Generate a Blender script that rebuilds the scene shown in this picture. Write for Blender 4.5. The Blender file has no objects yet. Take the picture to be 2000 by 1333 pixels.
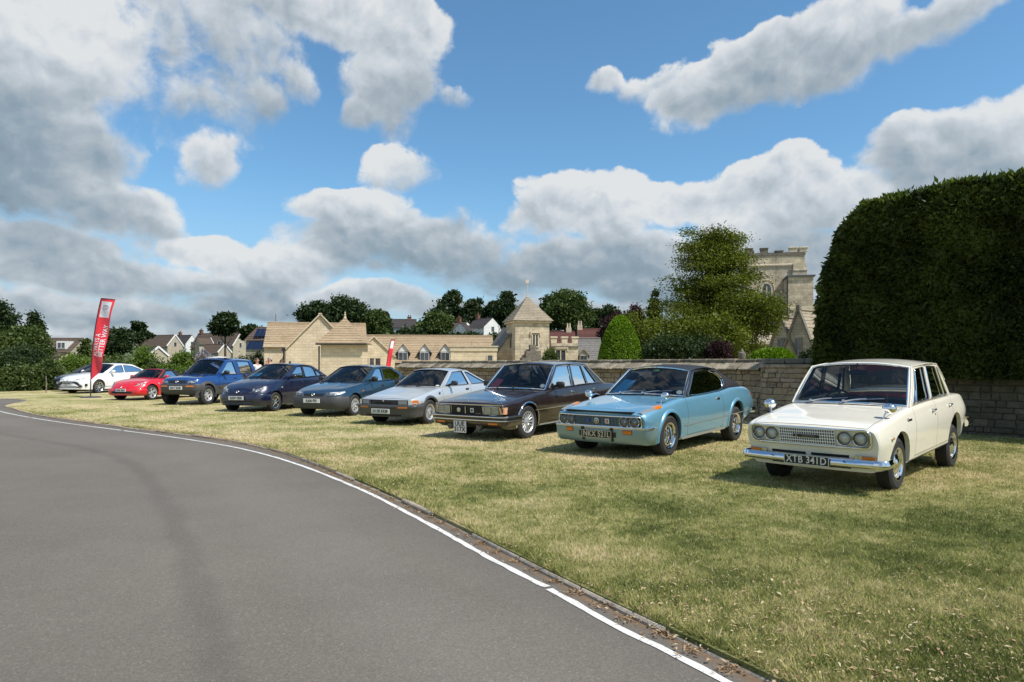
import bpy, bmesh, math, random
import numpy as np
from mathutils import Vector, Matrix, Quaternion
from mathutils.geometry import tessellate_polygon

SC = bpy.context.scene
COL = SC.collection
R = math.radians

# ------------------------------------------------------------------ camera
CAM_H = 1.42
cam_d = bpy.data.cameras.new('camera')
cam = bpy.data.objects.new('camera', cam_d)
COL.objects.link(cam)
cam_d.sensor_width = 36.0
cam_d.lens = 24.0
cam_d.shift_y = 0.0228
cam_d.clip_start = 0.1
cam_d.clip_end = 6000
cam.location = (0, 0, CAM_H)
cam.rotation_euler = (R(90), 0, 0)
SC.camera = cam

# ------------------------------------------------------------------ sun and sky
SUN_AZ = math.atan2(0.85, -0.53)      # clockwise from +Y (view direction)
SUN_EL = R(55)
sun_dir = Vector((math.sin(SUN_AZ) * math.cos(SUN_EL), math.cos(SUN_AZ) * math.cos(SUN_EL), math.sin(SUN_EL)))
sun_d = bpy.data.lights.new('sun', 'SUN')
sun_d.energy = 4.6
sun_d.angle = R(0.53)
sun_d.color = (1.0, 0.94, 0.86)
sun = bpy.data.objects.new('sun', sun_d)
COL.objects.link(sun)
sun.rotation_euler = (-sun_dir).to_track_quat('-Z', 'Y').to_euler()
sun.location = (20, -20, 40)

SC.view_settings.view_transform = 'Standard'
SC.view_settings.look = 'None'
SC.view_settings.exposure = 0.25
SC.view_settings.gamma = 1.0
SC.view_settings.use_curve_mapping = False
SC.render.engine = 'CYCLES'
SC.cycles.max_bounces = 6
SC.cycles.transparent_max_bounces = 16
SC.cycles.use_denoising = True
SC.cycles.caustics_reflective = False
SC.cycles.caustics_refractive = False


class NT:
 """tiny helper to write node trees"""
 def __init__(s, tree):
  s.t = tree
  s.n = tree.nodes
  s.l = tree.links

 def node(s, kind, **kw):
  n = s.n.new(kind)
  for k, v in kw.items():
   setattr(n, k, v)
  return n

 def put(s, sock, v):
  if hasattr(v, 'is_linked') or isinstance(v, bpy.types.NodeSocket):
   s.l.new(v, sock)
  else:
   if isinstance(v, (tuple, list)) and len(v) == 3 and sock.type == 'RGBA':
    v = (*v, 1)
   sock.default_value = v

 def math(s, op, a, b=0.0, c=None, clamp=False):
  n = s.node('ShaderNodeMath', operation=op, use_clamp=clamp)
  s.put(n.inputs[0], a)
  s.put(n.inputs[1], b)
  if c is not None:
   s.put(n.inputs[2], c)
  return n.outputs[0]

 def vmath(s, op, a, b=(0, 0, 0)):
  n = s.node('ShaderNodeVectorMath', operation=op)
  s.put(n.inputs[0], a)
  if op == 'SCALE':
   s.put(n.inputs['Scale'], b)
  else:
   s.put(n.inputs[1], b)
  return n.outputs['Value'] if op in ('DOT_PRODUCT', 'LENGTH', 'DISTANCE') else n.outputs[0]

 def noise(s, vec, scale, detail=4.0, rough=0.55, dist=0.0, out='Fac', lac=2.0):
  n = s.node('ShaderNodeTexNoise')
  if vec is not None:
   s.put(n.inputs['Vector'], vec)
  n.inputs['Scale'].default_value = scale
  n.inputs['Detail'].default_value = detail
  n.inputs['Roughness'].default_value = rough
  n.inputs['Lacunarity'].default_value = lac
  n.inputs['Distortion'].default_value = dist
  return n.outputs[out]

 def smooth(s, v, a, b, lo=0.0, hi=1.0):
  n = s.node('ShaderNodeMapRange', interpolation_type='SMOOTHSTEP')
  s.put(n.inputs[0], v)
  for i, x in zip((1, 2, 3, 4), (a, b, lo, hi)):
   s.put(n.inputs[i], x)
  return n.outputs[0]

 def lin(s, v, a, b, lo=0.0, hi=1.0):
  n = s.node('ShaderNodeMapRange')
  s.put(n.inputs[0], v)
  for i, x in zip((1, 2, 3, 4), (a, b, lo, hi)):
   s.put(n.inputs[i], x)
  return n.outputs[0]

 def mix(s, f, a, b, blend='MIX'):
  n = s.node('ShaderNodeMix', data_type='RGBA', blend_type=blend)
  s.put(n.inputs[0], f)
  s.put(n.inputs[6], a)
  s.put(n.inputs[7], b)
  return n.outputs[2]

 def sep(s, v):
  n = s.node('ShaderNodeSeparateXYZ')
  s.put(n.inputs[0], v)
  return n.outputs

 def comb(s, x, y, z):
  n = s.node('ShaderNodeCombineXYZ')
  for i, v in enumerate((x, y, z)):
   s.put(n.inputs[i], v)
  return n.outputs[0]


def make_world():
 w = bpy.data.worlds.new('World')
 SC.world = w
 w.use_nodes = True
 w.node_tree.nodes.clear()
 N = NT(w.node_tree)
 out = N.node('ShaderNodeOutputWorld')
 bg = N.node('ShaderNodeBackground')
 bg.inputs[1].default_value = 0.15
 N.l.new(bg.outputs[0], out.inputs[0])
 sky = N.node('ShaderNodeTexSky', sky_type='NISHITA')
 sky.sun_disc = False
 sky.sun_elevation = SUN_EL
 sky.sun_rotation = SUN_AZ
 sky.altitude = 60
 sky.air_density = 1.0
 sky.dust_density = 0.6
 sky.ozone_density = 2.2
 d = N.vmath('NORMALIZE', N.node('ShaderNodeTexCoord').outputs['Generated'])
 x, y, z = N.sep(d)
 az = N.math('MULTIPLY', N.math('ARCTAN2', x, y), 57.29578)
 el = N.math('MULTIPLY', N.math('ARCSINE', z), 57.29578)
 # warp of the cloud outlines
 up = N.math('LOGARITHM', N.math('ADD', 1.0, N.math('DIVIDE', N.math('MAXIMUM', el, 0.0), 3.0)), 2.71828)
 flat = N.comb(N.math('MULTIPLY', az, 0.0175), N.math('ADD', N.math('MULTIPLY', el, 0.0155), N.math('MULTIPLY', up, 0.07)), 0.0)
 wv = N.noise(flat, 3.2, 4, 0.6, out='Color')
 wx, wy, _ = N.sep(wv)
 azw = N.math('ADD', az, N.math('MULTIPLY', N.math('SUBTRACT', wx, 0.5), 13.0))
 elw = N.math('ADD', el, N.math('MULTIPLY', N.math('SUBTRACT', wy, 0.5), 9.0))
 dens = None
 shade = None
 wsum = None
 # cloud banks: azimuth, elevation, half extents (deg), tilt, weight, greyness
 for (ca, ce, ra, re, tilt, wgt, grey) in CLOUDS:
  da = N.math('SUBTRACT', azw, ca)
  de = N.math('SUBTRACT', elw, ce)
  ct, st = math.cos(R(tilt)), math.sin(R(tilt))
  u = N.math('DIVIDE', N.math('ADD', N.math('MULTIPLY', da, ct), N.math('MULTIPLY', de, st)), ra)
  v = N.math('DIVIDE', N.math('SUBTRACT', N.math('MULTIPLY', de, ct), N.math('MULTIPLY', da, st)), re)
  r2 = N.math('ADD', N.math('MULTIPLY', u, u), N.math('MULTIPLY', v, v))
  h = N.math('MULTIPLY', N.math('SUBTRACT', 1.0, r2), wgt)
  h = N.math('MAXIMUM', h, -1.0)
  wt = N.math('MAXIMUM', N.math('ADD', h, 0.6), 0.0)
  wt = N.math('MULTIPLY', wt, wt)
  vc = N.lin(v, -1.3, 1.3, -0.39, 0.39)
  g = N.math('MULTIPLY', wt, N.math('SUBTRACT', grey, vc))
  dens = h if dens is None else N.math('SMOOTH_MAX', dens, h, 0.25)
  shade = g if shade is None else N.math('ADD', shade, g)
  wsum = wt if wsum is None else N.math('ADD', wsum, wt)
 shade = N.lin(N.math('DIVIDE', shade, N.math('ADD', wsum, 0.02)), -0.3, 0.55, -0.3, 0.55)
 # cumulus field beyond the picture, of the same cover
 outside = N.math('MAXIMUM', N.smooth(N.math('ABSOLUTE', az), 38, 50), N.smooth(el, 28, 35))
 gen = N.noise(d, 2.6, 3, 0.5)
 gen = N.lin(gen, 0.42, 0.70, -0.7, 0.8)
 gen = N.math('ADD', gen, N.smooth(el, 0, 16, 0.7, 0.0))
 gen = N.math('SUBTRACT', gen, N.math('MULTIPLY', N.math('SUBTRACT', 1.0, outside), 3.0))
 dens = N.math('MAXIMUM', dens, gen)

 def puff(vec, scale, det):
  n = N.node('ShaderNodeTexVoronoi', voronoi_dimensions='2D', feature='SMOOTH_F1')
  N.put(n.inputs['Vector'], vec)
  n.inputs['Scale'].default_value = scale
  n.inputs['Detail'].default_value = det
  n.inputs['Roughness'].default_value = 0.55
  n.inputs['Lacunarity'].default_value = 2.1
  n.inputs['Smoothness'].default_value = 0.7
  n.normalize = True
  return n.outputs['Distance']
 warp2 = N.vmath('ADD', flat, N.vmath('SCALE', N.vmath('SUBTRACT', N.noise(flat, 7, 4, 0.6, out='Color'), (0.5, 0.5, 0.5)), 0.06))
 dl = (0.006, 0.014, 0.0)
 off = N.vmath('ADD', warp2, dl)
 n0 = N.noise(warp2, 9.0, 10, 0.63)
 p0 = puff(warp2, 9, 4)
 p1 = puff(off, 9, 4)
 n1 = N.noise(off, 9.0, 6, 0.55)
 edge = N.math('ADD', dens, N.math('MULTIPLY', N.math('SUBTRACT', n0, 0.5), 2.6))
 edge = N.math('SUBTRACT', edge, N.math('MULTIPLY', N.math('SUBTRACT', p0, 0.30), 1.5))
 # crisp heads, ragged soft bases
 soft = N.lin(shade, -0.2, 0.35, 0.20, 0.66)
 cover = N.node('ShaderNodeMapRange', interpolation_type='SMOOTHSTEP')
 N.put(cover.inputs[0], edge)
 N.put(cover.inputs[1], N.math('MULTIPLY', soft, -0.50))
 N.put(cover.inputs[2], soft)
 cover = cover.outputs[0]
 rel = N.math('SUBTRACT', p1, p0)
 rel2 = N.math('SUBTRACT', n0, n1)
 bigA = N.noise(flat, 3.6, 4, 0.55)
 bigB = N.noise(N.vmath('ADD', flat, (0.025, 0.06, 0.0)), 3.6, 4, 0.55)
 lit = N.math('SUBTRACT', 0.84, N.math('MULTIPLY', shade, 0.95))
 lit = N.math('ADD', lit, N.math('MULTIPLY', rel, 1.3))
 lit = N.math('ADD', lit, N.math('MULTIPLY', rel2, 0.35))
 lit = N.math('ADD', lit, N.math('MULTIPLY', N.math('SUBTRACT', bigA, bigB), 1.2))
 lit = N.math('ADD', lit, N.math('MULTIPLY', N.math('SUBTRACT', bigA, 0.5), 0.45))
 thin = N.smooth(edge, 0.0, 0.9, 0.10, -0.08)
 lit = N.math('ADD', lit, thin, clamp=True)
 ramp = N.node('ShaderNodeValToRGB')
 N.l.new(lit, ramp.inputs[0])
 e = ramp.color_ramp.elements
 cols = [(0.0, .20, .28, .335), (.35, .29, .37, .44), (.60, .44, .50, .55), (.80, .60, .65, .70), (1.0, .76, .785, .80)]
 e[0].position, e[1].position = 0.0, 1.0
 for k, (ps, cr, cg, cb) in enumerate(cols):
  q = e[0] if k == 0 else (e[len(e) - 1] if k == len(cols) - 1 else e.new(ps))
  q.color = (CK * cr, CK * cg, CK * cb, 1)
 skyc = N.mix(1.0, sky.outputs[0], SKY_TINT, 'MULTIPLY')
 # haze towards the horizon
 hz = N.smooth(el, -1, 16, 0.85, 0.0)
 skyc = N.mix(hz, skyc, (CK * .40, CK * .53, CK * .68))
 col = N.mix(N.math('MULTIPLY', cover, 0.97), skyc, ramp.outputs[0])
 N.l.new(col, bg.inputs[0])


CK = 5.6          # scale of cloud radiance against the sky texture
SKY_TINT = (0.60, 0.85, 0.91)
def px_az(px):
 return math.degrees(math.atan((px - 1000) / 1333.0))
def px_el(px, py):
 return math.degrees(math.atan((712 - py) / 1333.0 * math.cos(math.atan((px - 1000) / 1333.0))))
def cl(px, py, hx, hy, tilt=0.0, w=1.0, grey=0.0):
 c = math.cos(math.atan((px - 1000) / 1333.0))
 k = 57.3 / 1333.0 * c * c
 return (px_az(px), px_el(px, py), hx * k, hy * k / c * 1.0, tilt, w, grey)
CLOUDS = [
 cl(-40, 60, 330, 190, 0, 1.2, 0.0),
 cl(130, 110, 170, 150, 0, 1.0, 0.05),
 cl(20, 260, 230, 130, 0, 1.2, 0.32),
 cl(80, 330, 200, 110, 0, 1.1, 0.28),
 cl(190, 400, 190, 70, -8, 1.1, 0.12),
 cl(60, 470, 300, 60, 0, 1.1, 0.22),
 cl(400, 60, 150, 150, 0, 0.38, 0.16),
 cl(430, 200, 130, 55, 5, 0.6, 0.06),
 cl(540, 170, 60, 48, 0, 0.5, 0.04),
 cl(560, -10, 150, 50, 0, 0.9, 0.0),
 cl(720, 30, 150, 70, 0, 1.2, -0.05),
 cl(752, 140, 105, 100, 0, 1.2, 0.08),
 cl(690, 225, 50, 36, 0, 0.9, 0.15),
 cl(402, 325, 50, 44, 0, 0.55, 0.02),
 cl(880, 178, 46, 26, 0, 0.55, 0.0),
 cl(780, 350, 62, 44, 20, 0.30, 0.05),
 cl(1420, 150, 170, 66, 20, 1.3, 0.02),
 cl(1600, 90, 190, 90, 18, 1.3, 0.10),
 cl(1800, 35, 230, 50, 12, 1.0, 0.16),
 cl(1310, 185, 60, 36, 0, 0.9, 0.0),
 cl(1860, 260, 230, 70, 8, 1.2, 0.12),
 cl(1960, 340, 260, 100, 0, 1.2, 0.18),
 cl(1110, 375, 60, 48, 0, 1.2, -0.12),
 cl(1150, 410, 160, 70, 0, 1.2, -0.05),
 cl(1340, 410, 90, 50, 0, 1.2, -0.10),
 cl(1500, 410, 200, 85, 0, 1.2, -0.05),
 cl(1250, 520, 460, 56, 0, 1.2, 0.36),
 cl(690, 425, 120, 44, 0, 1.2, -0.06),
 cl(800, 490, 230, 56, 0, 1.1, 0.32),
 cl(440, 490, 90, 36, 0, 1.0, -0.05),
 cl(560, 520, 120, 40, 0, 1.0, 0.05),
 cl(250, 540, 360, 50, 0, 1.0, 0.28),
 cl(640, 590, 420, 34, 0, 1.0, 0.32),
 cl(1250, 605, 480, 40, 0, 1.0, 0.34),
 cl(150, 610, 420, 40, 0, 1.0, 0.34),
 cl(1000, 690, 1700, 50, 0, 0.9, 0.24),
 cl(1850, 520, 400, 130, 0, 1.1, 0.14),
 cl(1180, 145, 36, 20, 0, 0.38, 0.0),
 cl(1250, 150, 56, 22, 10, 0.3, 0.0),
]
make_world()

# ------------------------------------------------------------------ mesh helpers
def link(o, parent=None):
 COL.objects.link(o)
 if parent is not None:
  o.parent = parent
 return o


def tag(o, label=None, cat=None, group=None, kind=None):
 if label:
  o['label'] = label
 if cat:
  o['category'] = cat
 if group:
  o['group'] = group
 if kind:
  o['kind'] = kind
 return o


def thing(name, label, cat, loc=(0, 0, 0), rotz=0.0, group=None):
 o = bpy.data.objects.new(name, None)
 o.empty_display_size = 0.2
 o.location = loc
 o.rotation_euler = (0, 0, rotz)
 link(o)
 return tag(o, label, cat, group)


def finish(me, mats, angle=None, smooth=True):
 for m in (mats if isinstance(mats, (list, tuple)) else [mats]):
  me.materials.append(m)
 if smooth:
  me.shade_smooth()
  if angle is not None:
   me.set_sharp_from_angle(angle=R(angle))
 me.update()


class MB:
 """collects shapes, builds ONE mesh object"""
 def __init__(s):
  s.v = []
  s.f = []
  s.m = []

 def add(s, vs, fs, mi=0, mat=None):
  o = len(s.v)
  if mat is not None:
   vs = [mat @ Vector(v) for v in vs]
  s.v.extend([tuple(v) for v in vs])
  s.f.extend([tuple(i + o for i in f) for f in fs])
  s.m.extend([mi] * len(fs))
  return s

 def box(s, x0, x1, y0, y1, z0, z1, mi=0, mat=None, bev=0.0):
  if bev > 0:
   b = min(bev, abs(x1 - x0) * .45, abs(y1 - y0) * .45, abs(z1 - z0) * .45)
   X = [x0, x1]; Y = [y0, y1]; Z = [z0, z1]
   vs = []
   idx = {}
   for i in (0, 1):
    for j in (0, 1):
     for k in (0, 1):
      sx, sy, sz = (b, -b)[i], (b, -b)[j], (b, -b)[k]
      idx[i, j, k, 0] = len(vs); vs.append((X[i], Y[j] + sy, Z[k] + sz))
      idx[i, j, k, 1] = len(vs); vs.append((X[i] + sx, Y[j], Z[k] + sz))
      idx[i, j, k, 2] = len(vs); vs.append((X[i] + sx, Y[j] + sy, Z[k]))
   fs = []
   c4 = ((0, 0), (1, 0), (1, 1), (0, 1))
   for i in (0, 1):
    fs.append([idx[i, a, c, 0] for a, c in c4][::1 if i else -1])
    fs.append([idx[a, i, c, 1] for a, c in c4][::-1 if i else 1])
    fs.append([idx[a, c, i, 2] for a, c in c4][::1 if i else -1])
   for i in (0, 1):
    for j in (0, 1):
     f = [idx[i, j, 0, 0], idx[i, j, 0, 1], idx[i, j, 1, 1], idx[i, j, 1, 0]]
     fs.append(f if i == j else f[::-1])
     f = [idx[i, 0, j, 0], idx[i, 1, j, 0], idx[i, 1, j, 2], idx[i, 0, j, 2]]
     fs.append(f if i == j else f[::-1])
     f = [idx[0, i, j, 1], idx[0, i, j, 2], idx[1, i, j, 2], idx[1, i, j, 1]]
     fs.append(f if i == j else f[::-1])
     for k in (0, 1):
      f = [idx[i, j, k, 0], idx[i, j, k, 1], idx[i, j, k, 2]]
      fs.append(f if (i + j + k) % 2 == 1 else f[::-1])
   return s.add(vs, fs, mi, mat)
  vs = [(x, y, z) for z in (z0, z1) for y in (y0, y1) for x in (x0, x1)]
  fs = [(0, 2, 3, 1), (4, 5, 7, 6), (0, 1, 5, 4), (2, 6, 7, 3), (0, 4, 6, 2), (1, 3, 7, 5)]
  return s.add(vs, fs, mi, mat)

 def lathe(s, prof, n=24, mi=0, mat=None, closed=False):
  """prof: list of (r, h); axis is +Z of mat"""
  vs = []
  for r, h in prof:
   for k in range(n):
    a = 2 * math.pi * k / n
    vs.append((r * math.cos(a), r * math.sin(a), h))
  fs = []
  for i in range(len(prof) - 1):
   for k in range(n):
    k2 = (k + 1) % n
    fs.append((i * n + k, i * n + k2, (i + 1) * n + k2, (i + 1) * n + k))
  return s.add(vs, fs, mi, mat)

 def tube(s, pts, rad, n=8, mi=0, mat=None, closed=False, cap=True, scale=None):
  pts = [Vector(p) for p in pts]
  m = len(pts)
  rads = rad if isinstance(rad, (list, tuple)) else [rad] * m
  vs = []
  up = None
  for i, p in enumerate(pts):
   if closed:
    t = pts[(i + 1) % m] - pts[i - 1]
   else:
    t = pts[min(i + 1, m - 1)] - pts[max(i - 1, 0)]
   if t.length < 1e-9:
    t = Vector((0, 0, 1))
   t.normalize()
   if up is None:
    up = Vector((0, 0, 1)) if abs(t.z) < 0.9 else Vector((1, 0, 0))
   a = t.cross(up)
   if a.length < 1e-6:
    a = t.orthogonal()
   a.normalize()
   b = a.cross(t).normalized()
   up = b
   for k in range(n):
    an = 2 * math.pi * k / n
    vs.append(p + (a * math.cos(an) + b * math.sin(an)) * rads[i])
  fs = []
  for i in range(m if closed else m - 1):
   i2 = (i + 1) % m
   for k in range(n):
    k2 = (k + 1) % n
    fs.append((i * n + k, i2 * n + k, i2 * n + k2, i * n + k2))
  if cap and not closed:
   fs.append(tuple(range(n)))
   fs.append(tuple((m - 1) * n + k for k in range(n - 1, -1, -1)))
  return s.add(vs, fs, mi, mat)

 def bar(s, a, b, w, h, mi=0, mat=None, up=(0, 0, 1)):
  a, b = Vector(a), Vector(b)
  t = (b - a).normalized()
  up = Vector(up)
  sd = t.cross(up)
  if sd.length < 1e-6:
   sd = t.orthogonal()
  sd.normalize()
  u = sd.cross(t).normalized()
  vs = []
  for p in (a, b):
   for i, j in ((-1, -1), (1, -1), (1, 1), (-1, 1)):
    vs.append(p + sd * (i * w / 2) + u * (j * h / 2))
  fs = [(0, 1, 2, 3), (7, 6, 5, 4), (0, 4, 5, 1), (1, 5, 6, 2), (2, 6, 7, 3), (3, 7, 4, 0)]
  return s.add(vs, fs, mi, mat)

 def grid(s, P, mi=0, flip=False, mat=None, closed_u=False):
  """P[i][j] points"""
  nu, nv = len(P), len(P[0])
  vs = [p for row in P for p in row]
  fs = []
  for i in range(nu if closed_u else nu - 1):
   i2 = (i + 1) % nu
   for j in range(nv - 1):
    f = (i * nv + j, i2 * nv + j, i2 * nv + j + 1, i * nv + j + 1)
    fs.append(f[::-1] if flip else f)
  return s.add(vs, fs, mi, mat)

 def prism(s, poly, z0, z1, mi=0, mat=None):
  """2-D outline (x, y) swept along z"""
  n = len(poly)
  vs = [(p[0], p[1], z0) for p in poly] + [(p[0], p[1], z1) for p in poly]
  fs = [tuple(range(n - 1, -1, -1)), tuple(range(n, 2 * n))]
  fs += [(i, (i + 1) % n, n + (i + 1) % n, n + i) for i in range(n)]
  return s.add(vs, fs, mi, mat)

 def build(s, name, mats, parent=None, angle=32, smooth=True, label=None, kind=None):
  me = bpy.data.meshes.new(name)
  me.from_pydata(s.v, [], s.f)
  if any(s.m):
   me.polygons.foreach_set('material_index', s.m)
  finish(me, mats, angle, smooth)
  o = bpy.data.objects.new(name, me)
  link(o, parent)
  if label:
   o['label'] = label
  if kind:
   o['kind'] = kind
  return o


def fast_mesh(name, V, F, mats, parent=None, smooth=False, attr=None, kind=None):
 """V (n,3) array, F (m,k) array"""
 V = np.ascontiguousarray(V, np.float32)
 F = np.ascontiguousarray(F, np.int32)
 m, k = F.shape
 me = bpy.data.meshes.new(name)
 me.vertices.add(len(V))
 me.vertices.foreach_set('co', V.ravel())
 me.loops.add(m * k)
 me.loops.foreach_set('vertex_index', F.ravel())
 me.polygons.add(m)
 me.polygons.foreach_set('loop_start', np.arange(0, m * k, k, dtype=np.int32))
 me.polygons.foreach_set('loop_total', np.full(m, k, np.int32))
 me.update(calc_edges=True)
 if attr is not None:
  for an, av in attr.items():
   a = me.attributes.new(an, 'FLOAT', 'POINT')
   a.data.foreach_set('value', np.ascontiguousarray(av, np.float32))
 for mm in (mats if isinstance(mats, (list, tuple)) else [mats]):
  me.materials.append(mm)
 if smooth:
  me.shade_smooth()
 o = bpy.data.objects.new(name, me)
 link(o, parent)
 if kind:
  o['kind'] = kind
 return o


def text_mesh(body, size, depth=0.004, spacing=1.0, squeeze=1.0, bold=0.0):
 """letters as verts/faces in the XY plane, centred; built from the built-in font"""
 cu = bpy.data.curves.new('lettering', 'FONT')
 cu.body = body
 cu.size = size
 cu.extrude = depth / 2
 cu.offset = bold
 cu.align_x = 'CENTER'
 cu.align_y = 'CENTER'
 cu.space_character = spacing
 cu.space_line = 0.82
 cu.resolution_u = 3
 o = bpy.data.objects.new('lettering_src', cu)
 COL.objects.link(o)
 dg = bpy.context.evaluated_depsgraph_get()
 me = bpy.data.meshes.new_from_object(o.evaluated_get(dg))
 vs = [(v.co.x * squeeze, v.co.y, v.co.z) for v in me.vertices]
 fs = [tuple(p.vertices) for p in me.polygons]
 bpy.data.objects.remove(o)
 bpy.data.curves.remove(cu)
 bpy.data.meshes.remove(me)
 return vs, fs


def frame_mat(o, x, y):
 """matrix with given origin and x, y axes"""
 x = Vector(x).normalized()
 y = Vector(y)
 z = x.cross(y).normalized()
 y = z.cross(x)
 return Matrix(((x.x, y.x, z.x, o[0]), (x.y, y.y, z.y, o[1]), (x.z, y.z, z.z, o[2]), (0, 0, 0, 1)))


# ------------------------------------------------------------------ materials
def new_mat(name):
 m = bpy.data.materials.new(name)
 m.use_nodes = True
 N = NT(m.node_tree)
 b = m.node_tree.nodes['Principled BSDF']
 return m, N, b


def objco(N):
 return N.node('ShaderNodeTexCoord').outputs['Object']


def wpos(N):
 return N.node('ShaderNodeNewGeometry').outputs['Position']


def plain(name, col, rough=0.5, metal=0.0, var=0.0, scale=6.0, bump=0.0, bscale=60.0, coat=0.0, spec=0.5, world=False):
 m, N, b = new_mat(name)
 b.inputs['Roughness'].default_value = rough
 b.inputs['Metallic'].default_value = metal
 b.inputs['Specular IOR Level'].default_value = spec
 b.inputs['Coat Weight'].default_value = coat
 b.inputs['Coat Roughness'].default_value = 0.03
 co = wpos(N) if world else objco(N)
 if var > 0:
  n = N.noise(co, scale, 6, 0.6)
  f = N.lin(n, 0.3, 0.7, 1 - var, 1 + var)
  N.l.new(N.mix(1.0, (*col, 1), N.comb(f, f, f), 'MULTIPLY'), b.inputs['Base Color'])
  if rough > 0.05:
   N.l.new(N.lin(n, 0.3, 0.7, max(0, rough - 0.06), min(1, rough + 0.06)), b.inputs['Roughness'])
 else:
  b.inputs['Base Color'].default_value = (*col, 1)
 if bump > 0:
  bp = N.node('ShaderNodeBump')
  bp.inputs['Strength'].default_value = bump
  bp.inputs['Distance'].default_value = 0.02
  N.l.new(N.noise(co, bscale, 5, 0.6), bp.inputs['Height'])
  N.l.new(bp.outputs[0], b.inputs['Normal'])
 return m


def paint(name, col, metal=0.0, rough=0.35, coat=1.0, dust=0.05, flake=0.0):
 """car paint: clear coat, faint dust gathering on it, metallic flake"""
 m, N, b = new_mat(name)
 co = objco(N)
 b.inputs['Coat Weight'].default_value = coat
 b.inputs['Metallic'].default_value = metal
 n = N.noise(co, 2.2, 5, 0.65)
 N.l.new(N.lin(n, 0.3, 0.75, 0.03, 0.09), b.inputs['Coat Roughness'])
 d = N.math('MULTIPLY', N.smooth(N.noise(co, 5.0, 6, 0.7), 0.4, 0.75), dust)
 c = N.mix(d, (*col, 1), (0.42, 0.38, 0.31, 1))
 if flake:
  f = N.lin(N.noise(co, 900, 1, 0.5), 0.3, 0.7, 1 - flake, 1 + flake)
  c = N.mix(1.0, c, N.comb(f, f, f), 'MULTIPLY')
 N.l.new(c, b.inputs['Base Color'])
 N.l.new(N.math('ADD', rough, N.math('MULTIPLY', d, 2.0)), b.inputs['Roughness'])
 bp = N.node('ShaderNodeBump')
 bp.inputs['Strength'].default_value = 0.03
 bp.inputs['Distance'].default_value = 0.02
 N.l.new(N.noise(co, 5.0, 2, 0.5), bp.inputs['Height'])
 N.l.new(bp.outputs[0], b.inputs['Coat Normal'])
 return m


def glassy(name, tint=(0.75, 0.80, 0.78), refl=1.0, fluted=0.0):
 m = bpy.data.materials.new(name)
 m.use_nodes = True
 N = NT(m.node_tree)
 m.node_tree.nodes.clear()
 out = N.node('ShaderNodeOutputMaterial')
 tr = N.node('ShaderNodeBsdfTransparent')
 tr.inputs[0].default_value = (*tint, 1)
 gl = N.node('ShaderNodeBsdfGlossy')
 gl.inputs['Roughness'].default_value = 0.015
 fr = N.node('ShaderNodeFresnel')
 fr.inputs[0].default_value = 1.52
 f = N.math('MULTIPLY', fr.outputs[0], refl, clamp=True)
 f = N.math('ADD', f, 0.02)
 mx = N.node('ShaderNodeMixShader')
 N.l.new(f, mx.inputs[0])
 if fluted:
  # pressed glass scatters part of the light
  df = N.node('ShaderNodeBsdfDiffuse')
  df.inputs[0].default_value = (0.8, 0.82, 0.82, 1)
  m0 = N.node('ShaderNodeMixShader')
  m0.inputs[0].default_value = fluted
  N.l.new(tr.outputs[0], m0.inputs[1])
  N.l.new(df.outputs[0], m0.inputs[2])
  N.l.new(m0.outputs[0], mx.inputs[1])
 else:
  N.l.new(tr.outputs[0], mx.inputs[1])
 N.l.new(gl.outputs[0], mx.inputs[2])
 N.l.new(mx.outputs[0], out.inputs[0])
 return m


M = {}
M['chrome'] = plain('chrome', (0.80, 0.80, 0.80), 0.07, 1.0)
M['alloy'] = plain('alloy', (0.60, 0.60, 0.61), 0.25, 1.0)
M['alloy_paint'] = plain('alloy_paint', (0.52, 0.53, 0.54), 0.35, 0.55)
M['rubber'] = plain('rubber', (0.022, 0.022, 0.023), 0.75, 0, 0.3, 9)
M['trim'] = plain('black_trim', (0.02, 0.02, 0.021), 0.45, 0, 0.2, 12)
M['dark'] = plain('underbody', (0.012, 0.012, 0.012), 0.9)
M['clad'] = plain('grey_cladding', (0.055, 0.056, 0.058), 0.6, 0, 0.12, 10)
M['interior'] = plain('interior_vinyl', (0.03, 0.028, 0.028), 0.65, 0, 0.2, 8)
M['seat_red'] = plain('red_vinyl', (0.13, 0.018, 0.022), 0.5, 0, 0.2, 8)
M['seat_grey'] = plain('grey_cloth', (0.09, 0.09, 0.095), 0.9, 0, 0.2, 40)
M['glass'] = glassy('car_glass', (0.86, 0.90, 0.88), 0.8)
M['glass_side'] = glassy('side_glass', (0.72, 0.78, 0.78), 1.5)
M['glass_dark'] = glassy('tinted_glass', (0.10, 0.115, 0.12), 1.6)
M['lens'] = glassy('lamp_glass', (0.93, 0.95, 0.95), 1.2, 0.06)
M['reflector'] = plain('lamp_reflector', (0.78, 0.79, 0.80), 0.22, 0.55)
M['amber'] = plain('amber_lens', (0.62, 0.17, 0.012), 0.18, 0, 0.15, 60, coat=0.6)
M['redlens'] = plain('red_lens', (0.35, 0.01, 0.01), 0.15, coat=0.6)
M['plate_white'] = plain('plate_white', (0.72, 0.72, 0.68), 0.4)
M['plate_black'] = plain('plate_black', (0.012, 0.012, 0.013), 0.35)
M['plate_silver'] = plain('plate_silver', (0.72, 0.72, 0.70), 0.3, 0.2)
M['plate_gold'] = plain('plate_gold', (0.60, 0.56, 0.42), 0.3, 0.2)
M['eu_blue'] = plain('plate_blue_band', (0.01, 0.05, 0.35), 0.4)
M['blue_card'] = plain('blue_card', (0.03, 0.24, 0.52), 0.5)
M['pink_card'] = plain('pink_card', (0.33, 0.05, 0.10), 0.5)
M['white_card'] = plain('white_card', (0.75, 0.75, 0.73), 0.5)
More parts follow.
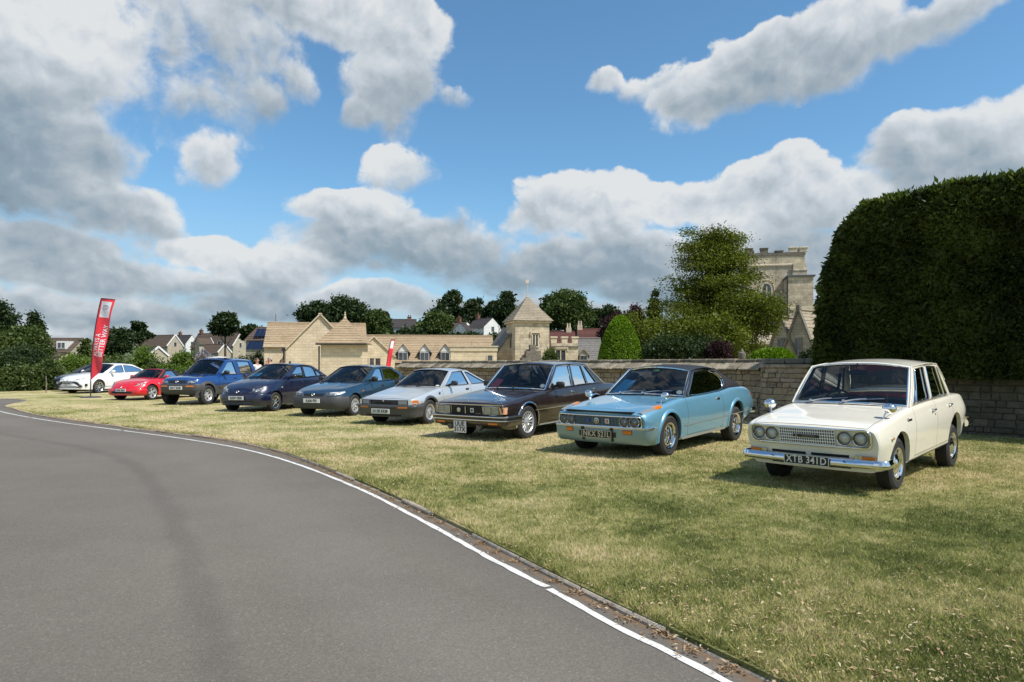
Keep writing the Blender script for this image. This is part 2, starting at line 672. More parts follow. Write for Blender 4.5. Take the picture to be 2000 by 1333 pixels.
M['vinyl'] = plain('black_vinyl_roof', (0.014, 0.015, 0.018), 0.62, 0, 0.15, 9, 0.25, 260)
M['badge_red'] = plain('badge_red', (0.45, 0.03, 0.03), 0.4)
M['badge_blue'] = plain('badge_blue', (0.03, 0.08, 0.35), 0.4)
M['badge_green'] = plain('badge_green', (0.25, 0.55, 0.2), 0.5)
M['lamp_bright'] = plain('bright_lamp_reflector', (0.86, 0.87, 0.88), 0.25, 0.12)
M['grille_dark_bar'] = plain('dark_grille_bar', (.10, .105, .11), .35, .4)
M['amber_clear'] = plain('clear_amber_lens', (.66, .36, .20), .2, 0, .1, 30, coat=.6)

# ------------------------------------------------------------------ cars
def pchip(tab):
 xs = np.array([p[0] for p in tab], float)
 ys = np.array([p[1] for p in tab], float)
 n = len(xs)
 if n == 1:
  return lambda s: float(ys[0])
 h = np.diff(xs)
 d = np.diff(ys) / h
 m = np.zeros(n)
 for i in range(1, n - 1):
  if d[i - 1] * d[i] > 0:
   w1, w2 = 2 * h[i] + h[i - 1], h[i] + 2 * h[i - 1]
   m[i] = (w1 + w2) / (w1 / d[i - 1] + w2 / d[i])
 m[0], m[-1] = d[0], d[-1]

 def f(s):
  s = min(max(s, xs[0]), xs[-1])
  i = min(int(np.searchsorted(xs, s, 'right')) - 1, n - 2)
  t = (s - xs[i]) / h[i]
  return float((2 * t**3 - 3 * t**2 + 1) * ys[i] + (t**3 - 2 * t**2 + t) * h[i] * m[i]
      + (-2 * t**3 + 3 * t**2) * ys[i + 1] + (t**3 - t**2) * h[i] * m[i + 1])
 return f


def fillet(p, c, q, r, n=5):
 p, c, q = Vector(p), Vector(c), Vector(q)
 a, b = p - c, q - c
 t = min(r, 0.46 * a.length, 0.46 * b.length)
 p0, p1 = c + a.normalized() * t, c + b.normalized() * t
 out = []
 for k in range(n):
  u = k / (n - 1)
  out.append(p0 * (1 - u)**2 + c * 2 * u * (1 - u) + p1 * u**2)
 return out


WHEELS = {}


def wheel_meshes(key, Rw, w, Rr, style):
 """meshes for a left wheel, axis +Y outwards"""
 if key in WHEELS:
  return WHEELS[key]
 A = frame_mat((0, 0, 0), (1, 0, 0), (0, 0, -1))     # lathe axis Z -> +Y
 t = MB()
 hw = w / 2
 prof = [(Rr - .012, -hw * .86), (Rr + .01, -hw * .98), (Rr + (Rw - Rr) * .5, -hw * 1.04), (Rw - .022, -hw * .93), (Rw - .004, -hw * .78)]
 for k in range(-3, 4):
  g = k * hw * .19
  prof += [(Rw, g - hw * .085), (Rw, g + hw * .055), (Rw - .008, g + hw * .06), (Rw - .008, g + hw * .10)]
 prof += [(Rw - .004, hw * .78), (Rw - .022, hw * .93), (Rr + (Rw - Rr) * .62, hw * 1.05), (Rr + (Rw - Rr) * .58, hw * 1.02),
    (Rr + (Rw - Rr) * .3, hw * 1.03), (Rr + .012, hw * .98), (Rr - .012, hw * .86)]
 t.lathe(prof, 44, 0, A)
 d = MB()
 d.lathe([(0.001, -hw * .5), (Rr - .02, -hw * .5), (Rr - .005, -hw * .8), (Rr - .005, hw * .8), (Rr - .018, hw * .8), (Rr - .03, hw * .1), (0.001, hw * .1)], 32, 0, A)
 r = MB()
 kind = style['kind']
 # outer lip
 r.lathe([(Rr - .03, hw * .3), (Rr - .024, hw * .82), (Rr - .008, hw * .97), (Rr + .004, hw * .99), (Rr + .004, hw * .9)], 44, 0, A)
 off = style.get('off', .62) * hw
 if kind == 'cap':
  r.lathe([(Rr - .022, hw * .55), (Rr - .045, hw * .62), (Rr - .06, hw * .45), (Rr * .62, hw * .5), (Rr * .58, hw * .62)], 44, 1, A)
  r.lathe([(Rr * .66, hw * .55), (Rr * .62, hw * .72), (Rr * .5, hw * .86), (Rr * .34, hw * .92), (Rr * .3, hw * 1.0), (Rr * .18, hw * 1.06), (.001, hw * 1.09)], 44, 0, A)
  for k in range(10):
   a = 2 * math.pi * k / 10
   r.bar((Rr * .76 * math.cos(a), hw * .52, Rr * .76 * math.sin(a)), (Rr * .84 * math.cos(a), hw * .55, Rr * .84 * math.sin(a)), .03, .012, 2, up=(0, 1, 0))
 else:
  n, w0, w1 = style['n'], style['w0'], style['w1']
  hub = style.get('hub', .22) * Rr
  r.lathe([(hub * 1.25, off * .5), (hub * 1.2, off), (hub * .8, off + .012), (hub * .7, off + .004), (hub * .4, off + .016), (.001, off + .018)], 28, 0, A)
  tw = style.get('twist', 0)
  for k in range(n):
   a = 2 * math.pi * (k + .25) / n
   for da in style.get('pair', (0,)):
    a0, a1 = a + da * style.get('pin', 1), a + da + tw
    p0 = Vector((hub * math.cos(a0), off, hub * math.sin(a0)))
    p1 = Vector(((Rr - .02) * math.cos(a1), off + style.get('rise', .012), (Rr - .02) * math.sin(a1)))
    tv = (p1 - p0).normalized()
    sd = tv.cross(Vector((0, 1, 0))).normalized()
    dp = .03
    vs = []
    for p, ww in ((p0, w0), (p0.lerp(p1, .5), (w0 + w1) / 2 * style.get('waist', 1)), (p1, w1)):
     vs += [p - sd * ww / 2 - Vector((0, dp, 0)), p - sd * ww / 2 - Vector((0, .006, 0)), p - sd * ww * .25, p + sd * ww * .25, p + sd * ww / 2 - Vector((0, .006, 0)), p + sd * ww / 2 - Vector((0, dp, 0))]
    fs = []
    for i in (0, 1):
     for j in range(5):
      fs.append((i * 6 + j, i * 6 + j + 1, i * 6 + j + 7, i * 6 + j + 6))
    r.add(vs, fs, 0)
  if style.get('ring'):
   q = style['ring'] * Rr
   r.lathe([(q - .012, off - .01), (q - .008, off + .012), (q + .012, off + .012), (q + .016, off - .01)], 40, 0, A)
  for k in range(style.get('nuts', 5)):
   a = 2 * math.pi * k / style.get('nuts', 5)
   B = A @ Matrix.Translation((hub * .75 * math.cos(a), hub * .75 * math.sin(a), 0))
   r.lathe([(.009, off), (.009, off + .016), (.001, off + .018)], 6, 1, B)
 WHEELS[key] = (d, t, r)
 return WHEELS[key]


class Car:
 def __init__(s, **k):
  s.__dict__.update(k)
  for n in ('top', 'sh', 'wsh', 'mid', 'wm', 'sill', 'ws'):
   setattr(s, 'f_' + n, pchip(getattr(s, n)))
  for n in ('zr', 'wr'):
   setattr(s, 'f_' + n, pchip(k[n]))
  s.W = max(v for _, v in s.wm)
  s.root = thing(s.name, s.label, s.cat, group=getattr(s, 'group', None))
  h = s.heading           # (hx, hy) front direction in the world
  a = math.atan2(h[1], h[0])
  ca, sa = math.cos(a), math.sin(a)
  ty = s.track / 2 + s.tyre_w * .3
  s.root.location = (s.wheel_at[0] - (-sa) * ty, s.wheel_at[1] - ca * ty, getattr(s, 'z0', 0.0))
  s.pitch = getattr(s, 'pitch', 0.0)
  s.root.rotation_euler = (0, s.pitch, a)
  s.lift = getattr(s, 'lift', 0.0)
  s.root.location.z += s.lift - s.pitch * .28
  s.bel = k.get('bel', .955)

 # ---- shape functions
 def warp(s, t, y, z):
  x = s.fo - t
  w = max(0.0, 1 - t / s.nose)
  w = w * w * (3 - 2 * w)
  x += w * (s.lean_f * (z - .5) - s.bow_f * (abs(y) / s.W)**getattr(s, 'bow_p', 2.0))
  w = max(0.0, 1 - (s.L - t) / .6)
  w = w * w * (3 - 2 * w)
  x -= w * (s.lean_r * (z - .5) - s.bow_r * (abs(y) / s.W)**2)
  return Vector((x, y, z))

 def section(s, t):
  zb, ws, zm, wm, zs, w, zt = (f(t) for f in (s.f_sill, s.f_ws, s.f_mid, s.f_wm, s.f_sh, s.f_wsh, s.f_top))
  zt = max(zt, zs + .004)
  c1, c2, c3 = (ws, zb), (wm, zm), (w, zs)
  t8 = (.8 * w, zs + (zt - zs) * (1 - .64))
  f1 = fillet((0, zb), c1, c2, s.r_sill, 4)
  f2 = fillet(c1, c2, c3, s.r_mid, 5)
  f3 = fillet(c2, c3, t8, s.r_sh, 5)
  P = [Vector((0, zb)), Vector((ws * .5, zb))]
  s.j_bot = len(P)
  P += f1
  s.j_lo = len(P) - 1
  a, b = f1[-1], f2[0]
  P += [a.lerp(b, q) for q in (.05, .075)]
  s.j_door = len(P) - 1
  P += [a.lerp(b, q) for q in (.2, .33, .46, .59, .72, .86)]
  P += f2
  a, b = f2[-1], f3[0]
  P += [a.lerp(b, q) for q in (.2, .4, .6, .8)]
  s.j_up = len(P)
  P += f3
  s.j_sh = len(P) - 1
  bf = s.bf
  s.j_bf = len(P)
  ye = f3[-1].x / max(w, 1e-6)
  for q in (bf + .004, bf - .004, bf * .85, bf * .62, bf * .4, bf * .2, 0):
   q = min(q, ye - .002) if q > .5 else q
   P.append(Vector((q * w, zs + (zt - zs) * (1 - q * q))))
  return P

 def body(s):
  g = .0035
  gaps = []
  for a, b in s.doors:
   gaps += [a, b]
  bon = list(s.bonnet) if s.bonnet else []
  boot = list(s.boot) if s.boot else []
  allg = sorted(set(gaps + bon[:2] + boot[:2]))
  st = set(np.round(np.arange(0, s.L + .001, .05), 4)) | {.012, .03, s.L - .012, s.L - .03, s.L}
  st |= {round(p[0], 4) for p in s.top}
  st = sorted(x for x in st if 0 <= x <= s.L and all(abs(x - q) > .012 for q in allg))
  for q in allg:
   st += [q - g, q + g]
  st = sorted(st)
  ded = [st[0]]
  for x in st[1:]:
   if x - ded[-1] > .004:
    ded.append(x)
  st = ded
  nI = len(st)
  V = []
  for t in st:
   V.append([s.warp(t, p.x, p.y) for p in s.section(t)])
  J = len(V[0])
  axles = (s.fo, s.fo + s.wb)
  cat = {}
  for i in range(nI - 1):
   tc = (st[i] + st[i + 1]) / 2
   isg = st[i + 1] - st[i] < 2 * g + .001
   for j in range(J - 1):
    c = (V[i][j] + V[i + 1][j] + V[i + 1][j + 1] + V[i][j + 1]) / 4
    k = 'body'
    if j >= s.j_sh:
     if s.bonnet and s.bonnet[0] <= tc <= s.bonnet[1]:
      if j == s.j_bf:
       k = 'gap'
      elif j > s.j_bf:
       k = 'bonnet'
     if s.bonnet and isg and min(abs(tc - q) for q in s.bonnet[:2]) < .002 and j >= s.j_bf:
      k = 'gap'
     if s.boot and s.boot[0] <= tc <= s.boot[1]:
      k = 'gap' if j == s.j_bf else ('boot' if j > s.j_bf else k)
     if s.boot and isg and min(abs(tc - q) for q in s.boot[:2]) < .002 and j >= s.j_bf:
      k = 'gap'
     if s.a0 + .03 < tc < s.c0 - .03 and j > s.j_bf:
      k = 'open'
    elif s.j_lo <= j < s.j_sh:
     for n, (a, b) in enumerate(s.doors):
      if a <= tc <= b:
       if isg and j >= s.j_door - 1:
        k = 'gap'
       elif j == s.j_door - 1:
        k = 'gap'
       elif j >= s.j_door:
        k = 'door%d' % n
      elif isg and min(abs(tc - a), abs(tc - b)) < .002 and j >= s.j_door - 1:
       k = 'gap'
    for ax in axles:
     if j < s.j_bot + 1:
      if abs((s.fo - c.x) - ax) < s.archR:
       k = 'arch'
     elif j < s.j_up + 2:
      if math.hypot((s.fo - c.x) - ax, c.z - s.wheelR) < s.archR:
       k = 'arch'
    cat[i, j] = k
  # snap the arch outlines onto circles
  for i in range(nI):
   for j in range(s.j_bot, J):
    ks = [cat.get((a, b)) for a in (i - 1, i) for b in (j - 1, j)]
    if 'arch' in ks and any(q not in ('arch', None) for q in ks):
     v = V[i][j]
     for ax in axles:
      dx, dz = (s.fo - v.x) - ax, v.z - s.wheelR
      d = math.hypot(dx, dz)
      if d < s.archR * 1.35 and d > 1e-4 and v.z > s.f_sill(st[i]) + .015:
       f = s.archR / d
       V[i][j] = Vector((s.fo - ax - dx * f, v.y, s.wheelR + dz * f))
  groups = {}
  for (i, j), k in cat.items():
   if k not in ('gap', 'open', 'arch'):
    groups.setdefault(k, []).append((i, j))
  # underside, sills and nose below the cladding height take the second material
  mats = [s.paint_m, s.clad_m or s.paint_m]
  clad = getattr(s, 'clad_z', None)

  def emit(cells, sides):
   mb = MB()
   for sg in sides:
    used = {}
    vs, fs, ms = [], [], []
    for i, j in cells:
     f = []
     for a, b in ((i, j), (i, j + 1), (i + 1, j + 1), (i + 1, j)):
      if (a, b) not in used:
       used[a, b] = len(vs)
       v = V[a][b]
       vs.append((v.x, v.y * sg, v.z))
      f.append(used[a, b])
     zc = sum(vs[q][2] for q in f) / 4
     ms.append(1 if clad is not None and zc < (clad(st[i]) if callable(clad) else clad) else 0)
     fs.append(tuple(f if sg < 0 else f[::-1]))
    o = len(mb.v)
    mb.v += vs
    mb.f += [tuple(q + o for q in f) for f in fs]
    mb.m += ms
   return mb
  mb = emit(groups['body'], (1, -1))
  # end caps
  for i, fl in ((0, False), (nI - 1, True)):
   for sg in (1, -1):
    vs, fs = [], []
    for j in range(J):
     v = V[i][j]
     vs += [(v.x, v.y * sg, v.z)]
     for q in (.5, 0.0):
      vv = s.warp(st[i], v.y * q, v.z)
      vs.append((vv.x, vv.y * sg, vv.z))
    for j in range(J - 1):
     for q in (0, 1):
      a = j * 3 + q
      f = (a, a + 1, a + 4, a + 3)
      fs.append(f if (sg > 0) != fl else f[::-1])
    zs = [sum(vs[q][2] for q in f) / 4 for f in fs]
    o = len(mb.v)
    mb.v += vs
    mb.f += [tuple(q + o for q in f) for f in fs]
    mb.m += [1 if clad is not None and z < (clad(st[i]) if callable(clad) else clad) else 0 for z in zs]
  # arch lips turned inwards
  for (i, j), k in cat.items():
   if k != 'arch' or j < s.j_bot:
    continue
   for (a, b, c, d, ni, nj) in ((i, j, i, j + 1, i - 1, j), (i + 1, j, i + 1, j + 1, i + 1, j), (i, j, i + 1, j, i, j - 1), (i, j + 1, i + 1, j + 1, i, j + 1)):
    nk = cat.get((ni, nj))
    if nk in (None, 'arch'):
     continue
    p, q = V[a][b], V[c][d]
    if p.z < s.wheelR * .6 and q.z < s.wheelR * .6 and nj < s.j_bot:
     continue
    for sg in (1, -1):
     mb.add([(p.x, p.y * sg, p.z), (q.x, q.y * sg, q.z), (q.x, (q.y - .05) * sg, q.z), (p.x, (p.y - .05) * sg, p.z)], [(0, 1, 2, 3)])
  mb = s.weld(mb)
  o = mb.build('body', mats, s.root, 28)
  s.body_o = o
  for k in sorted(groups):
   if k.startswith('door'):
    for sg in (1, -1):
     emit(groups[k], (sg,)).build('door', mats, s.root, 28)
   elif k == 'bonnet':
    s.weld(emit(groups[k], (1, -1))).build('bonnet', [s.paint_m], s.root, 28)
   elif k == 'boot':
    s.weld(emit(groups[k], (1, -1))).build('boot_lid', [s.paint_m], s.root, 28)
  # underbody: floor, wheel wells
  u = MB()
  zb = max(s.f_sill(s.L * .5), s.f_sill(.3)) + .02
  wf = min(s.f_ws(s.L * .5), s.track / 2 - s.tyre_w * .62)
  u.box(s.fo - s.L + .15, s.fo - .12, -wf, wf, zb, zb + .02)
  for ax in axles:
   cx = s.fo - ax
   for sg in (1, -1):
    P = []
    for k in range(17):
     a = math.pi * k / 16
     P.append([(cx + (s.archR + .012) * math.cos(a), sg * (s.f_wm(ax) - .045), s.wheelR + (s.archR + .012) * math.sin(a)),
         (cx + (s.archR + .012) * math.cos(a), sg * .3, s.wheelR + (s.archR + .012) * math.sin(a))])
    u.grid(P)
    vs = [(cx, sg * (s.track / 2 - s.tyre_w * .7), s.wheelR)] + [(p[1][0], sg * (s.track / 2 - s.tyre_w * .7), p[1][2]) for p in P]
    u.add(vs, [(0, k, k + 1) for k in range(1, 17)])
  u.build('underbody', M['dark'], s.root)

 @staticmethod
 def weld(mb):
  key, new, mp = {}, [], []
  for v in mb.v:
   k = (round(v[0], 4), round(v[1], 4), round(v[2], 4))
   if k not in key:
    key[k] = len(new)
    new.append(v)
   mp.append(key[k])
  fs, ms = [], []
  for f, m in zip(mb.f, mb.m):
   g = []
   for q in f:
    q = mp[q]
    if not g or g[-1] != q:
     g.append(q)
   if len(g) > 1 and g[0] == g[-1]:
    g.pop()
   if len(set(g)) == len(g) >= 3:
    fs.append(tuple(g))
    ms.append(m)
  o = MB()
  o.v, o.f, o.m = new, fs, ms
  return o

 # ---- greenhouse
 def zbelt(s, t):
  return s.f_sh(t) + getattr(s, 'belt_up', .004)

 def SV(s, t, v, ins=0.0):
  zb, zr = s.zbelt(t), s.f_zr(t)
  yb, yr = s.f_wsh(t) * s.bel, s.f_wr(t)
  z = zb + (zr - zb) * v
  y = yb + (yr - yb) * v + s.bulge * 4 * v * (1 - v) - ins
  return Vector((s.fo - t, y, z))

 def screen_pt(s, u, v, front=True, ins=0.0):
  sgn = 1 if front else -1
  b, t = (s.a0, s.a1) if front else (s.c0, s.c1)
  bb, bt = (s.a_bow if front else s.c_bow)
  yb, yt = s.SV(b, 0).y, s.SV(t, 1).y
  q = 1 - abs(u)**2.4
  zb = s.zbelt(b) + (max(s.f_top(b - sgn * bb), s.zbelt(b)) - s.zbelt(b) + .012) * q
  zt = s.f_zr(t) + s.crown * q
  sb, stp = b - sgn * bb * q, t - sgn * bt * q
  bul = (s.a_bulge if front else s.c_bulge) * 4 * v * (1 - v) * (.35 + .65 * q)
  x = sb + (stp - sb) * v - sgn * bul
  y = u * (yb + (yt - yb) * v)
  if abs(u) > .999:
   y = u * s.SV(b + (t - b) * v, v).y
  z = zb + (zt - zb) * v
  n = Vector((sgn * .6, 0, .8)) * (-ins)
  return Vector((s.fo - x, y, z)) + n

 def canopy(s):
  root = s.root
  # sides
  outl = [(s.a0, 0.0)]
  m = 10
  outl += [(s.a0 + (s.a1 - s.a0) * k / m, k / m) for k in range(1, m + 1)]
  nR = max(6, int((s.c1 - s.a1) / .12))
  outl += [(s.a1 + (s.c1 - s.a1) * k / nR, 1.0) for k in range(1, nR + 1)]
  outl += [(s.c1 + (s.c0 - s.c1) * k / m, 1 - k / m) for k in range(1, m + 1)]
  nB = max(8, int((s.c0 - s.a0) / .15))
  outl += [(s.c0 + (s.a0 - s.c0) * k / nB, 0.0) for k in range(1, nB)]
  wins = []
  for w in s.windows:
   # round the corners and subdivide
   P = []
   n = len(w)
   for i in range(n):
    p, c, q = w[i - 1], w[i], w[(i + 1) % n]
    sc = Vector((1, .45))
    pp, cc, qq = (Vector((a[0], a[1] * .45)) for a in (p, c, q))
    r = c[2] if len(c) > 2 else s.win_r
    P += [(v.x, v.y / .45) for v in fillet(pp, cc, qq, r, 4)]
   # long edges get intermediate points
   Q = []
   for i in range(len(P)):
    a, b = P[i], P[(i + 1) % len(P)]
    Q.append(a)
    k = int(abs(b[0] - a[0]) / .15)
    for j in range(1, k + 1):
     Q.append((a[0] + (b[0] - a[0]) * j / (k + 1), a[1] + (b[1] - a[1]) * j / (k + 1)))
   wins.append(Q)
  polys = [[Vector((a, b, 0)) for a, b in outl]] + [[Vector((a, b, 0)) for a, b in w] for w in wins]
  flat = [p for P in polys for p in P]
  tris = tessellate_polygon(polys)
  for sg in (1, -1):
   mb = MB()
   vs = [s.SV(p.x, p.y) for p in flat]
   mb.add([(v.x, v.y * sg, v.z) for v in vs], tris)
   for w in wins:
    n = len(w)
    o = [s.SV(a, b) for a, b in w]
    i_ = [s.SV(a, b, .028) for a, b in w]
    mb.add([(v.x, v.y * sg, v.z) for v in o + i_], [(k, (k + 1) % n, n + (k + 1) % n, n + k) for k in range(n)], 1)
   pil = mb.build('pillar_frame', [s.pillar_m or s.paint_m, M['trim']], root, 40)
   for wi, w in enumerate(wins):
    n = len(w)
    g = MB()
    P = [Vector((a, b, 0)) for a, b in w]
    g.add([(lambda v: (v.x, v.y * sg, v.z))(s.SV(a, b, .014)) for a, b in w], tessellate_polygon([P]))
    go = g.build('side_window', s.side_glass, root)
    tr = MB()
    tr.tube([(lambda v: (v.x, v.y * sg, v.z))(s.SV(a, b, -.003)) for a, b in w], s.win_trim_r, 6, 0, closed=True)
    tr.build('window_trim', s.win_trim, go)
  # screens
  for front in (True, False):
   mu, m0, m1 = s.a_margin if front else s.c_margin
   us = sorted({-1, -1 + mu, 1 - mu, 1} | {(-1 + mu) + (2 - 2 * mu) * k / 14 for k in range(1, 14)})
   vs_ = [0, m0] + [m0 + (1 - m0 - m1) * k / 6 for k in range(1, 6)] + [1 - m1, 1]
   fr = MB()
   gl = MB()
   for a in range(len(us) - 1):
    for b in range(len(vs_) - 1):
     brd = a in (0, len(us) - 2) or b in (0, len(vs_) - 2)
     q = [(us[a], vs_[b]), (us[a], vs_[b + 1]), (us[a + 1], vs_[b + 1]), (us[a + 1], vs_[b])]
     P = [s.screen_pt(u, v, front, 0 if brd else .008) for u, v in q]
     (fr if brd else gl).add(P, [(0, 1, 2, 3) if not front else (3, 2, 1, 0)])
   Car.weld(fr).build('windscreen_frame' if front else 'rear_screen_frame', s.pillar_m or s.paint_m, root, 40)
   go = Car.weld(gl).build('windscreen' if front else 'rear_screen', M['glass'] if front else s.rear_glass, root)
   loop = [(us[k], vs_[1]) for k in range(1, len(us) - 1)] + [(us[-2], v) for v in vs_[2:-2]] + [(us[k], vs_[-2]) for k in range(len(us) - 2, 0, -1)] + [(us[1], v) for v in vs_[-3:1:-1]]
   tr = MB()
   tr.tube([s.screen_pt(u, v, front, -.002) for u, v in loop], s.scr_trim_r, 6, 0, closed=True)
   tr.build('screen_seal', s.scr_trim, go)
  # roof skin
  mb = MB()
  nS = max(10, int((s.c1 - s.a1) / .08))
  P = []
  for i in range(nS + 1):
   q = i / nS
   row = []
   for u in [x / 8 for x in range(-8, 9)]:
    uq = 1 - abs(u)**2.4
    f = s.a1 - s.a_bow[1] * uq
    e = s.c1 + s.c_bow[1] * uq
    t = f + (e - f) * q
    tt = min(max(t, s.a1), s.c1)
    w = s.SV(s.a1 + (s.c1 - s.a1) * q, 1).y
    row.append((s.fo - t, u * w, s.f_zr(s.a1 + (s.c1 - s.a1) * q) + s.crown * uq))
   P.append(row)
  mb.grid(P)
  s.roof_o = mb.build('roof', s.roof_m or s.paint_m, root, 60)
  hl = MB()
  P2 = [[(x, y * .97, z - .03) for x, y, z in row] for row in P[1:-1]]
  hl.grid(P2, 0, True)
  hl.build('headlining', M['interior'] if not getattr(s, 'lining', None) else s.lining, root)
  # rain gutter
  if s.gutter_r:
   for sg in (1, -1):
    tb = MB()
    pts = [s.screen_pt(1, v) for v in (0.02, .25, .5, .75, .97)]
    pts += [s.SV(s.a1 + (s.c1 - s.a1) * k / 8, 1) for k in range(9)]
    pts += [s.SV(s.c1 + (s.c0 - s.c1) * k / 8, 1 - k / 8) for k in range(1, getattr(s, 'gut_end', 5))]
    tb.tube([(p.x, (p.y + s.gutter_r * .6) * sg, p.z) for p in pts], s.gutter_r, 6)
    tb.build('roof_gutter', s.gutter_m or s.paint_m, root)

 def cabin(s):
  """dashboard, seats, steering wheel (right-hand drive)"""
  mb = MB()
  zf = s.f_sill(s.L * .5) + .05
  w = s.f_wsh((s.a0 + s.c0) / 2) * .88
  zb = s.zbelt((s.a0 + s.c0) / 2) - .03
  x0, x1 = s.fo - s.a0 - .02, s.fo - s.c0 + .05
  for sg in (1, -1):
   mb.add([(x0, sg * w, zf), (x1, sg * w, zf), (x1, sg * w, zb), (x0, sg * w, zb)], [(0, 1, 2, 3)])
  mb.add([(x0, -w, zf), (x1, -w, zf), (x1, w, zf), (x0, w, zf)], [(0, 1, 2, 3)])
  zs = s.zbelt(s.a0)
  mb.box(x0 - .38, x0 + .0, -w, w, zf, zs - .09)
  P = []
  for k in range(9):
   q = k / 8
   P.append([(x0 - .45 + .5 * q, y, zs - .03 - .10 * (1 - q)**2 + .015) for y in np.linspace(-w, w, 9)])
  mb.grid(P)
  zsr = s.zbelt(s.c0)
  mb.add([(x1 - .02, -w, zsr - .02), (x1 + s.shelf, -w, zsr - .04), (x1 + s.shelf, w, zsr - .04), (x1 - .02, w, zsr - .02)], [(0, 1, 2, 3)])
  mb.add([(x1 + s.shelf, -w, zf), (x1 + s.shelf, w, zf), (x1 + s.shelf, w, zsr - .04), (x1 + s.shelf, -w, zsr - .04)], [(0, 1, 2, 3)])
  mb.build('interior', M['interior'], s.root)
  sx = s.fo - s.seat_s
  for y in (-w * .5, w * .5):
   b = MB()
   T = Matrix.Translation((sx, y, 0)) @ Matrix.Rotation(R(-14), 4, 'Y')
   hz = zb + s.seat_up
   b.box(-.07, .06, -.24, .24, 0.42, hz, 0, Matrix.Translation((sx - .02, y, 0)) @ Matrix.Translation((-.02, 0, .4)) @ Matrix.Rotation(R(-12), 4, 'Y') @ Matrix.Translation((0, 0, -.4)), .05)
   b.box(0, .5, -.24, .24, .3, .44, 0, Matrix.Translation((sx, y, 0)), .05)
   if s.headrest:
    b.box(-.17, -.08, -.13, .13, hz + .03, hz + .2, 0, Matrix.Translation((sx - .03, y, 0)), .04)
    for dy in (-.06, .06):
     b.bar((sx - .15, y + dy, hz - .06), (sx - .155, y + dy, hz + .06), .012, .012)
   b.build('seat', s.seat_m, s.root)
  b = MB()
  xr = s.fo - s.rear_s
  b.box(xr - .08, xr + .06, -w * .92, w * .92, .4, zb + .05, 0, None, .05)
  b.box(xr, xr + .5, -w * .92, w * .92, .3, .44, 0, None, .05)
  b.build('rear_seat', s.seat_m, s.root)
  st = MB()
  cx = x0 - .52
  Mx = Matrix.Translation((cx, -w * .5, zs - .03)) @ Matrix.Rotation(R(62), 4, 'Y')
  st.tube([(.185 * math.cos(a), .185 * math.sin(a), 0) for a in np.linspace(0, 2 * math.pi, 29)[:-1]], .013, 8, 0, Mx, closed=True)
  for a in (0, 2.3, -2.3):
   st.bar((0, 0, -.02), (.18 * math.cos(a + 3.14), .18 * math.sin(a + 3.14), 0), .03, .012, 0, Mx)
  st.lathe([(.05, -.03), (.05, .015), (.001, .02)], 14, 0, Mx)
  st.bar((0, 0, -.3), (0, 0, 0), .05, .05, 0, Mx)
  st.build('steering_wheel', M['trim'], s.root)
  mr = MB()
  p = s.screen_pt(0, .86, True, .06)
  mr.box(-.012, .012, -.11, .11, -.03, .03, 0, Matrix.Translation((p.x - .06, p.y, p.z - .02)), .012)
  mr.bar((p.x - .06, 0, p.z), (p.x + .01, 0, p.z + .08), .016, .01)
  mr.build('rear_view_mirror', M['trim'], s.root)

 def wheels(s):
  d, t, r = wheel_meshes(s.name + s.label[:12], s.wheelR, s.tyre_w, s.rimR, s.style)
  first = None
  for ax in (s.fo, s.fo + s.wb):
   for sg in (1, -1):
    if first is None:
     w = d.build('wheel', M['dark'], s.root, 40)
     ty = t.build('tyre', M['rubber'], w, 40)
     rm = r.build('rim', [s.rim_m, s.rim2_m, M['dark']], w, 34)
     first = (w, ty, rm)
    else:
     w = first[0].copy(); COL.objects.link(w); w.parent = s.root
     for c in first[1:]:
      c2 = c.copy(); COL.objects.link(c2); c2.parent = w
    w.location = (s.fo - ax, sg * s.track / 2, s.wheelR - .012 + (s.fo - ax) * math.tan(s.pitch) + s.pitch * .28 - s.lift)
    w.rotation_euler = (0, R(37 * sg + 20 * ax), 0 if sg > 0 else math.pi)
    if sg > 0 and ax == s.fo:
     w.rotation_euler = (0, .3, 0)

 # ---- front details
 def F(s, y, z, out=0.0):
  # the nose surface is rounded: find the station whose section reaches y at this height
  v = s.warp(0, y, z)
  return Vector((v.x + out, y, z))

 def fslab(s, mb, y0, y1, z0, z1, o0, o1, ny=6, mi=0, nz=1):
  ys = np.linspace(y0, y1, ny + 1)
  zs = np.linspace(z0, z1, nz + 1)
  A = [[s.F(y, z, o1) for z in zs] for y in ys]
  B = [[s.F(y, z, o0) for z in zs] for y in ys]
  mb.grid(A, mi, True)
  for side in (0, -1):
   mb.grid([[A[i][side], B[i][side]] for i in range(ny + 1)], mi, side == -1)
  for e in (0, -1):
   mb.grid([[A[e][k], B[e][k]] for k in range(nz + 1)], mi, e == 0)
  return mb

 def fpanel(s, mb, poly, o0, o1, mi=0):
  """outline in (y, z), tessellated, with rim"""
  Q = []
  n = len(poly)
  for i in range(n):
   a, b = poly[i], poly[(i + 1) % n]
   k = max(1, int(abs(b[0] - a[0]) / .08))
   for j in range(k):
    Q.append((a[0] + (b[0] - a[0]) * j / k, a[1] + (b[1] - a[1]) * j / k))
  n = len(Q)
  tr = tessellate_polygon([[Vector((a, b, 0)) for a, b in Q]])
  A = [s.F(a, b, o1) for a, b in Q]
  B = [s.F(a, b, o0) for a, b in Q]
  mb.add(A, tr, mi)
  mb.add(A + B, [(k, (k + 1) % n, n + (k + 1) % n, n + k) for k in range(n)], mi)
  return mb

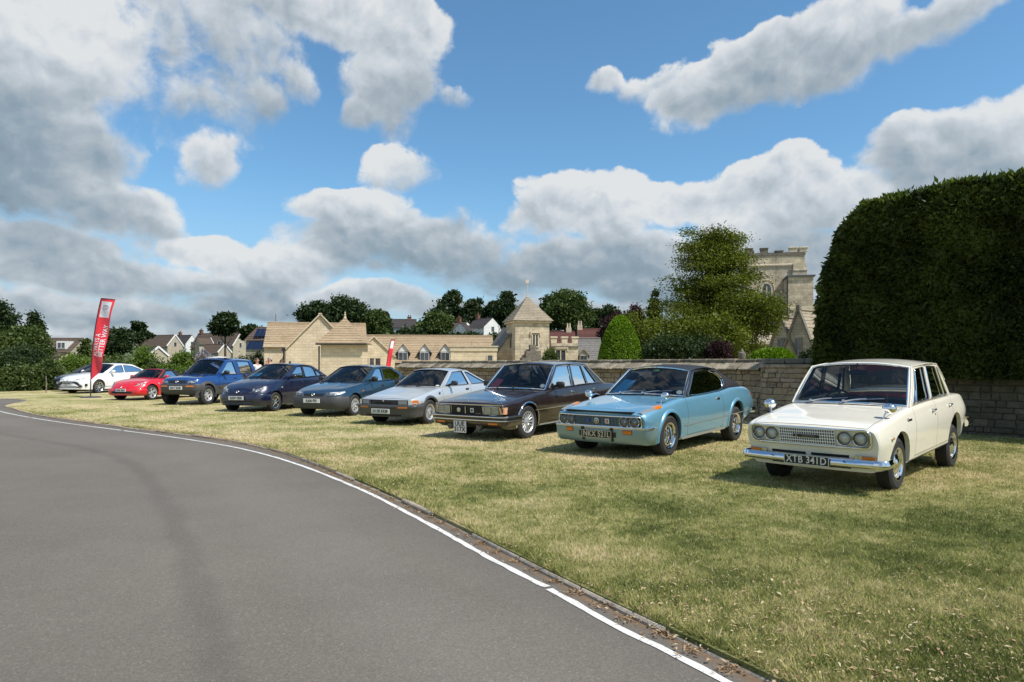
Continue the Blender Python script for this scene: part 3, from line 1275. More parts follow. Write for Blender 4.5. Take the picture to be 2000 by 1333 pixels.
 def round_lamp(s, y, z, r, out, name='headlight', bezel=None, sink=.05):
  p = s.F(y, z, out)
  A = frame_mat(p, (0, 1, 0), (0, 0, 1))       # z axis -> +x
  b = MB()
  b.lathe([(r * 1.10, -.03), (r * 1.12, 0), (r * 1.07, .014), (r * 1.0, .012), (r * .97, -.004)], 30, 0, A)
  ho = b.build(name, bezel or M['chrome'], s.root, 40)
  f = MB()
  f.lathe([(r * .98, -.004), (r * .86, -.022), (r * .6, -.042), (r * .25, -.05), (.001, -.05)], 26, 0, A)
  f.lathe([(r * .18, -.05), (r * .18, -.012), (r * .12, -.006), (.001, -.004)], 12, 0, A)
  f.build('reflector', M['lamp_bright'], ho, 60)
  k = MB()
  k.lathe([(r * 1.0, .0145), (r * .93, .0145), (r * .92, .006)], 26, 0, A)
  k.build('rubber_ring', M['trim'], ho, 60)
  g = MB()
  g.lathe([(r * .99, .002), (r * .8, .014), (r * .45, .024), (.001, .028)], 26, 0, A)
  g.build('lens', M['lens'], ho, 60)
  return ho

 def rect_lamp(s, poly, o0, o1, name='headlight', frame=None, inner=None, split=None):
  f = MB()
  s.fpanel(f, poly, o0, o1 - .018, 0)
  cy = sum(p[0] for p in poly) / len(poly)
  cz = sum(p[1] for p in poly) / len(poly)
  ho = f.build(name, inner or M['lamp_bright'], s.root, 30)
  P = [(cy + (a - cy) * .9, cz + (b - cz) * .86) for a, b in poly]
  fr = MB()
  n = len(poly)
  A = [s.F(a, b, o1) for a, b in poly]
  B = [s.F(a, b, o1) for a, b in P]
  C_ = [s.F(a, b, o1 - .03) for a, b in poly]
  fr.add(A + B + C_, [(k, (k + 1) % n, n + (k + 1) % n, n + k) for k in range(n)] + [(k, 2 * n + k, 2 * n + (k + 1) % n, (k + 1) % n) for k in range(n)])
  fr.build('bezel', frame or M['chrome'], ho, 30)
  # bowls behind the glass
  w = max(p[0] for p in poly) - min(p[0] for p in poly)
  hgt = max(p[1] for p in poly) - min(p[1] for p in poly)
  bw = MB()
  for yy in (split or (0,)):
   c = s.F(cy + yy, cz, o1 - .016)
   rr = min(hgt * .36, w * .3)
   bw.lathe([(rr, 0), (rr * .9, -.02), (rr * .5, -.04), (.001, -.045)], 18, 0, frame_mat(c, (0, 1, 0), (0, 0, 1)))
   bw.lathe([(rr * .3, -.04), (rr * .3, -.008), (.001, -.004)], 10, 0, frame_mat(c, (0, 1, 0), (0, 0, 1)))
  bw.build('bulb_bowl', M['chrome'], ho, 60)
  g = MB()
  s.fpanel(g, P, o1 - .008, o1 - .004)
  g.build('lens', M['lens'], ho, 30)
  return ho

 def plan_path(s, wrap, out, z, rad=.12, yin=None, n=9):
  """plan outline round the nose from the left flank to the right, list of (point, outward normal)"""
  Wf = yin if yin else s.f_wm(.25)
  def core(y):
   return s.warp(0, y, z).x
  pts = []
  half = []
  for k in range(n + 1):
   y = (Wf - rad) * k / n
   half.append(Vector((core(y) + out, y, 0)))
  # corner
  cx, cy = core(Wf - rad) + out - rad, Wf - rad
  for k in range(1, 7):
   a = R(90 * k / 6)
   half.append(Vector((cx + rad * math.cos(a), cy + (rad + out) * math.sin(a), 0)))
  half.append(Vector((s.fo - wrap, s.f_wm(min(wrap, s.fo)) + out * .8, 0)))
  full = [Vector((p.x, -p.y, 0)) for p in half[:0:-1]] + half
  res = []
  for i, p in enumerate(full):
   t = (full[min(i + 1, len(full) - 1)] - full[max(i - 1, 0)]).normalized()
   nrm = Vector((t.y, -t.x, 0))
   res.append((p, nrm))
  return res

 def sweep(s, mb, path, prof, mi=0, ends=True):
  """prof: (outward offset, z)"""
  P = []
  for p, n in path:
   P.append([(p.x + n.x * o, p.y + n.y * o, z) for o, z in prof])
  mb.grid(P, mi, True)
  if ends:
   k = len(prof)
   mb.add(P[0], [tuple(range(k))], mi)
   mb.add(P[-1], [tuple(range(k - 1, -1, -1))], mi)
  return mb

 def plate(s, y, z, w, h, text, bg, fg, out, rows=1, size=None, border=None, band=False, tilt=0, squeeze=.86, front=True):
  p = s.F(y, z, out)
  A = frame_mat((0, 0, 0), (0, 1, 0), (math.sin(R(-tilt)), 0, math.cos(R(tilt))))
  A = Matrix.Translation(p) @ A
  b = MB()
  b.box(-w / 2, w / 2, -h / 2, h / 2, -.012, .004, 0, A, .003)
  po = b.build('number_plate', bg, s.root, 30)
  if border:
   q = MB()
   t = .006
   for (x0, x1, y0, y1) in ((-w / 2, w / 2, h / 2 - t, h / 2), (-w / 2, w / 2, -h / 2, -h / 2 + t), (-w / 2, -w / 2 + t, -h / 2 + t, h / 2 - t), (w / 2 - t, w / 2, -h / 2 + t, h / 2 - t)):
    q.box(x0, x1, y0, y1, .0, .008, 0, A)
   q.build('plate_rim', border, po)
  if band:
   q = MB()
   q.box(-w / 2, -w / 2 + .045, -h / 2, h / 2, .0, .006, 0, A)
   q.build('blue_band', M['eu_blue'], po)
  vs, fs = text_mesh(text, size or h * .92, .004, 1.05, squeeze, h * .012)
  q = MB()
  q.add(vs, fs, 0, A @ Matrix.Translation((.022 if band else 0, 0, .007)))
  q.build('plate_lettering', fg, po, None, smooth=False)
  return po

 def strip(s, t0, t1, zf, out, h, name, m, sides=(1, -1), rad=None, n=24):
  """moulding along the flank at height zf(t)"""
  for sg in sides:
   mb = MB()
   P = []
   for k in range(n + 1):
    t = t0 + (t1 - t0) * k / n
    z = zf(t) if callable(zf) else zf
    sec = s.section(t)[s.j_bot:]
    y = None
    for a, b in zip(sec, sec[1:]):
     if a.y <= z <= b.y and b.y > a.y:
      y = a.x + (b.x - a.x) * (z - a.y) / (b.y - a.y)
      break
    if y is None:
     continue
    p = s.warp(t, y, z)
    P.append([(p.x, (p.y - .004) * sg, z - h / 2), (p.x, (p.y + out * .7) * sg, z - h / 2), (p.x, (p.y + out) * sg, z), (p.x, (p.y + out * .7) * sg, z + h / 2), (p.x, (p.y - .004) * sg, z + h / 2)])
   if len(P) < 2:
    continue
   mb.grid(P, 0, sg < 0)
   mb.build(name, m, s.root, 50)

 def side_pt(s, t, z):
  sec = s.section(t)[s.j_bot:]
  for a, b in zip(sec, sec[1:]):
   if a.y <= z <= b.y and b.y > a.y:
    return s.warp(t, a.x + (b.x - a.x) * (z - a.y) / (b.y - a.y), z)
  return s.warp(t, s.f_wm(t), z)

 def top_pt(s, t, y):
  w, zs, zt = s.f_wsh(t), s.f_sh(t), max(s.f_top(t), s.f_sh(t) + .004)
  q = y / w
  return s.warp(t, y, zs + (zt - zs) * (1 - q * q))

 def arch_trim(s, rad, out, m, a0=-12, a1=192, name='arch_trim'):
  for ax in (s.fo, s.fo + s.wb):
   for sg in (1, -1):
    mb = MB()
    P = []
    for k in range(25):
     a = R(a0 + (a1 - a0) * k / 24)
     row = []
     for dr, o in ((-.012, -.015), (-.012, out * .8), (rad * .4, out), (rad, out * .55), (rad * 1.5, -.004)):
      rr = s.archR + dr
      t = ax - rr * math.cos(a)
      z = s.wheelR + rr * math.sin(a)
      p = s.side_pt(t, max(z, s.f_sill(t) + .02))
      row.append((s.fo - t, (p.y + o) * sg, z))
     P.append(row)
    mb.grid(P, 0, sg > 0)
    mb.build(name, m, s.root, 50)

 def handle(s, t, z, m, kind='bar'):
  for sg in (1, -1):
   p = s.side_pt(t, z)
   h = MB()
   if kind == 'bar':
    h.box(-.075, .075, .012, .026, -.011, .011, 0, None, .008)
    h.box(-.07, -.045, 0, .016, -.009, .009)
    h.lathe([(.017, 0), (.017, .03), (.012, .034), (.001, .034)], 12, 0, Matrix.Translation((.055, 0, 0)) @ frame_mat((0, 0, 0), (1, 0, 0), (0, 0, -1)))
   else:
    h.box(-.075, .075, -.002, .012, -.026, .026, 0, None, .008)
    h.box(-.06, .06, .01, .018, .004, .02, 0, None, .004)
   o = h.build('door_handle', m, s.root, 40)
   o.location = (p.x, p.y * sg, p.z)
   if sg < 0:
    o.scale = (1, -1, 1)

 def wipers(s, m, base=((-.45, .03), (.2, .03)), tip=((.05, .10), (.68, .12))):
  for (u0, v0), (u1, v1) in zip(base, tip):
   mb = MB()
   pts = [s.screen_pt(u0 + (u1 - u0) * k / 6, v0 + (v1 - v0) * k / 6 + .03 * math.sin(math.pi * k / 6), True, -.022) for k in range(7)]
   mb.tube(pts[:5], [.010, .009, .008, .007, .006], 6)
   q = [s.screen_pt(u0 + (u1 - u0) * (.25 + .9 * k / 8), v0 + (v1 - v0) * (.25 + .9 * k / 8) + .022, True, -.014) for k in range(9)]
   mb.tube(q, .0055, 5)
   mb.lathe([(.022, -.01), (.02, .02), (.001, .026)], 10, 0, Matrix.Translation(pts[0]))
   mb.build('wiper', m, s.root, 50)

 def door_mirror(s, t, m, size=(.07, .2, .13), z=.06):
  for sg in (1, -1):
   p = s.SV(t, .02)
   mb = MB()
   a, b, c = size
   mb.box(-a / 2, a / 2, .07, .07 + b, z - c / 2 + .04, z + c / 2 + .04, 0, None, min(a, c) * .33)
   mb.bar((0, -.01, z - .02), (0, .1, z + .02), .06, .05)
   o = mb.build('door_mirror', m, s.root, 50)
   o.location = (p.x, p.y * sg, p.z)
   g = MB()
   g.box(-a / 2 - .002, -a / 2 + .002, .085, .055 + b, z - c / 2 + .055, z + c / 2 + .025)
   g.build('mirror_glass', M['chrome'], o)
   if sg < 0:
    o.scale = (1, -1, 1)

 def wing_mirror(s, t, y, m, sides=(1, -1), low=False):
  for sg in sides:
   p = s.top_pt(t, y)
   mb = MB()
   k = .74 if low else 1
   mb.lathe([(.022, -.004), (.02, .006), (.01, .012)], 12)
   mb.tube([(0, 0, 0), (-.005, .012, .05 * k), (-.03, .03, .11 * k), (-.055, .045, .135 * k)], [.011, .009, .009, .011], 8)
   A = Matrix.Translation((-.06, .05, .155 * k)) @ Matrix.Rotation(R(-6), 4, 'Z') @ frame_mat((0, 0, 0), (0, 1, 0), (0, 0, 1)) @ Matrix.Scale(1.25, 4, (1, 0, 0))
   mb.lathe([(.058, -.012), (.060, 0), (.055, .03), (.038, .055), (.018, .066), (.001, .069)], 20, 0, A)
   o = mb.build('wing_mirror', m, s.root, 50)
   o.location = (p.x, p.y * sg, p.z - .004)
   g = MB()
   g.lathe([(.056, -.0125), (.001, -.0125)], 20, 0, A)
   g.build('mirror_glass', M['chrome'], o)
   if sg < 0:
    o.scale = (1, -1, 1)

 def tail_lamps(s, z0, z1, y0, y1, out=.02):
  for sg in (1, -1):
   mb = MB()
   x = s.warp(s.L, (y0 + y1) / 2, (z0 + z1) / 2).x
   mb.box(x - out, x + .06, min(sg * y0, sg * y1), max(sg * y0, sg * y1), z0, z1, 0, None, .01)
   mb.build('tail_light', M['redlens'], s.root, 40)

 def rear_bumper(s, z0, z1, m, out=.05, wrap=.45):
  mb = MB()
  Wr = s.f_wm(s.L - .25)
  xe = s.fo - s.L
  path = []
  full = [Vector((xe + wrap, Wr + out * .6, 0)), Vector((xe + .1, Wr + out * .6, 0)), Vector((xe - out * .4, Wr - .04, 0)), Vector((xe - out, Wr - .2, 0)), Vector((xe - out, 0, 0))]
  full = full + [Vector((p.x, -p.y, 0)) for p in full[-2::-1]]
  for i, p in enumerate(full):
   t = (full[min(i + 1, len(full) - 1)] - full[max(i - 1, 0)]).normalized()
   path.append((p, Vector((t.y, -t.x, 0)) * (1 if True else 1)))
  # normal must point backwards/outwards
  path = [(p, n if n.dot(Vector((p.x - (s.fo - s.L / 2), p.y, 0))) > 0 else -n) for p, n in path]
  zm = (z0 + z1) / 2
  prof = [(-.03, z1), (-.004, z1), (.012, zm + (z1 - zm) * .5), (.016, zm), (.012, zm - (z1 - zm) * .5), (-.004, z0), (-.03, z0)]
  s.sweep(mb, path, prof)
  mb.build('rear_bumper', m, s.root, 40)


DEF = dict(r_sill=.05, r_mid=.25, r_sh=.05, nose=.6, lean_f=0.0, bow_f=.05, lean_r=0.0, bow_r=.05, bf=.88, clad_m=None,
     a_bow=(.10, .06), c_bow=(.08, .04), a_bulge=.03, c_bulge=.02, bulge=.012, crown=.045, win_r=.03, win_trim_r=.006, scr_trim_r=.009,
     a_margin=(.05, .04, .06), c_margin=(.08, .06, .06), pillar_m=None, roof_m=None, gutter_r=.007, gutter_m=None,
     side_glass=M['glass_side'], rear_glass=M['glass'], seat_m=M['interior'], headrest=True, seat_up=-.02, shelf=.5,
     rim_m=M['alloy'], rim2_m=M['chrome'], cat='car', win_trim=M['trim'], scr_trim=M['trim'], group='classic and modern cars parked in a row on the lawn')


def make_car(**k):
 d = dict(DEF)
 d.update(k)
 c = Car(**d)
 c.body()
 c.canopy()
 c.cabin()
 c.wheels()
 return c

# ------------------------------------------------------------------ materials of the place
def leafmat(name, dark, light, transl=0.25, attr=True):
 m = bpy.data.materials.new(name)
 m.use_nodes = True
 N = NT(m.node_tree)
 m.node_tree.nodes.clear()
 out = N.node('ShaderNodeOutputMaterial')
 a = N.node('ShaderNodeAttribute', attribute_name='v')
 n = N.noise(wpos(N), 1.3, 3, 0.6)
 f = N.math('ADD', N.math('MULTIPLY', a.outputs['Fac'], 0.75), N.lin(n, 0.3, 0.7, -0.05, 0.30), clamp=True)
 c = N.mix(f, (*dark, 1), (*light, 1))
 d = N.node('ShaderNodeBsdfDiffuse')
 N.l.new(c, d.inputs[0])
 t = N.node('ShaderNodeBsdfTranslucent')
 N.l.new(N.mix(1.0, c, (1.0, 1.15, 0.5, 1), 'MULTIPLY'), t.inputs[0])
 g = N.node('ShaderNodeBsdfGlossy')
 g.inputs['Roughness'].default_value = 0.45
 g.inputs[0].default_value = (0.9, 0.95, 1, 1)
 mx = N.node('ShaderNodeMixShader')
 mx.inputs[0].default_value = transl
 N.l.new(d.outputs[0], mx.inputs[1])
 N.l.new(t.outputs[0], mx.inputs[2])
 m2 = N.node('ShaderNodeMixShader')
 m2.inputs[0].default_value = 0.012
 N.l.new(mx.outputs[0], m2.inputs[1])
 N.l.new(g.outputs[0], m2.inputs[2])
 N.l.new(m2.outputs[0], out.inputs[0])
 return m


def stone_obj(name, cols, rough=.9, islands=False, moss=0.0, lichen=0.25):
 """weathered stone; every stone takes its own tone"""
 m, N, b = new_mat(name)
 rnd = N.node('ShaderNodeNewGeometry').outputs['Random Per Island'] if islands else N.node('ShaderNodeObjectInfo').outputs['Random']
 r = N.node('ShaderNodeValToRGB')
 N.l.new(rnd, r.inputs[0])
 e = r.color_ramp.elements
 n = len(cols)
 e[0].position, e[0].color = 0, (*cols[0], 1)
 e[1].position, e[1].color = 1, (*cols[-1], 1)
 for k in range(1, n - 1):
  q = e.new(k / (n - 1)); q.color = (*cols[k], 1)
 p = wpos(N)
 n1 = N.noise(p, 9, 6, 0.65)
 f = N.lin(n1, 0.3, 0.7, .72, 1.22)
 c = N.mix(1.0, r.outputs[0], N.comb(f, f, f), 'MULTIPLY')
 n2 = N.noise(p, 23, 5, 0.7)
 c = N.mix(N.math('MULTIPLY', N.smooth(n2, .56, .70), lichen), c, (.34, .33, .28, 1))
 c = N.mix(N.math('MULTIPLY', N.smooth(N.noise(p, 5, 5, .7), .52, .70), .6), c, (.045, .042, .036, 1))
 if moss:
  c = N.mix(N.math('MULTIPLY', N.smooth(N.noise(p, 3.1, 5, .7), .5, .66), moss), c, (.05, .055, .02, 1))
 N.l.new(c, b.inputs['Base Color'])
 b.inputs['Roughness'].default_value = rough
 b.inputs['Specular IOR Level'].default_value = 0.2
 bp = N.node('ShaderNodeBump')
 bp.inputs['Strength'].default_value = .6
 bp.inputs['Distance'].default_value = .02
 N.l.new(N.noise(p, 38, 6, .65), bp.inputs['Height'])
 N.l.new(bp.outputs[0], b.inputs['Normal'])
 return m


def ashlar(name, c1, c2, mortar, w=.45, h=.2, var=.25, stain=.3, bump=.5):
 """coursed masonry in object space, used on far walls"""
 m, N, b = new_mat(name)
 x, y, z = N.sep(objco(N))
 nx, ny, _ = N.sep(N.node('ShaderNodeTexCoord').outputs['Normal'])
 u = N.mix(N.math('GREATER_THAN', N.math('ABSOLUTE', nx), .7), N.comb(x, x, x), N.comb(y, y, y))
 br = N.node('ShaderNodeTexBrick')
 N.l.new(N.comb(u, z, 0.0), br.inputs['Vector'])
 br.inputs['Scale'].default_value = 1
 br.inputs['Brick Width'].default_value = w
 br.inputs['Row Height'].default_value = h
 br.inputs['Mortar Size'].default_value = .012
 br.inputs['Mortar Smooth'].default_value = .3
 br.inputs['Bias'].default_value = 0
 br.inputs['Color1'].default_value = (*c1, 1)
 br.inputs['Color2'].default_value = (*c2, 1)
 br.inputs['Mortar'].default_value = (*mortar, 1)
 p = wpos(N)
 f = N.lin(N.noise(p, 1.7, 6, .65), .3, .7, 1 - var, 1 + var)
 c = N.mix(1.0, br.outputs[0], N.comb(f, f, f), 'MULTIPLY')
 c = N.mix(N.math('MULTIPLY', N.smooth(N.noise(N.vmath('MULTIPLY', p, (1, 1, .35)), 1.1, 6, .7), .52, .72), stain), c, (.09, .08, .06, 1))
 N.l.new(c, b.inputs['Base Color'])
 b.inputs['Roughness'].default_value = .9
 b.inputs['Specular IOR Level'].default_value = .2
 bp = N.node('ShaderNodeBump')
 bp.inputs['Strength'].default_value = bump
 bp.inputs['Distance'].default_value = .02
 N.l.new(N.math('ADD', N.math('MULTIPLY', br.outputs['Fac'], -.8), N.noise(p, 20, 4, .6)), bp.inputs['Height'])
 N.l.new(bp.outputs[0], b.inputs['Normal'])
 return m


def tiles(name, c1, c2, moss=.2, isl=True):
 m, N, b = new_mat(name)
 rnd = N.node('ShaderNodeNewGeometry').outputs['Random Per Island']
 p = wpos(N)
 # single tiles along a course
 f = N.lin(N.noise(p, 4.5, 3, .8), .3, .7, 0, 1)
 c = N.mix(f, (*c1, 1), (*c2, 1))
 g = N.lin(rnd, 0, 1, .93, 1.07)
 c = N.mix(1.0, c, N.comb(g, g, g), 'MULTIPLY')
 c = N.mix(N.math('MULTIPLY', N.smooth(N.noise(p, .9, 6, .7), .5, .7), moss), c, (.07, .065, .035, 1))
 N.l.new(c, b.inputs['Base Color'])
 b.inputs['Roughness'].default_value = .9
 b.inputs['Specular IOR Level'].default_value = .2
 bp = N.node('ShaderNodeBump')
 bp.inputs['Strength'].default_value = .5
 bp.inputs['Distance'].default_value = .03
 N.l.new(N.noise(p, 12, 4, .7), bp.inputs['Height'])
 N.l.new(bp.outputs[0], b.inputs['Normal'])
 return m


M['ashlar_new'] = ashlar('cream_ashlar', (.58, .48, .33), (.68, .57, .41), (.50, .42, .30), .5, .2, .12, .08)
M['ashlar_old'] = ashlar('weathered_ashlar', (.42, .36, .26), (.56, .48, .35), (.34, .29, .21), .5, .24, .3, .45)
M['ashlar_grey'] = ashlar('grey_rubble', (.27, .25, .21), (.36, .33, .28), (.19, .17, .15), .4, .18, .3, .5)
M['stone_trim'] = plain('dressed_stone', (.55, .47, .34), .85, 0, .2, 4, world=True)
M['stone_dark'] = plain('dark_stone', (.15, .135, .11), .9, 0, .35, 5, .4, 20, world=True)
M['tile_tan'] = tiles('tan_stone_tiles', (.285, .215, .135), (.40, .305, .20), .3)
M['tile_grey'] = tiles('grey_stone_tiles', (.23, .195, .145), (.36, .31, .235), .3)
M['slate'] = tiles('grey_slates', (.13, .125, .12), (.21, .20, .185), .2)
M['tile_brown'] = tiles('brown_tiles', (.075, .055, .045), (.12, .09, .07), .3)
M['tile_dark'] = tiles('dark_tiles', (.04, .036, .04), (.07, .062, .06), .1)
M['tile_red'] = tiles('red_tiles', (.085, .036, .032), (.125, .055, .045), .2)
M['render_white'] = plain('white_render', (.66, .66, .63), .85, 0, .1, 2, world=True)
M['render_cream'] = plain('cream_render', (.40, .35, .26), .9, 0, .2, 2, world=True)
M['frame_white'] = plain('white_window_frame', (.75, .75, .73), .5)
M['frame_dark'] = plain('dark_window_frame', (.05, .05, .05), .5)
M['pane'] = glassy('window_pane', (.10, .12, .13), 2.2)
M['bark'] = plain('bark', (.075, .058, .042), .95, 0, .35, 6, .6, 18, world=True)
M['wood_grey'] = plain('weathered_wood', (.17, .15, .12), .9, 0, .3, 6, world=True)
M['brickwork'] = plain('old_brick', (.17, .085, .055), .9, 0, .3, 5, .3, 20, world=True)
M['leaf_hedge'] = leafmat('hedge_leaf', (.020, .036, .009), (.155, .195, .040), .28)
M['leaf_dark'] = leafmat('dark_leaf', (.015, .027, .010), (.055, .082, .028), .15)
M['leaf_mid'] = leafmat('mid_leaf', (.036, .058, .016), (.115, .155, .042), .25)
M['leaf_yew'] = leafmat('yew_leaf', (.040, .055, .006), (.185, .215, .024), .25)
M['leaf_bright'] = leafmat('bright_leaf', (.055, .095, .014), (.17, .25, .042), .3)
M['leaf_topiary'] = leafmat('topiary_leaf', (.085, .16, .008), (.22, .35, .022), .2)
M['leaf_purple'] = leafmat('copper_leaf', (.016, .010, .012), (.065, .028, .035), .15)


def grass_color(N, p, lo=1.0):
 x, y, z = N.sep(p)
 big = N.noise(p, 0.28, 4, .6)
 mid = N.noise(p, 1.1, 4, .65)
 fine = N.noise(p, 7, 4, .7)
 dry = N.math('ADD', N.smooth(y, 4.0, 13.0, -.10, .24), N.math('MULTIPLY', N.math('SUBTRACT', big, .5), 1.5))
 dry = N.math('ADD', dry, N.math('MULTIPLY', N.math('SUBTRACT', mid, .5), 1.3))
 dry = N.math('ADD', dry, N.math('MULTIPLY', N.math('SUBTRACT', fine, .5), 1.35))
 r = N.node('ShaderNodeValToRGB')
 N.l.new(N.math('ADD', dry, .5), r.inputs[0])
 e = r.color_ramp.elements
 e[0].position, e[0].color = .10, (.110 * lo, .132 * lo, .038 * lo, 1)
 e[1].position, e[1].color = .92, (.56 * lo, .47 * lo, .27 * lo, 1)
 a = e.new(.38); a.color = (.235 * lo, .245 * lo, .080 * lo, 1)
 a = e.new(.62); a.color = (.365 * lo, .340 * lo, .145 * lo, 1)
 return r.outputs[0]


def make_lawn_mat():
 m, N, b = new_mat('lawn_turf')
 p = wpos(N)
 c = grass_color(N, p, .95)
 f = N.lin(N.noise(p, 60, 3, .8), .3, .7, .62, 1.4)
 c = N.mix(1.0, c, N.comb(f, f, f), 'MULTIPLY')
 sp = N.smooth(N.noise(p, 26, 2, .9), .63, .70)
 c = N.mix(N.math('MULTIPLY', sp, .8), c, (.62, .56, .38, 1))
 N.l.new(c, b.inputs['Base Color'])
 b.inputs['Roughness'].default_value = .95
 b.inputs['Specular IOR Level'].default_value = .1
 bp = N.node('ShaderNodeBump')
 bp.inputs['Strength'].default_value = .9
 bp.inputs['Distance'].default_value = .04
 h = N.math('ADD', N.noise(p, 45, 4, .8), N.math('MULTIPLY', N.noise(p, 6, 3, .6), 1.0))
 N.l.new(h, bp.inputs['Height'])
 N.l.new(bp.outputs[0], b.inputs['Normal'])
 return m


def make_blade_mat():
 m = bpy.data.materials.new('grass_blade')
 m.use_nodes = True
 N = NT(m.node_tree)
 m.node_tree.nodes.clear()
 out = N.node('ShaderNodeOutputMaterial')
 a = N.node('ShaderNodeAttribute', attribute_name='v').outputs['Fac']
 c = grass_color(N, wpos(N), 1.2)
 f = N.lin(a, 0, 1, .65, 1.4)
 c = N.mix(1.0, c, N.comb(f, f, f), 'MULTIPLY')
 c = N.mix(N.smooth(a, .80, .95), c, (.62, .53, .33, 1))
 d = N.node('ShaderNodeBsdfDiffuse'); N.l.new(c, d.inputs[0])
 t = N.node('ShaderNodeBsdfTranslucent'); N.l.new(c, t.inputs[0])
 mx = N.node('ShaderNodeMixShader'); mx.inputs[0].default_value = .3
 N.l.new(d.outputs[0], mx.inputs[1]); N.l.new(t.outputs[0], mx.inputs[2])
 N.l.new(mx.outputs[0], out.inputs[0])
 return m


def make_road_mat():
 m, N, b = new_mat('asphalt')
 p = wpos(N)
 a = N.node('ShaderNodeAttribute', attribute_name='across').outputs['Fac']
 n = N.noise(p, .5, 5, .6)
 f = N.lin(n, .3, .7, .88, 1.12)
 c = N.mix(1.0, (.140, .124, .103, 1), N.comb(f, f, f), 'MULTIPLY')
 # aggregate
 v = N.node('ShaderNodeTexVoronoi'); N.l.new(p, v.inputs['Vector']); v.inputs['Scale'].default_value = 95
 g = N.sep(v.outputs['Color'])[0]
 gg = N.lin(g, 0, 1, .86, 1.14)
 c = N.mix(1.0, c, N.comb(gg, gg, gg), 'MULTIPLY')
 c = N.mix(N.smooth(g, .96, .99, 0, .16), c, (.36, .34, .31, 1))
 g2 = N.lin(N.noise(p, 160, 2, .9), .3, .7, .86, 1.14)
 c = N.mix(1.0, c, N.comb(g2, g2, g2), 'MULTIPLY')
 # the paver joint that follows the bend, and faint wheel tracks
 wob = N.math('ADD', a, N.math('MULTIPLY', N.math('SUBTRACT', N.noise(p, 1.6, 4, .7), .5), .22))
 seam = N.smooth(N.math('ABSOLUTE', N.math('SUBTRACT', wob, 2.15)), .02, .17, 1, 0)
 c = N.mix(N.math('MULTIPLY', seam, .24), c, (.055, .05, .046, 1))
 tr = N.smooth(N.math('ABSOLUTE', N.math('SUBTRACT', wob, 1.2)), .1, .6, 1, 0)
 c = N.mix(N.math('MULTIPLY', tr, .10), c, (.24, .225, .205, 1))
 wide = N.smooth(N.noise(p, .16, 3, .5), .42, .62)
 c = N.mix(N.math('MULTIPLY', wide, .16), c, (.09, .082, .08, 1))
 # earth and leaf mould washed against the kerb
 ed = N.math('ADD', a, N.math('MULTIPLY', N.math('SUBTRACT', N.noise(p, 3.2, 6, .75), .5), .34))
 dirt = N.smooth(ed, .02, .13, 1, 0)
 soil = N.mix(N.noise(p, 30, 4, .8), (.075, .045, .022, 1), (.28, .175, .088, 1))
 c = N.mix(N.math('MULTIPLY', dirt, .92), c, soil)
 dust = N.smooth(ed, .15, .55, 1, 0)
 c = N.mix(N.math('MULTIPLY', dust, .28), c, (.10, .095, .085, 1))
 N.l.new(c, b.inputs['Base Color'])
 b.inputs['Roughness'].default_value = .86
 b.inputs['Specular IOR Level'].default_value = .3
 bp = N.node('ShaderNodeBump'); bp.inputs['Strength'].default_value = .35; bp.inputs['Distance'].default_value = .004
 N.l.new(N.math('ADD', v.outputs['Distance'], N.noise(p, 200, 3, .8)), bp.inputs['Height'])
 N.l.new(bp.outputs[0], b.inputs['Normal'])
 return m


def make_line_mat():
 m, N, b = new_mat('road_paint')
 p = wpos(N)
 w = N.smooth(N.noise(p, 60, 5, .8), .34, .46)
 c = N.mix(w, (.2, .19, .17, 1), (.66, .64, .60, 1))
 f = N.lin(N.noise(p, 4, 4, .7), .3, .7, .85, 1.1)
 c = N.mix(1.0, c, N.comb(f, f, f), 'MULTIPLY')
 N.l.new(c, b.inputs['Base Color'])
 b.inputs['Roughness'].default_value = .7
 return m


M['lawn'] = make_lawn_mat()
M['blade'] = make_blade_mat()
M['road'] = make_road_mat()
M['line'] = make_line_mat()
M['kerb'] = stone_obj('kerb_concrete', [(.40, .335, .26), (.50, .44, .36), (.33, .27, .20)], .9, lichen=.1)
M['wall_stone'] = stone_obj('wall_stone', [(.29, .225, .15), (.38, .305, .205), (.235, .19, .135), (.335, .285, .215), (.27, .205, .13)])
M['wall_stone_mass'] = stone_obj('wall_stone_mass', [(.29, .225, .15), (.38, .305, .205), (.235, .19, .135), (.335, .285, .215), (.27, .205, .13)], islands=True)
DAMP = [(.10, .088, .065), (.13, .115, .085), (.075, .07, .052), (.115, .105, .08), (.085, .078, .055)]  # wall stone darkened: hedge shade put into the colour, with some moss
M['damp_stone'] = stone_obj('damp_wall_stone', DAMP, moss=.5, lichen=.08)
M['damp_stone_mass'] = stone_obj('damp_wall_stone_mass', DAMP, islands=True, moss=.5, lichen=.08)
M['coping'] = stone_obj('coping_stone', [(.26, .22, .155), (.36, .315, .24), (.12, .105, .08), (.30, .25, .18), (.17, .15, .115)], moss=.4, lichen=.45)
M['mortar'] = plain('lime_mortar', (.12, .095, .065), .95, 0, .3, 9, .5, 40, world=True)
M['litter'] = None


def make_litter_mat():
 m, N, b = new_mat('dry_leaf')
 a = N.node('ShaderNodeAttribute', attribute_name='v').outputs['Fac']
 r = N.node('ShaderNodeValToRGB'); N.l.new(a, r.inputs[0])
 e = r.color_ramp.elements
 e[0].position, e[0].color = 0, (.14, .075, .03, 1)
 e[1].position, e[1].color = 1, (.50, .43, .28, 1)
 q = e.new(.35); q.color = (.33, .21, .11, 1)
 q = e.new(.7); q.color = (.42, .32, .18, 1)
 N.l.new(r.outputs[0], b.inputs['Base Color'])
 b.inputs['Roughness'].default_value = .8
 return m
M['litter'] = make_litter_mat()

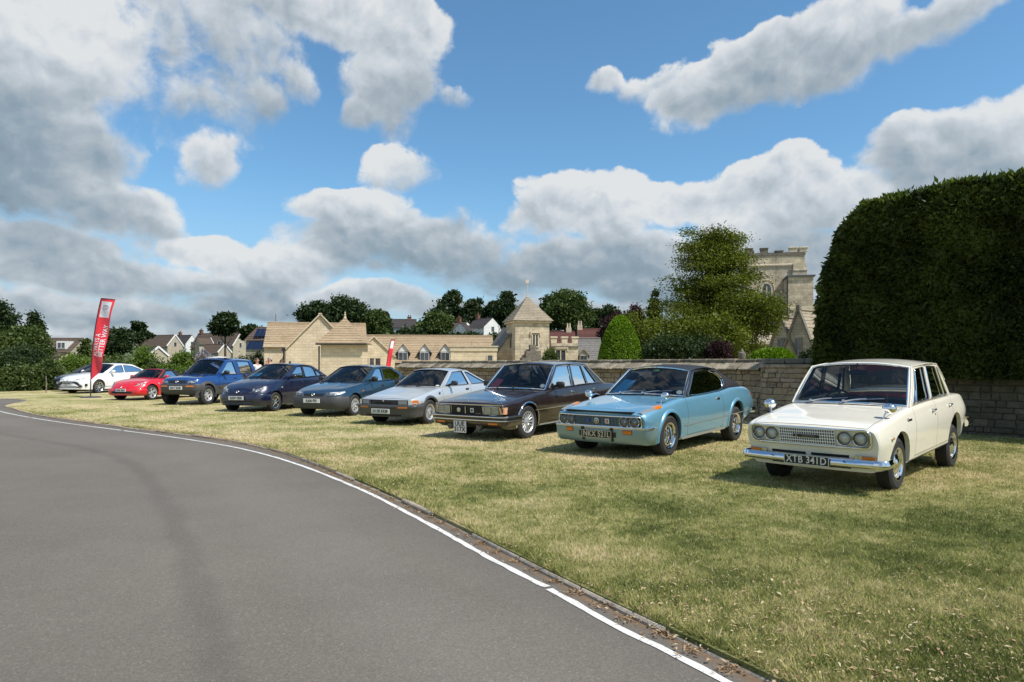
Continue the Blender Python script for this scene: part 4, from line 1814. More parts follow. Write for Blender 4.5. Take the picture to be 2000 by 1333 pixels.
P_CREAM = paint('cream_paint', (0.80, 0.76, 0.64), 0, .4, 1, .04)
P_BLUE = paint('sky_blue_metallic', (0.15, 0.36, 0.50), .35, .34, 1, .05, .12)
P_BROWN = paint('dark_brown_metallic', (0.018, 0.009, 0.008), .25, .3, 1, .04, .2)
P_SILVER = paint('silver_metallic', (0.60, 0.63, 0.64), .5, .34, 1, .03, .08)
P_TEAL = paint('dark_teal_metallic', (0.008, 0.042, 0.085), .3, .3, 1, .03, .2)
P_NAVY = paint('navy_metallic', (0.005, 0.008, 0.036), .2, .3, 1, .03, .2)
P_RBLUE = paint('royal_blue_metallic', (0.010, 0.070, 0.26), .35, .3, 1, .03, .15)
P_RED = paint('bright_red', (0.62, 0.008, 0.020), 0, .35, 1, .02)
P_WHITE = paint('pearl_white', (0.80, 0.80, 0.81), 0, .35, 1, .02)
P_BLACK = paint('black_blue_paint', (0.008, 0.010, 0.020), .2, .3, 1, .03)
GRILLE_BAR = plain('bright_grille_bar', (.80, .80, .78), .4, .05)
LAMP_PANEL = plain('lamp_panel_grey', (0.50, 0.52, 0.45), .5, 0, .08, 20)
SILVER_BAND = plain('satin_silver', (0.50, 0.52, 0.52), .35, .7)


def rounded(y0, y1, z0, z1, r, n=5):
 P = []
 for cx, cz, a in ((y1 - r, z1 - r, 0), (y0 + r, z1 - r, 90), (y0 + r, z0 + r, 180), (y1 - r, z0 + r, 270)):
  for k in range(n + 1):
   t = R(a + 90 * k / n)
   P.append((cx + r * math.cos(t), cz + r * math.sin(t)))
 return P


def loop_tube(c, name, poly, out, r, m, parent=None):
 Q = []
 n = len(poly)
 for i in range(n):
  a, b = poly[i], poly[(i + 1) % n]
  k = max(1, int(abs(b[0] - a[0]) / .08))
  Q += [(a[0] + (b[0] - a[0]) * j / k, a[1] + (b[1] - a[1]) * j / k) for j in range(k)]
 mb = MB()
 mb.tube([c.F(a, b, out) for a, b in Q], r, 6, closed=True)
 return mb.build(name, m, parent or c.root, 60)


def card(label, name, c, u, v, w, h, m, rot=0, ins=.05):
 """paper card standing inside the windscreen: a thing of its own"""
 wm = c.root.matrix_basis
 p0, px, pz = c.screen_pt(u, v, True, ins), c.screen_pt(u + .1, v, True, ins), c.screen_pt(u, v + .1, True, ins)
 A = frame_mat(p0, px - p0, pz - p0) @ Matrix.Rotation(R(rot), 4, 'Z')
 o = bpy.data.objects.new(name, None)
 mb = MB()
 mb.box(-w / 2, w / 2, -h / 2, h / 2, -.002, .002, 0)
 mb.box(-w / 2, w / 2, -h / 2 - .035, -h / 2 - .002, -.002, .002, 1)
 o = mb.build(name, [m, M['white_card']], None, None, False)
 loc = Matrix.LocRotScale(c.root.location, c.root.rotation_euler, None)
 o.matrix_basis = loc @ A
 return tag(o, label, 'card')


def tax_disc(c, u, v, r=.04):
 p0, px, pz = c.screen_pt(u, v, True, .03), c.screen_pt(u + .1, v, True, .03), c.screen_pt(u, v + .1, True, .03)
 A = frame_mat(p0, px - p0, pz - p0)
 mb = MB()
 mb.lathe([(.001, .002), (r, .002), (r, -.002)], 20, 0, A)
 mb.build('tax_disc', M['white_card'], c.root)


# ---------------------------------------------------------------- cream 1960s saloon
def cream_saloon():
 c = make_car(name='saloon_car', label='cream white 1960s saloon, nearest and rightmost car of the row',
  L=4.20, wb=2.42, fo=.72, track=1.28, tyre_w=.165, wheelR=.302, rimR=.185, archR=.345, heading=(-0.7108, -0.7034), pitch=.041, lift=.03, wheel_at=(4.36, 7.76),
  top=[(0, .735), (.04, .762), (.5, .826), (.9, .866), (1.2, .888), (1.35, .893), (3.0, .905), (3.3, .905), (3.8, .885), (4.12, .83), (4.20, .79)],
  sh=[(0, .715), (.04, .738), (.5, .800), (1.3, .868), (2, .882), (3.4, .872), (3.85, .845), (4.20, .76)],
  wsh=[(0, .690), (.04, .715), (.5, .722), (1.5, .728), (2.5, .728), (3.6, .695), (4.0, .635), (4.20, .57)],
  mid=[(0, .58), (.5, .61), (2, .64), (3.5, .66), (4.11, .60)],
  wm=[(0, .735), (.03, .752), (.5, .770), (2, .777), (3.5, .768), (4.0, .725), (4.20, .67)],
  sill=[(0, .255), (.3, .24), (.6, .235), (3.2, .235), (3.7, .29), (4.11, .35)],
  ws=[(0, .68), (.3, .71), (.6, .735), (3.4, .735), (4.11, .62)],
  r_sh=.045, r_mid=.22, bow_f=.06, lean_f=.22, bow_r=.08, bf=.885,
  doors=[(1.27, 2.19), (2.19, 2.98)], bonnet=(.03, 1.17), boot=(3.26, 4.16),
  a0=1.25, a1=1.69, c1=2.86, c0=3.17,
  zr=[(1.2, 1.325), (1.7, 1.335), (2.25, 1.352), (2.9, 1.320), (3.3, 1.30)], wr=[(1.2, .595), (1.7, .60), (2.25, .612), (2.9, .585), (3.3, .575)], crown=.062,
  windows=[[(1.52, .07), (1.415, .07), (1.735, .90), (1.75, .90)], [(1.55, .07), (1.765, .91), (2.10, .92), (2.10, .07)], [(2.20, .07), (2.20, .92), (2.70, .91), (2.78, .07)], [(2.82, .07), (2.745, .90), (2.83, .88), (2.99, .07)]],
  win_r=.02, win_trim=M['chrome'], win_trim_r=.007, scr_trim=M['chrome'], scr_trim_r=.010, gutter_r=.009, a_margin=(.035, .03, .045),
  paint_m=P_CREAM, seat_m=M['seat_red'], headrest=False, seat_s=2.28, rear_s=2.88, seat_up=-.06,
  style=dict(kind='cap'), rim_m=M['chrome'], rim2_m=plain('cream_steel', (.6, .58, .5), .4))
 r = c.root
 # grille panel
 fr = rounded(-.665, .665, .525, .722, .06)
 p = MB(); c.fpanel(p, fr, -.02, .006); p.build('grille_panel', LAMP_PANEL, r, 30)
 loop_tube(c, 'grille_surround', fr, .012, .012, M['chrome'])
 g = MB(); c.fslab(g, -.305, .305, .540, .712, .004, .010, 8)
 go = g.build('grille', M['dark'], r, 30)
 hb = MB()
 for z in (.541, .576, .610, .644, .678, .712):
  c.fslab(hb, -.31, .31, z - .0048, z + .0048, .006, .024, 8)
 for k in range(25):
  y = -.305 + .61 * k / 24
  c.fslab(hb, y - .0038, y + .0038, .541, .712, .006, .019, 1)
 hb.build('grille_mesh', GRILLE_BAR, go, 30, kind='stuff')
 b = MB(); c.fslab(b, -.145, .145, .612, .646, .02, .030, 3)
 bo = b.build('grille_badge', M['plate_black'], go, 30)
 vs, fs = text_mesh('TOYOTA', .026, .004, 1.5)
 t = MB(); t.add(vs, fs, 0, frame_mat(c.F(.035, .629, .033), (0, 1, 0), (0, 0, 1)))
 t.tube([(c.F(-.1 + .012 * math.cos(a), .629 + .011 * math.sin(a), .033)) for a in np.linspace(.6, 5.7, 12)], .003, 5)
 t.build('badge_lettering', M['alloy'], bo, None, smooth=False)
 for y in (-.565, -.405, .405, .565):
  c.round_lamp(y, .628, .073, .010)
 # air slots and valance slots
 for y0, y1 in ((-.43, -.03), (.03, .43)):
  m = MB(); c.fslab(m, y0, y1, .408, .438, -.01, .004, 4); m.build('air_slot', M['dark'], r, 30)
  m = MB(); c.fslab(m, y0 * 1.02, y1 * 1.02,   .285, .312, -.01, .004, 4); m.build('valance_slot', M['dark'], r, 30)
 for sg in (1, -1):
  ys = sorted((sg * .49, sg * .70))
  m = MB(); c.fslab(m, ys[0], ys[1], .392, .440, -.02, .022, 3)
  io = m.build('indicator', M['alloy'], r, 30)
  ya = sorted((sg * .56, sg * .70))
  m = MB(); c.fslab(m, ya[0] + .004, ya[1] - .004, .397, .435, .02, .030, 3); m.build('indicator_lens', M['amber'], io, 30)
 # bumper
 m = MB()
 path = c.plan_path(.24, .05, .40, .09)
 c.sweep(m, path, [(-.03, .397), (-.012, .401), (.0, .391), (.004, .370), (.012, .361), (.010, .333), (.0, .315), (-.012, .309), (-.03, .313)])
 bo = m.build('front_bumper', M['chrome'], r, 50)
 for y in (-.40, .40):
  q = c.F(y, .42, .1)
  m = MB(); m.lathe([(.010, 0), (.008, .006), (.001, .008)], 10, 0, frame_mat((q.x - .03, q.y, .377), (0, 1, 0), (0, 0, 1))); m.build('bumper_bolt', M['trim'], bo)
 c.rear_bumper(.38, .48, M['chrome'], .035, .4)
 c.plate(0, .355, .50, .108, 'XTB 341D', M['plate_black'], M['plate_silver'], .085, border=M['plate_silver'], size=.112, squeeze=.88)
 # side details
 for sg in (1, -1):
  q = c.side_pt(.38, .60)
  m = MB(); m.box(-.032, .032, -.004, .016, -.016, .016, 0, None, .008)
  o = m.build('side_marker', M['chrome'], r, 40); o.location = (q.x, q.y * sg, q.z)
  m = MB(); m.box(-.026, .026, .012, .02, -.011, .011, 0, None, .003); m2 = m.build('marker_lens', M['amber'], o, 40)
  if sg < 0:
   o.scale = (1, -1, 1)
 q = c.side_pt(1.06, .745)
 vs, fs = text_mesh('Corona', .055, .004, .95)
 t = MB(); t.add(vs, fs, 0, frame_mat((q.x, q.y + .004, q.z), (-1, 0, 0), (0, -.1, 1)) @ Matrix.Shear('XZ', 4, (.0, .0)))
 t.build('script_badge', M['trim'], r, None, smooth=False)
 c.handle(2.06, .775, M['chrome']); c.handle(2.87, .775, M['chrome'])
 q = c.side_pt(2.10, .715)
 m = MB(); m.lathe([(.011, 0), (.011, .004), (.001, .005)], 12, 0, frame_mat((q.x, q.y, q.z), (1, 0, 0), (0, 0, -1))); m.build('door_lock', M['trim'], r)
 c.strip(.78 + .3, 3.3, .262, .004, .006, 'sill_line', M['trim'], n=30)
 c.wing_mirror(.50, .635, M['chrome'], low=True)
 c.wipers(M['alloy'], ((-.62, .02), (-.02, .02)), ((-.05, .085), (.55, .10)))
 m = MB()
 pts = [c.screen_pt(u, -.01, True, -.01) for u in np.linspace(-.96, .96, 15)]
 m.tube(pts, .008, 6); m.build('scuttle_trim', M['chrome'], r)
 for sg in (1, -1):
  m = MB()
  pts = [c.SV(a, .03, -.008) for a in np.linspace(1.36, 3.03, 14)]
  m.tube([(p.x, p.y * sg, p.z) for p in pts], .006, 6); m.build('waist_trim', M['chrome'], r)
 c.tail_lamps(.55, .72, .45, .62)
 return c


# ---------------------------------------------------------------- light blue coupe
def blue_coupe():
 c = make_car(name='coupe_car', label='light blue 1970s two door coupe with a black vinyl roof and chrome wheels',
  L=4.69, wb=2.69, fo=.80, track=1.42, tyre_w=.205, wheelR=.325, rimR=.20, archR=.372, heading=(-0.6361, -0.7716), pitch=.028, wheel_at=(2.43, 10.63),
  top=[(0, .715), (.06, .74), (.3, .785), (.8, .842), (1.3, .888), (1.5, .895), (3.7, .95), (3.95, .95), (4.3, .915), (4.6, .84), (4.69, .79)],
  sh=[(0, .690), (.06, .715), (.3, .755), (.8, .815), (1.4, .868), (2.2, .872), (2.9, .89), (3.4, .93), (3.9, .922), (4.4, .86), (4.69, .75)],
  wsh=[(0, .735), (.04, .768), (.5, .782), (1.5, .782), (2.6, .775), (3.4, .78), (4.2, .735), (4.6, .67), (4.69, .63)],
  mid=[(0, .60), (.5, .62), (2, .60), (3.4, .66), (4.69, .60)],
  wm=[(0, .79), (.03, .815), (.3, .835), (1.0, .845), (2, .842), (3.5, .85), (4.3, .805), (4.69, .72)],
  sill=[(0, .27), (.1, .235), (.6, .205), (3.4, .205), (4.0, .27), (4.69, .36)],
  ws=[(0, .70), (.1, .76), (.6, .79), (3.4, .79), (4.69, .66)],
  r_sh=.07, r_mid=.26, bow_f=.09, bow_p=3.0, lean_f=.12, bow_r=.06, bf=.87,
  doors=[(1.42, 2.86)], bonnet=(.16, 1.36), boot=(4.02, 4.64),
  a0=1.45, a1=2.03, c1=3.06, c0=3.98,
  zr=[(1.4, 1.275), (2.03, 1.295), (2.5, 1.315), (3.06, 1.285), (4, 1.25)], wr=[(1.4, .585), (2.03, .595), (2.6, .605), (3.06, .58), (4, .54)], crown=.068,
  windows=[[(1.60, .05), (2.075, .89), (2.7, .91), (3.02, .84, .10), (3.20, .50, .08), (3.12, .10, .05), (2.9, .05)]],
  win_r=.03, win_trim=M['chrome'], win_trim_r=.010, scr_trim=M['chrome'], scr_trim_r=.012, gutter_r=.010, gutter_m=M['chrome'], gut_end=1, a_margin=(.03, .03, .045), c_margin=(.22, .12, .08),
  pillar_m=M['vinyl'], roof_m=M['vinyl'], paint_m=P_BLUE, seat_s=2.62, rear_s=3.35, headrest=True, seat_up=.0,
  style=dict(kind='spoke', n=8, w0=.016, w1=.016, pair=(-.14, .14), pin=1.2, hub=.26, rise=-.03, off=.55, ring=.72), rim_m=M['chrome'])
 r = c.root
 # silver lower nose band + grille opening
 fr = rounded(-.735, .735, .508, .668, .035)
 p = MB(); c.fpanel(p, fr, -.03, .004); go = p.build('grille', M['dark'], r, 30)
 loop_tube(c, 'grille_surround', fr, .012, .011, M['chrome'])
 bars = MB()
 for k in range(9):
  z = .520 + k * .0172
  c.fslab(bars, -.70, .70, z - .0035, z + .0035, .002, .012, 12)
 for k in range(25):
  y = -.68 + 1.36 * k / 24
  c.fslab(bars, y - .002, y + .002, .515, .660, .002, .008, 1)
 bars.build('grille_mesh', M['grille_dark_bar'], go, 30, kind='stuff')
 for y in (-.635, -.475, .475, .635):
  c.round_lamp(y, .588, .074, .020)
 # emblems on the grille
 m = MB(); m.lathe([(.045, 0), (.045, .012), (.032, .014), (.032, .004)], 20, 0, frame_mat(c.F(0, .59, .012), (0, 1, 0), (0, 0, 1)))
 m.lathe([(.02, 0), (.02, .014), (.001, .016)], 14, 0, frame_mat(c.F(0, .59, .012), (0, 1, 0), (0, 0, 1))); m.build('emblem', M['alloy'], go)
 m = MB(); c.fslab(m, .15, .22, .555, .625, .010, .022, 1); bo = m.build('grille_badge', M['white_card'], go)
 m = MB(); c.fslab(m, .163, .207, .568, .612, .022, .025, 1); m.build('badge_square', M['badge_red'], bo)
 m = MB(); c.fslab(m, .178, .192, .582, .598, .025, .028, 1); m.build('badge_centre', M['white_card'], bo)
 m = MB(); c.fslab(m, -.20, -.135, .565, .615, .010, .020, 1); m.build('grille_badge', M['badge_blue'], go)
 # bumper: silver shell below the grille
 m = MB()
 path = c.plan_path(.30, .028, .45, .12)
 c.sweep(m, path, [(-.05, .505), (-.01, .508), (.004, .498), (.006, .46), (-.004, .36), (-.03, .27), (-.06, .245), (-.08, .25)])
 bo = m.build('front_bumper', plain('bumper_blue_silver', (.24, .35, .38), .38, .55), r, 50)
 m = MB()
 c.sweep(m, c.plan_path(.20, .036, .45, .12), [(-.02, .508), (.004, .506), (.008, .49), (.002, .478), (-.02, .478)])
 m.build('bumper_bead', M['alloy'], bo, 50)
 for y in (-.26, .26):
  m = MB()
  for (za, zb_, o) in ((.46, .49, .050), (.37, .46, .052), (.28, .37, .036)):
   c.fslab(m, y - .022, y + .022, za, zb_, -.02, o, 1)
  m.build('overrider', M['trim'], bo)
 for y in (-.52, .52):
  m = MB(); c.fslab(m, y - .075, y + .075, .40, .465, .0, .036, 2); io = m.build('indicator', M['trim'], r, 30)
  m = MB(); c.fslab(m, y - .068, y + .068, .406, .459, .03, .042, 2); m.build('indicator_lens', M['amber'], io, 30)
 m = MB(); c.fslab(m, -.33, .33, .345, .425, -.02, .040, 6); m.build('plate_recess', M['trim'], bo, 30)
 c.plate(0, .385, .53, .115, 'NKX 521L', M['plate_black'], M['plate_gold'], .055, border=M['plate_gold'], size=.118, squeeze=.88)
 # upper nose panel, bonnet lip gap, corner lights
 m = MB(); c.fslab(m, -.60, .60, .722, .738, -.10, .002, 10); m.build('bonnet_gap', M['dark'], r, 30)
 for sg in (1, -1):
  pts = [c.top_pt(.03 + .55 * k / 6, sg * (.70 + .048 * k / 6)) for k in range(7)]
  m = MB()
  P = [[(p.x, p.y - .035, p.z - .004), (p.x, p.y - .03, p.z + .018), (p.x, p.y + .03, p.z + .015), (p.x, p.y + .045 * 1, p.z - .022)] for p in pts]
  if sg < 0:
   P = [[(p.x, p.y + .035, p.z - .004), (p.x, p.y + .03, p.z + .018), (p.x, p.y - .03, p.z + .015), (p.x, p.y - .045, p.z - .022)] for p in pts]
  m.grid(P[:5]); lo = m.build('corner_lamp', SILVER_BAND, r, 40)
  m = MB(); m.grid(P[4:]); m.build('corner_lens', M['amber'], lo, 40)
 c.arch_trim(.028, .022, c.paint_m, name='arch_flare')
 c.strip(1.30, 4.3, lambda t: .43 + .03 * (t - 1.3) / 3, .007, .012, 'body_crease', SILVER_BAND, n=34)
 c.strip(1.25, 3.0, .235, .006, .05, 'sill_trim', SILVER_BAND, n=24)
 c.handle(2.66, .775, M['chrome'], 'flap')
 c.wing_mirror(.80, .66, M['chrome'], low=True)
 c.wipers(M['alloy'], ((-.55, .03), (.05, .03)), ((.02, .10), (.64, .13)))
 c.rear_bumper(.40, .50, M['chrome'], .06, .45)
 for sg in (1, -1):
  q = c.warp(c.L, .55, .42)
  m = MB(); m.tube([(q.x - .03, .55 * sg, .50), (q.x - .12, .55 * sg, .50), (q.x - .14, .55 * sg, .42), (q.x - .06, .55 * sg, .34)], [.03, .032, .03, .02], 8); m.build('rear_overrider', M['chrome'], r)
 tax_disc(c, .86, .2, .05)
 m = MB(); p0, px, pz = c.screen_pt(0.02, .9, True, .03), c.screen_pt(.12, .9, True, .03), c.screen_pt(0.02, .8, True, .03)
 m.lathe([(.001, .002), (.06, .002), (.06, -.002)], 20, 0, frame_mat(p0, px - p0, p0 - pz) @ Matrix.Scale(.5, 4, (0, 1, 0))); m.build('window_sticker', M['badge_green'], r)
 c.tail_lamps(.58, .76, .35, .66)
 card('blue card standing in the windscreen of the light blue coupe', 'info_card', c, -.66, .27, .30, .46, M['blue_card'], -14, .03)
 return c


# ---------------------------------------------------------------- dark brown saloon
def brown_saloon():
 c = make_car(name='saloon_car', label='dark brown 1980s boxy saloon with chrome trim and square headlights',
  L=4.86, wb=2.69, fo=.83, track=1.43, tyre_w=.205, wheelR=.328, rimR=.205, archR=.372, heading=(-0.5736, -0.8192), pitch=.024, wheel_at=(.28, 13.1),
  top=[(0, .705), (.04, .735), (.5, .80), (1.0, .858), (1.4, .898), (1.6, .905), (3.9, .95), (4.15, .95), (4.7, .915), (4.86, .87)],
  sh=[(0, .690), (.04, .715), (.5, .775), (1.0, .835), (1.5, .88), (2.5, .90), (3.9, .92), (4.7, .88), (4.86, .83)],
  wsh=[(0, .765), (.03, .79), (.5, .795), (2, .798), (3.9, .788), (4.6, .755), (4.86, .72)],
  mid=[(0, .60), (.5, .66), (2, .68), (4, .70), (4.86, .66)],
  wm=[(0, .80), (.03, .825), (.4, .848), (1, .856), (3.8, .856), (4.6, .82), (4.86, .77)],
  sill=[(0, .30), (.1, .25), (.6, .21), (3.5, .21), (4.1, .27), (4.86, .36)],
  ws=[(0, .74), (.1, .78), (.6, .80), (3.5, .80), (4.86, .70)],
  r_sh=.05, r_mid=.2, bow_f=.03, lean_f=.05, bow_r=.04, bf=.90,
  doors=[(1.52, 2.66), (2.66, 3.62)], bonnet=(.03, 1.48), boot=(4.18, 4.82),
  a0=1.55, a1=2.12, c1=3.40, c0=4.08,
  zr=[(1.5, 1.375), (2.12, 1.39), (2.7, 1.405), (3.4, 1.385), (4.2, 1.35)], wr=[(1.5, .635), (2.12, .645), (2.7, .65), (3.4, .63), (4.2, .60)], crown=.052,
  windows=[[(1.70, .06), (2.16, .91), (2.62, .925), (2.62, .06)], [(2.71, .06), (2.71, .925), (3.17, .92), (3.27, .06)], [(3.31, .06), (3.21, .915), (3.37, .89), (3.72, .06)]],
  win_r=.022, win_trim=M['chrome'], win_trim_r=.009, scr_trim=M['chrome'], scr_trim_r=.012, gutter_r=.010, gutter_m=M['chrome'], gut_end=9, a_margin=(.03, .03, .04),
  paint_m=P_BROWN, seat_s=2.72, rear_s=3.55, seat_up=.02,
  style=dict(kind='spoke', n=15, w0=.022, w1=.030, hub=.34, rise=.01, off=.75), rim_m=M['alloy_paint'])
 r = c.root
 p = MB(); c.fslab(p, -.74, .74, .505, .672, -.03, .004, 8); go = p.build('grille', M['trim'], r, 30)
 m = MB(); c.fslab(m, -.79, .79, .686, .702, -.01, .016, 10); m.build('bonnet_lip_trim', M['chrome'], r, 30)
 bars = MB()
 for k in range(22):
  y = -.36 + .72 * k / 21
  c.fslab(bars, y - .004, y + .004, .512, .665, .003, .012, 1)
 bars.build('grille_bars', M['trim'], go, 30, kind='stuff')
 for sg in (1, -1):
  for ya, yb in ((.405, .560), (.575, .735)):
   ys = sorted((sg * ya, sg * yb))
   c.rect_lamp([(ys[0], .528), (ys[1], .528), (ys[1], .650), (ys[0], .650)], -.02, .034)
  ys = sorted((sg * .375, sg * .755))
  loop_tube(c, 'lamp_surround', [(ys[0], .512), (ys[1], .512), (ys[1], .665), (ys[0], .665)], .014, .009, M['chrome'])
  # wrap-round indicator
  m = MB(); q0 = c.side_pt(.02, .59); q1 = c.side_pt(.09, .59)
  m.add([(q0.x, (q0.y + .012) * sg, .53), (q1.x, (q1.y + .012) * sg, .53), (q1.x - .02, (q1.y + .012) * sg, .655), (q0.x, (q0.y + .012) * sg, .655),
      (q0.x + .03, .76 * sg, .53), (q0.x + .03, .76 * sg, .655)], [(0, 1, 2, 3), (4, 0, 3, 5)])
  m.build('indicator', M['amber_clear'], r, 40)
 m = MB(); m.lathe([(.042, 0), (.042, .014), (.028, .018), (.001, .018)], 20, 0, frame_mat(c.F(-.19, .588, .012), (0, 1, 0), (0, 0, 1))); m.build('emblem', M['plate_gold'], go)
 m = MB(); c.fslab(m, -.035, -.018, .525, .655, .012, .026, 1); m.build('grille_bar', M['alloy'], go)
 m = MB(); c.fslab(m, .09, .165, .55, .63, .012, .022, 1); bo = m.build('grille_badge', M['white_card'], go)
 m = MB(); c.fslab(m, .108, .147, .568, .612, .022, .025, 1); m.build('badge_square', M['trim'], bo)
 vs, fs = text_mesh('TOYOTA', .028, .004, 1.1)
 t = MB(); t.add(vs, fs, 0, frame_mat(c.F(.27, .53, .02), (0, 1, 0), (0, 0, 1))); t.build('badge_lettering', M['alloy'], go, None, smooth=False)
 # bumper with chrome strips
 m = MB()
 path = c.plan_path(.50, .06, .45, .12)
 c.sweep(m, path, [(-.04, .50), (.0, .50), (.012, .49), (.012, .40), (.0, .37), (-.03, .31), (-.06, .30)])
 bo = m.build('front_bumper', P_BROWN, r, 50)
 for z in (.478, .412):
  m = MB(); c.sweep(m, path, [(.004, z + .010), (.02, z + .008), (.022, z), (.02, z - .008), (.004, z - .010)]); m.build('bumper_strip', M['chrome'], bo, 50)
 for y in (-.62, .62):
  m = MB(); c.fslab(m, y - .10, y + .10, .335, .378, .0, .064, 2); m.build('indicator', M['amber'], bo, 30)
 for y in (-.42, .28):
  m = MB(); q = c.F(y, .29, .02)
  m.lathe([(.075, -.06), (.078, 0), (.07, .01), (.001, .012)], 20, 0, frame_mat(q, (0, 1, 0), (0, 0, 1))); fo_ = m.build('fog_lamp', M['trim'], r, 40)
  m = MB(); m.lathe([(.066, .011), (.001, .024)], 20, 0, frame_mat(q, (0, 1, 0), (0, 0, 1))); m.build('lens', M['lens'], fo_, 40)
 po = c.plate(-.13, .275, .30, .225, 'UUE\n317X', M['plate_white'], M['plate_black'], .085, size=.125, squeeze=.95)
 c.strip(1.05, 3.55, .545, .012, .022, 'side_moulding', M['chrome'], n=30)
 c.strip(1.25, 3.1, .235, .006, .03, 'sill_trim', SILVER_BAND, n=24)
 c.arch_trim(.014, .012, M['chrome'])
 c.handle(2.52, .80, M['chrome'], 'flap'); c.handle(3.50, .81, M['chrome'], 'flap')
 c.door_mirror(1.86, M['trim'], (.08, .19, .12), .05)
 c.wing_mirror(.86, .70, M['chrome'], sides=())
 c.wipers(M['trim'], ((-.5, .03), (.05, .03)), ((.05, .06), (.62, .06)))
 m = MB(); m.lathe([(.012, 0), (.01, .03), (.016, .05), (.001, .06)], 8, 0, Matrix.Translation(c.top_pt(.06, 0))); m.build('bonnet_mascot', M['chrome'], r)
 c.rear_bumper(.40, .50, M['chrome'], .06, .45)
 tax_disc(c, .86, .2, .05)
 card('dark pink card standing in the windscreen of the dark brown saloon', 'info_card', c, -.74, .22, .24, .34, M['pink_card'], -12)
 c.tail_lamps(.58, .80, .35, .74)
 return c


# ---------------------------------------------------------------- silver hatch coupe
def silver_coupe():
 lc = plain('coupe_grey_cladding', (.075, .078, .08), .42, .3, .1, 8)
 c = make_car(name='hatchback_coupe', label='silver 1980s three door coupe with dark lower body and mesh wheels',
  L=4.20, wb=2.40, fo=.78, track=1.37, tyre_w=.19, wheelR=.298, rimR=.185, archR=.345, heading=(-0.4540, -0.8910), pitch=.006, wheel_at=(-1.98, 16.3),
  top=[(0, .600), (.05, .640), (.4, .705), (.9, .792), (1.25, .855), (1.45, .875), (3.7, .93), (3.95, .91), (4.1, .86), (4.2, .80)],
  sh=[(0, .585), (.05, .620), (.4, .680), (.9, .770), (1.4, .845), (2.4, .865), (3.6, .885), (4.0, .85), (4.2, .76)],
  wsh=[(0, .70), (.04, .73), (.5, .745), (1.5, .742), (2.6, .742), (3.6, .725), (4.0, .69), (4.2, .64)],
  mid=[(0, .50), (.5, .58), (2, .62), (4.2, .60)],
  wm=[(0, .755), (.04, .78), (.5, .802), (1.5, .81), (3.4, .81), (4.0, .775), (4.2, .72)],
  sill=[(0, .25), (.1, .20), (.6, .18), (3.2, .18), (3.8, .24), (4.2, .33)],
  ws=[(0, .70), (.1, .745), (.6, .775), (3.2, .775), (4.2, .68)],
  r_sh=.05, r_mid=.2, bow_f=.09, lean_f=.0, bow_r=.06, bf=.90, clad_m=lc, clad_z=.50,
  doors=[(1.34, 2.70)], bonnet=(.04, 1.28), boot=None,
  a0=1.36, a1=2.02, c1=2.86, c0=3.84,
  zr=[(1.3, 1.235), (2.02, 1.255), (2.45, 1.27), (2.86, 1.25), (3.9, 1.2)], wr=[(1.3, .545), (2.02, .555), (2.5, .56), (2.9, .545), (3.9, .52)], crown=.05,
  windows=[[(1.56, .05), (2.075, .90), (2.55, .92), (2.70, .05)], [(2.86, .06), (2.68, .90), (2.86, .86), (3.64, .06)]],
  win_r=.03, paint_m=P_SILVER, seat_s=2.5, rear_s=3.15, seat_up=.02, gutter_r=0, shelf=.2,
  style=dict(kind='spoke', n=20, w0=.010, w1=.014, hub=.30, rise=.0, off=.6, ring=.86), rim_m=M['alloy_paint'])
 r = c.root
 p = MB(); c.fslab(p, -.72, .72, .485, .600, -.02, .004, 8); go = p.build('grille', M['trim'], r, 30)
 m = MB(); c.fslab(m, -.24, .24, .515, .545, .0, .012, 4); m.build('grille_slot', M['dark'], go, 30)
 m = MB(); m.lathe([(.03, 0), (.03, .008), (.001, .01)], 14, 0, frame_mat(c.F(0, .575, .008), (0, 1, 0), (0, 0, 1)) @ Matrix.Scale(.6, 4, (0, 1, 0))); m.build('emblem', M['alloy'], go)
 for sg in (1, -1):
  ys = sorted((sg * .40, sg * .66))
  c.rect_lamp([(ys[0], .49), (ys[1], .49), (ys[1], .598), (ys[0], .598)], -.03, .034, frame=M['trim'])
  q0, q1 = c.warp(0, .67, .545), c.side_pt(.22, .545)
  m = MB(); m.add([(q0.x + .02, .665 * sg, .49), (q0.x - .015, .76 * sg, .49), (q0.x - .015, .76 * sg, .60), (q0.x + .02, .665 * sg, .60)], [(0, 1, 2, 3)]); m.build('corner_lamp', M['reflector'], r, 30)
  m = MB(); m.add([(q0.x - .015, .76 * sg, .49), (q1.x, (q1.y + .006) * sg, .495), (q1.x, (q1.y + .004) * sg, .585), (q0.x - .015, .76 * sg, .60)], [(0, 1, 2, 3)]); m.build('indicator', M['amber'], r, 30)
 m = MB()
 path = c.plan_path(.40, .05, .40, .14)
 c.sweep(m, path, [(-.06, .485), (.0, .485), (.016, .47), (.018, .42), (.0, .40), (.004, .30), (-.02, .215), (-.06, .20)])
 bo = m.build('front_bumper', lc, r, 50)
 m = MB(); c.fslab(m, -.34, .34, .405, .432, .0, .062, 5); m.build('air_slot', M['dark'], bo, 30)
 for y in (-.55, .55):
  m = MB(); c.fslab(m, y - .12, y + .12, .412, .445, .0, .072, 2); m.build('indicator', M['amber'], bo, 30)
 m = MB(); c.fslab(m, -.5, .5, .235, .275, .0, .045, 5); m.build('air_dam', M['dark'], bo, 30)
 c.plate(-.05, .335, .52, .115, 'D138 KKM', M['plate_white'], M['plate_black'], .066, squeeze=.84)
 c.arch_trim(.03, .016, lc)
 c.strip(1.16, 3.1, .50, .010, .03, 'side_moulding', M['trim'], n=24)
 c.handle(2.52, .77, M['trim'], 'flap')
 c.door_mirror(1.72, M['trim'], (.09, .18, .12), .04)
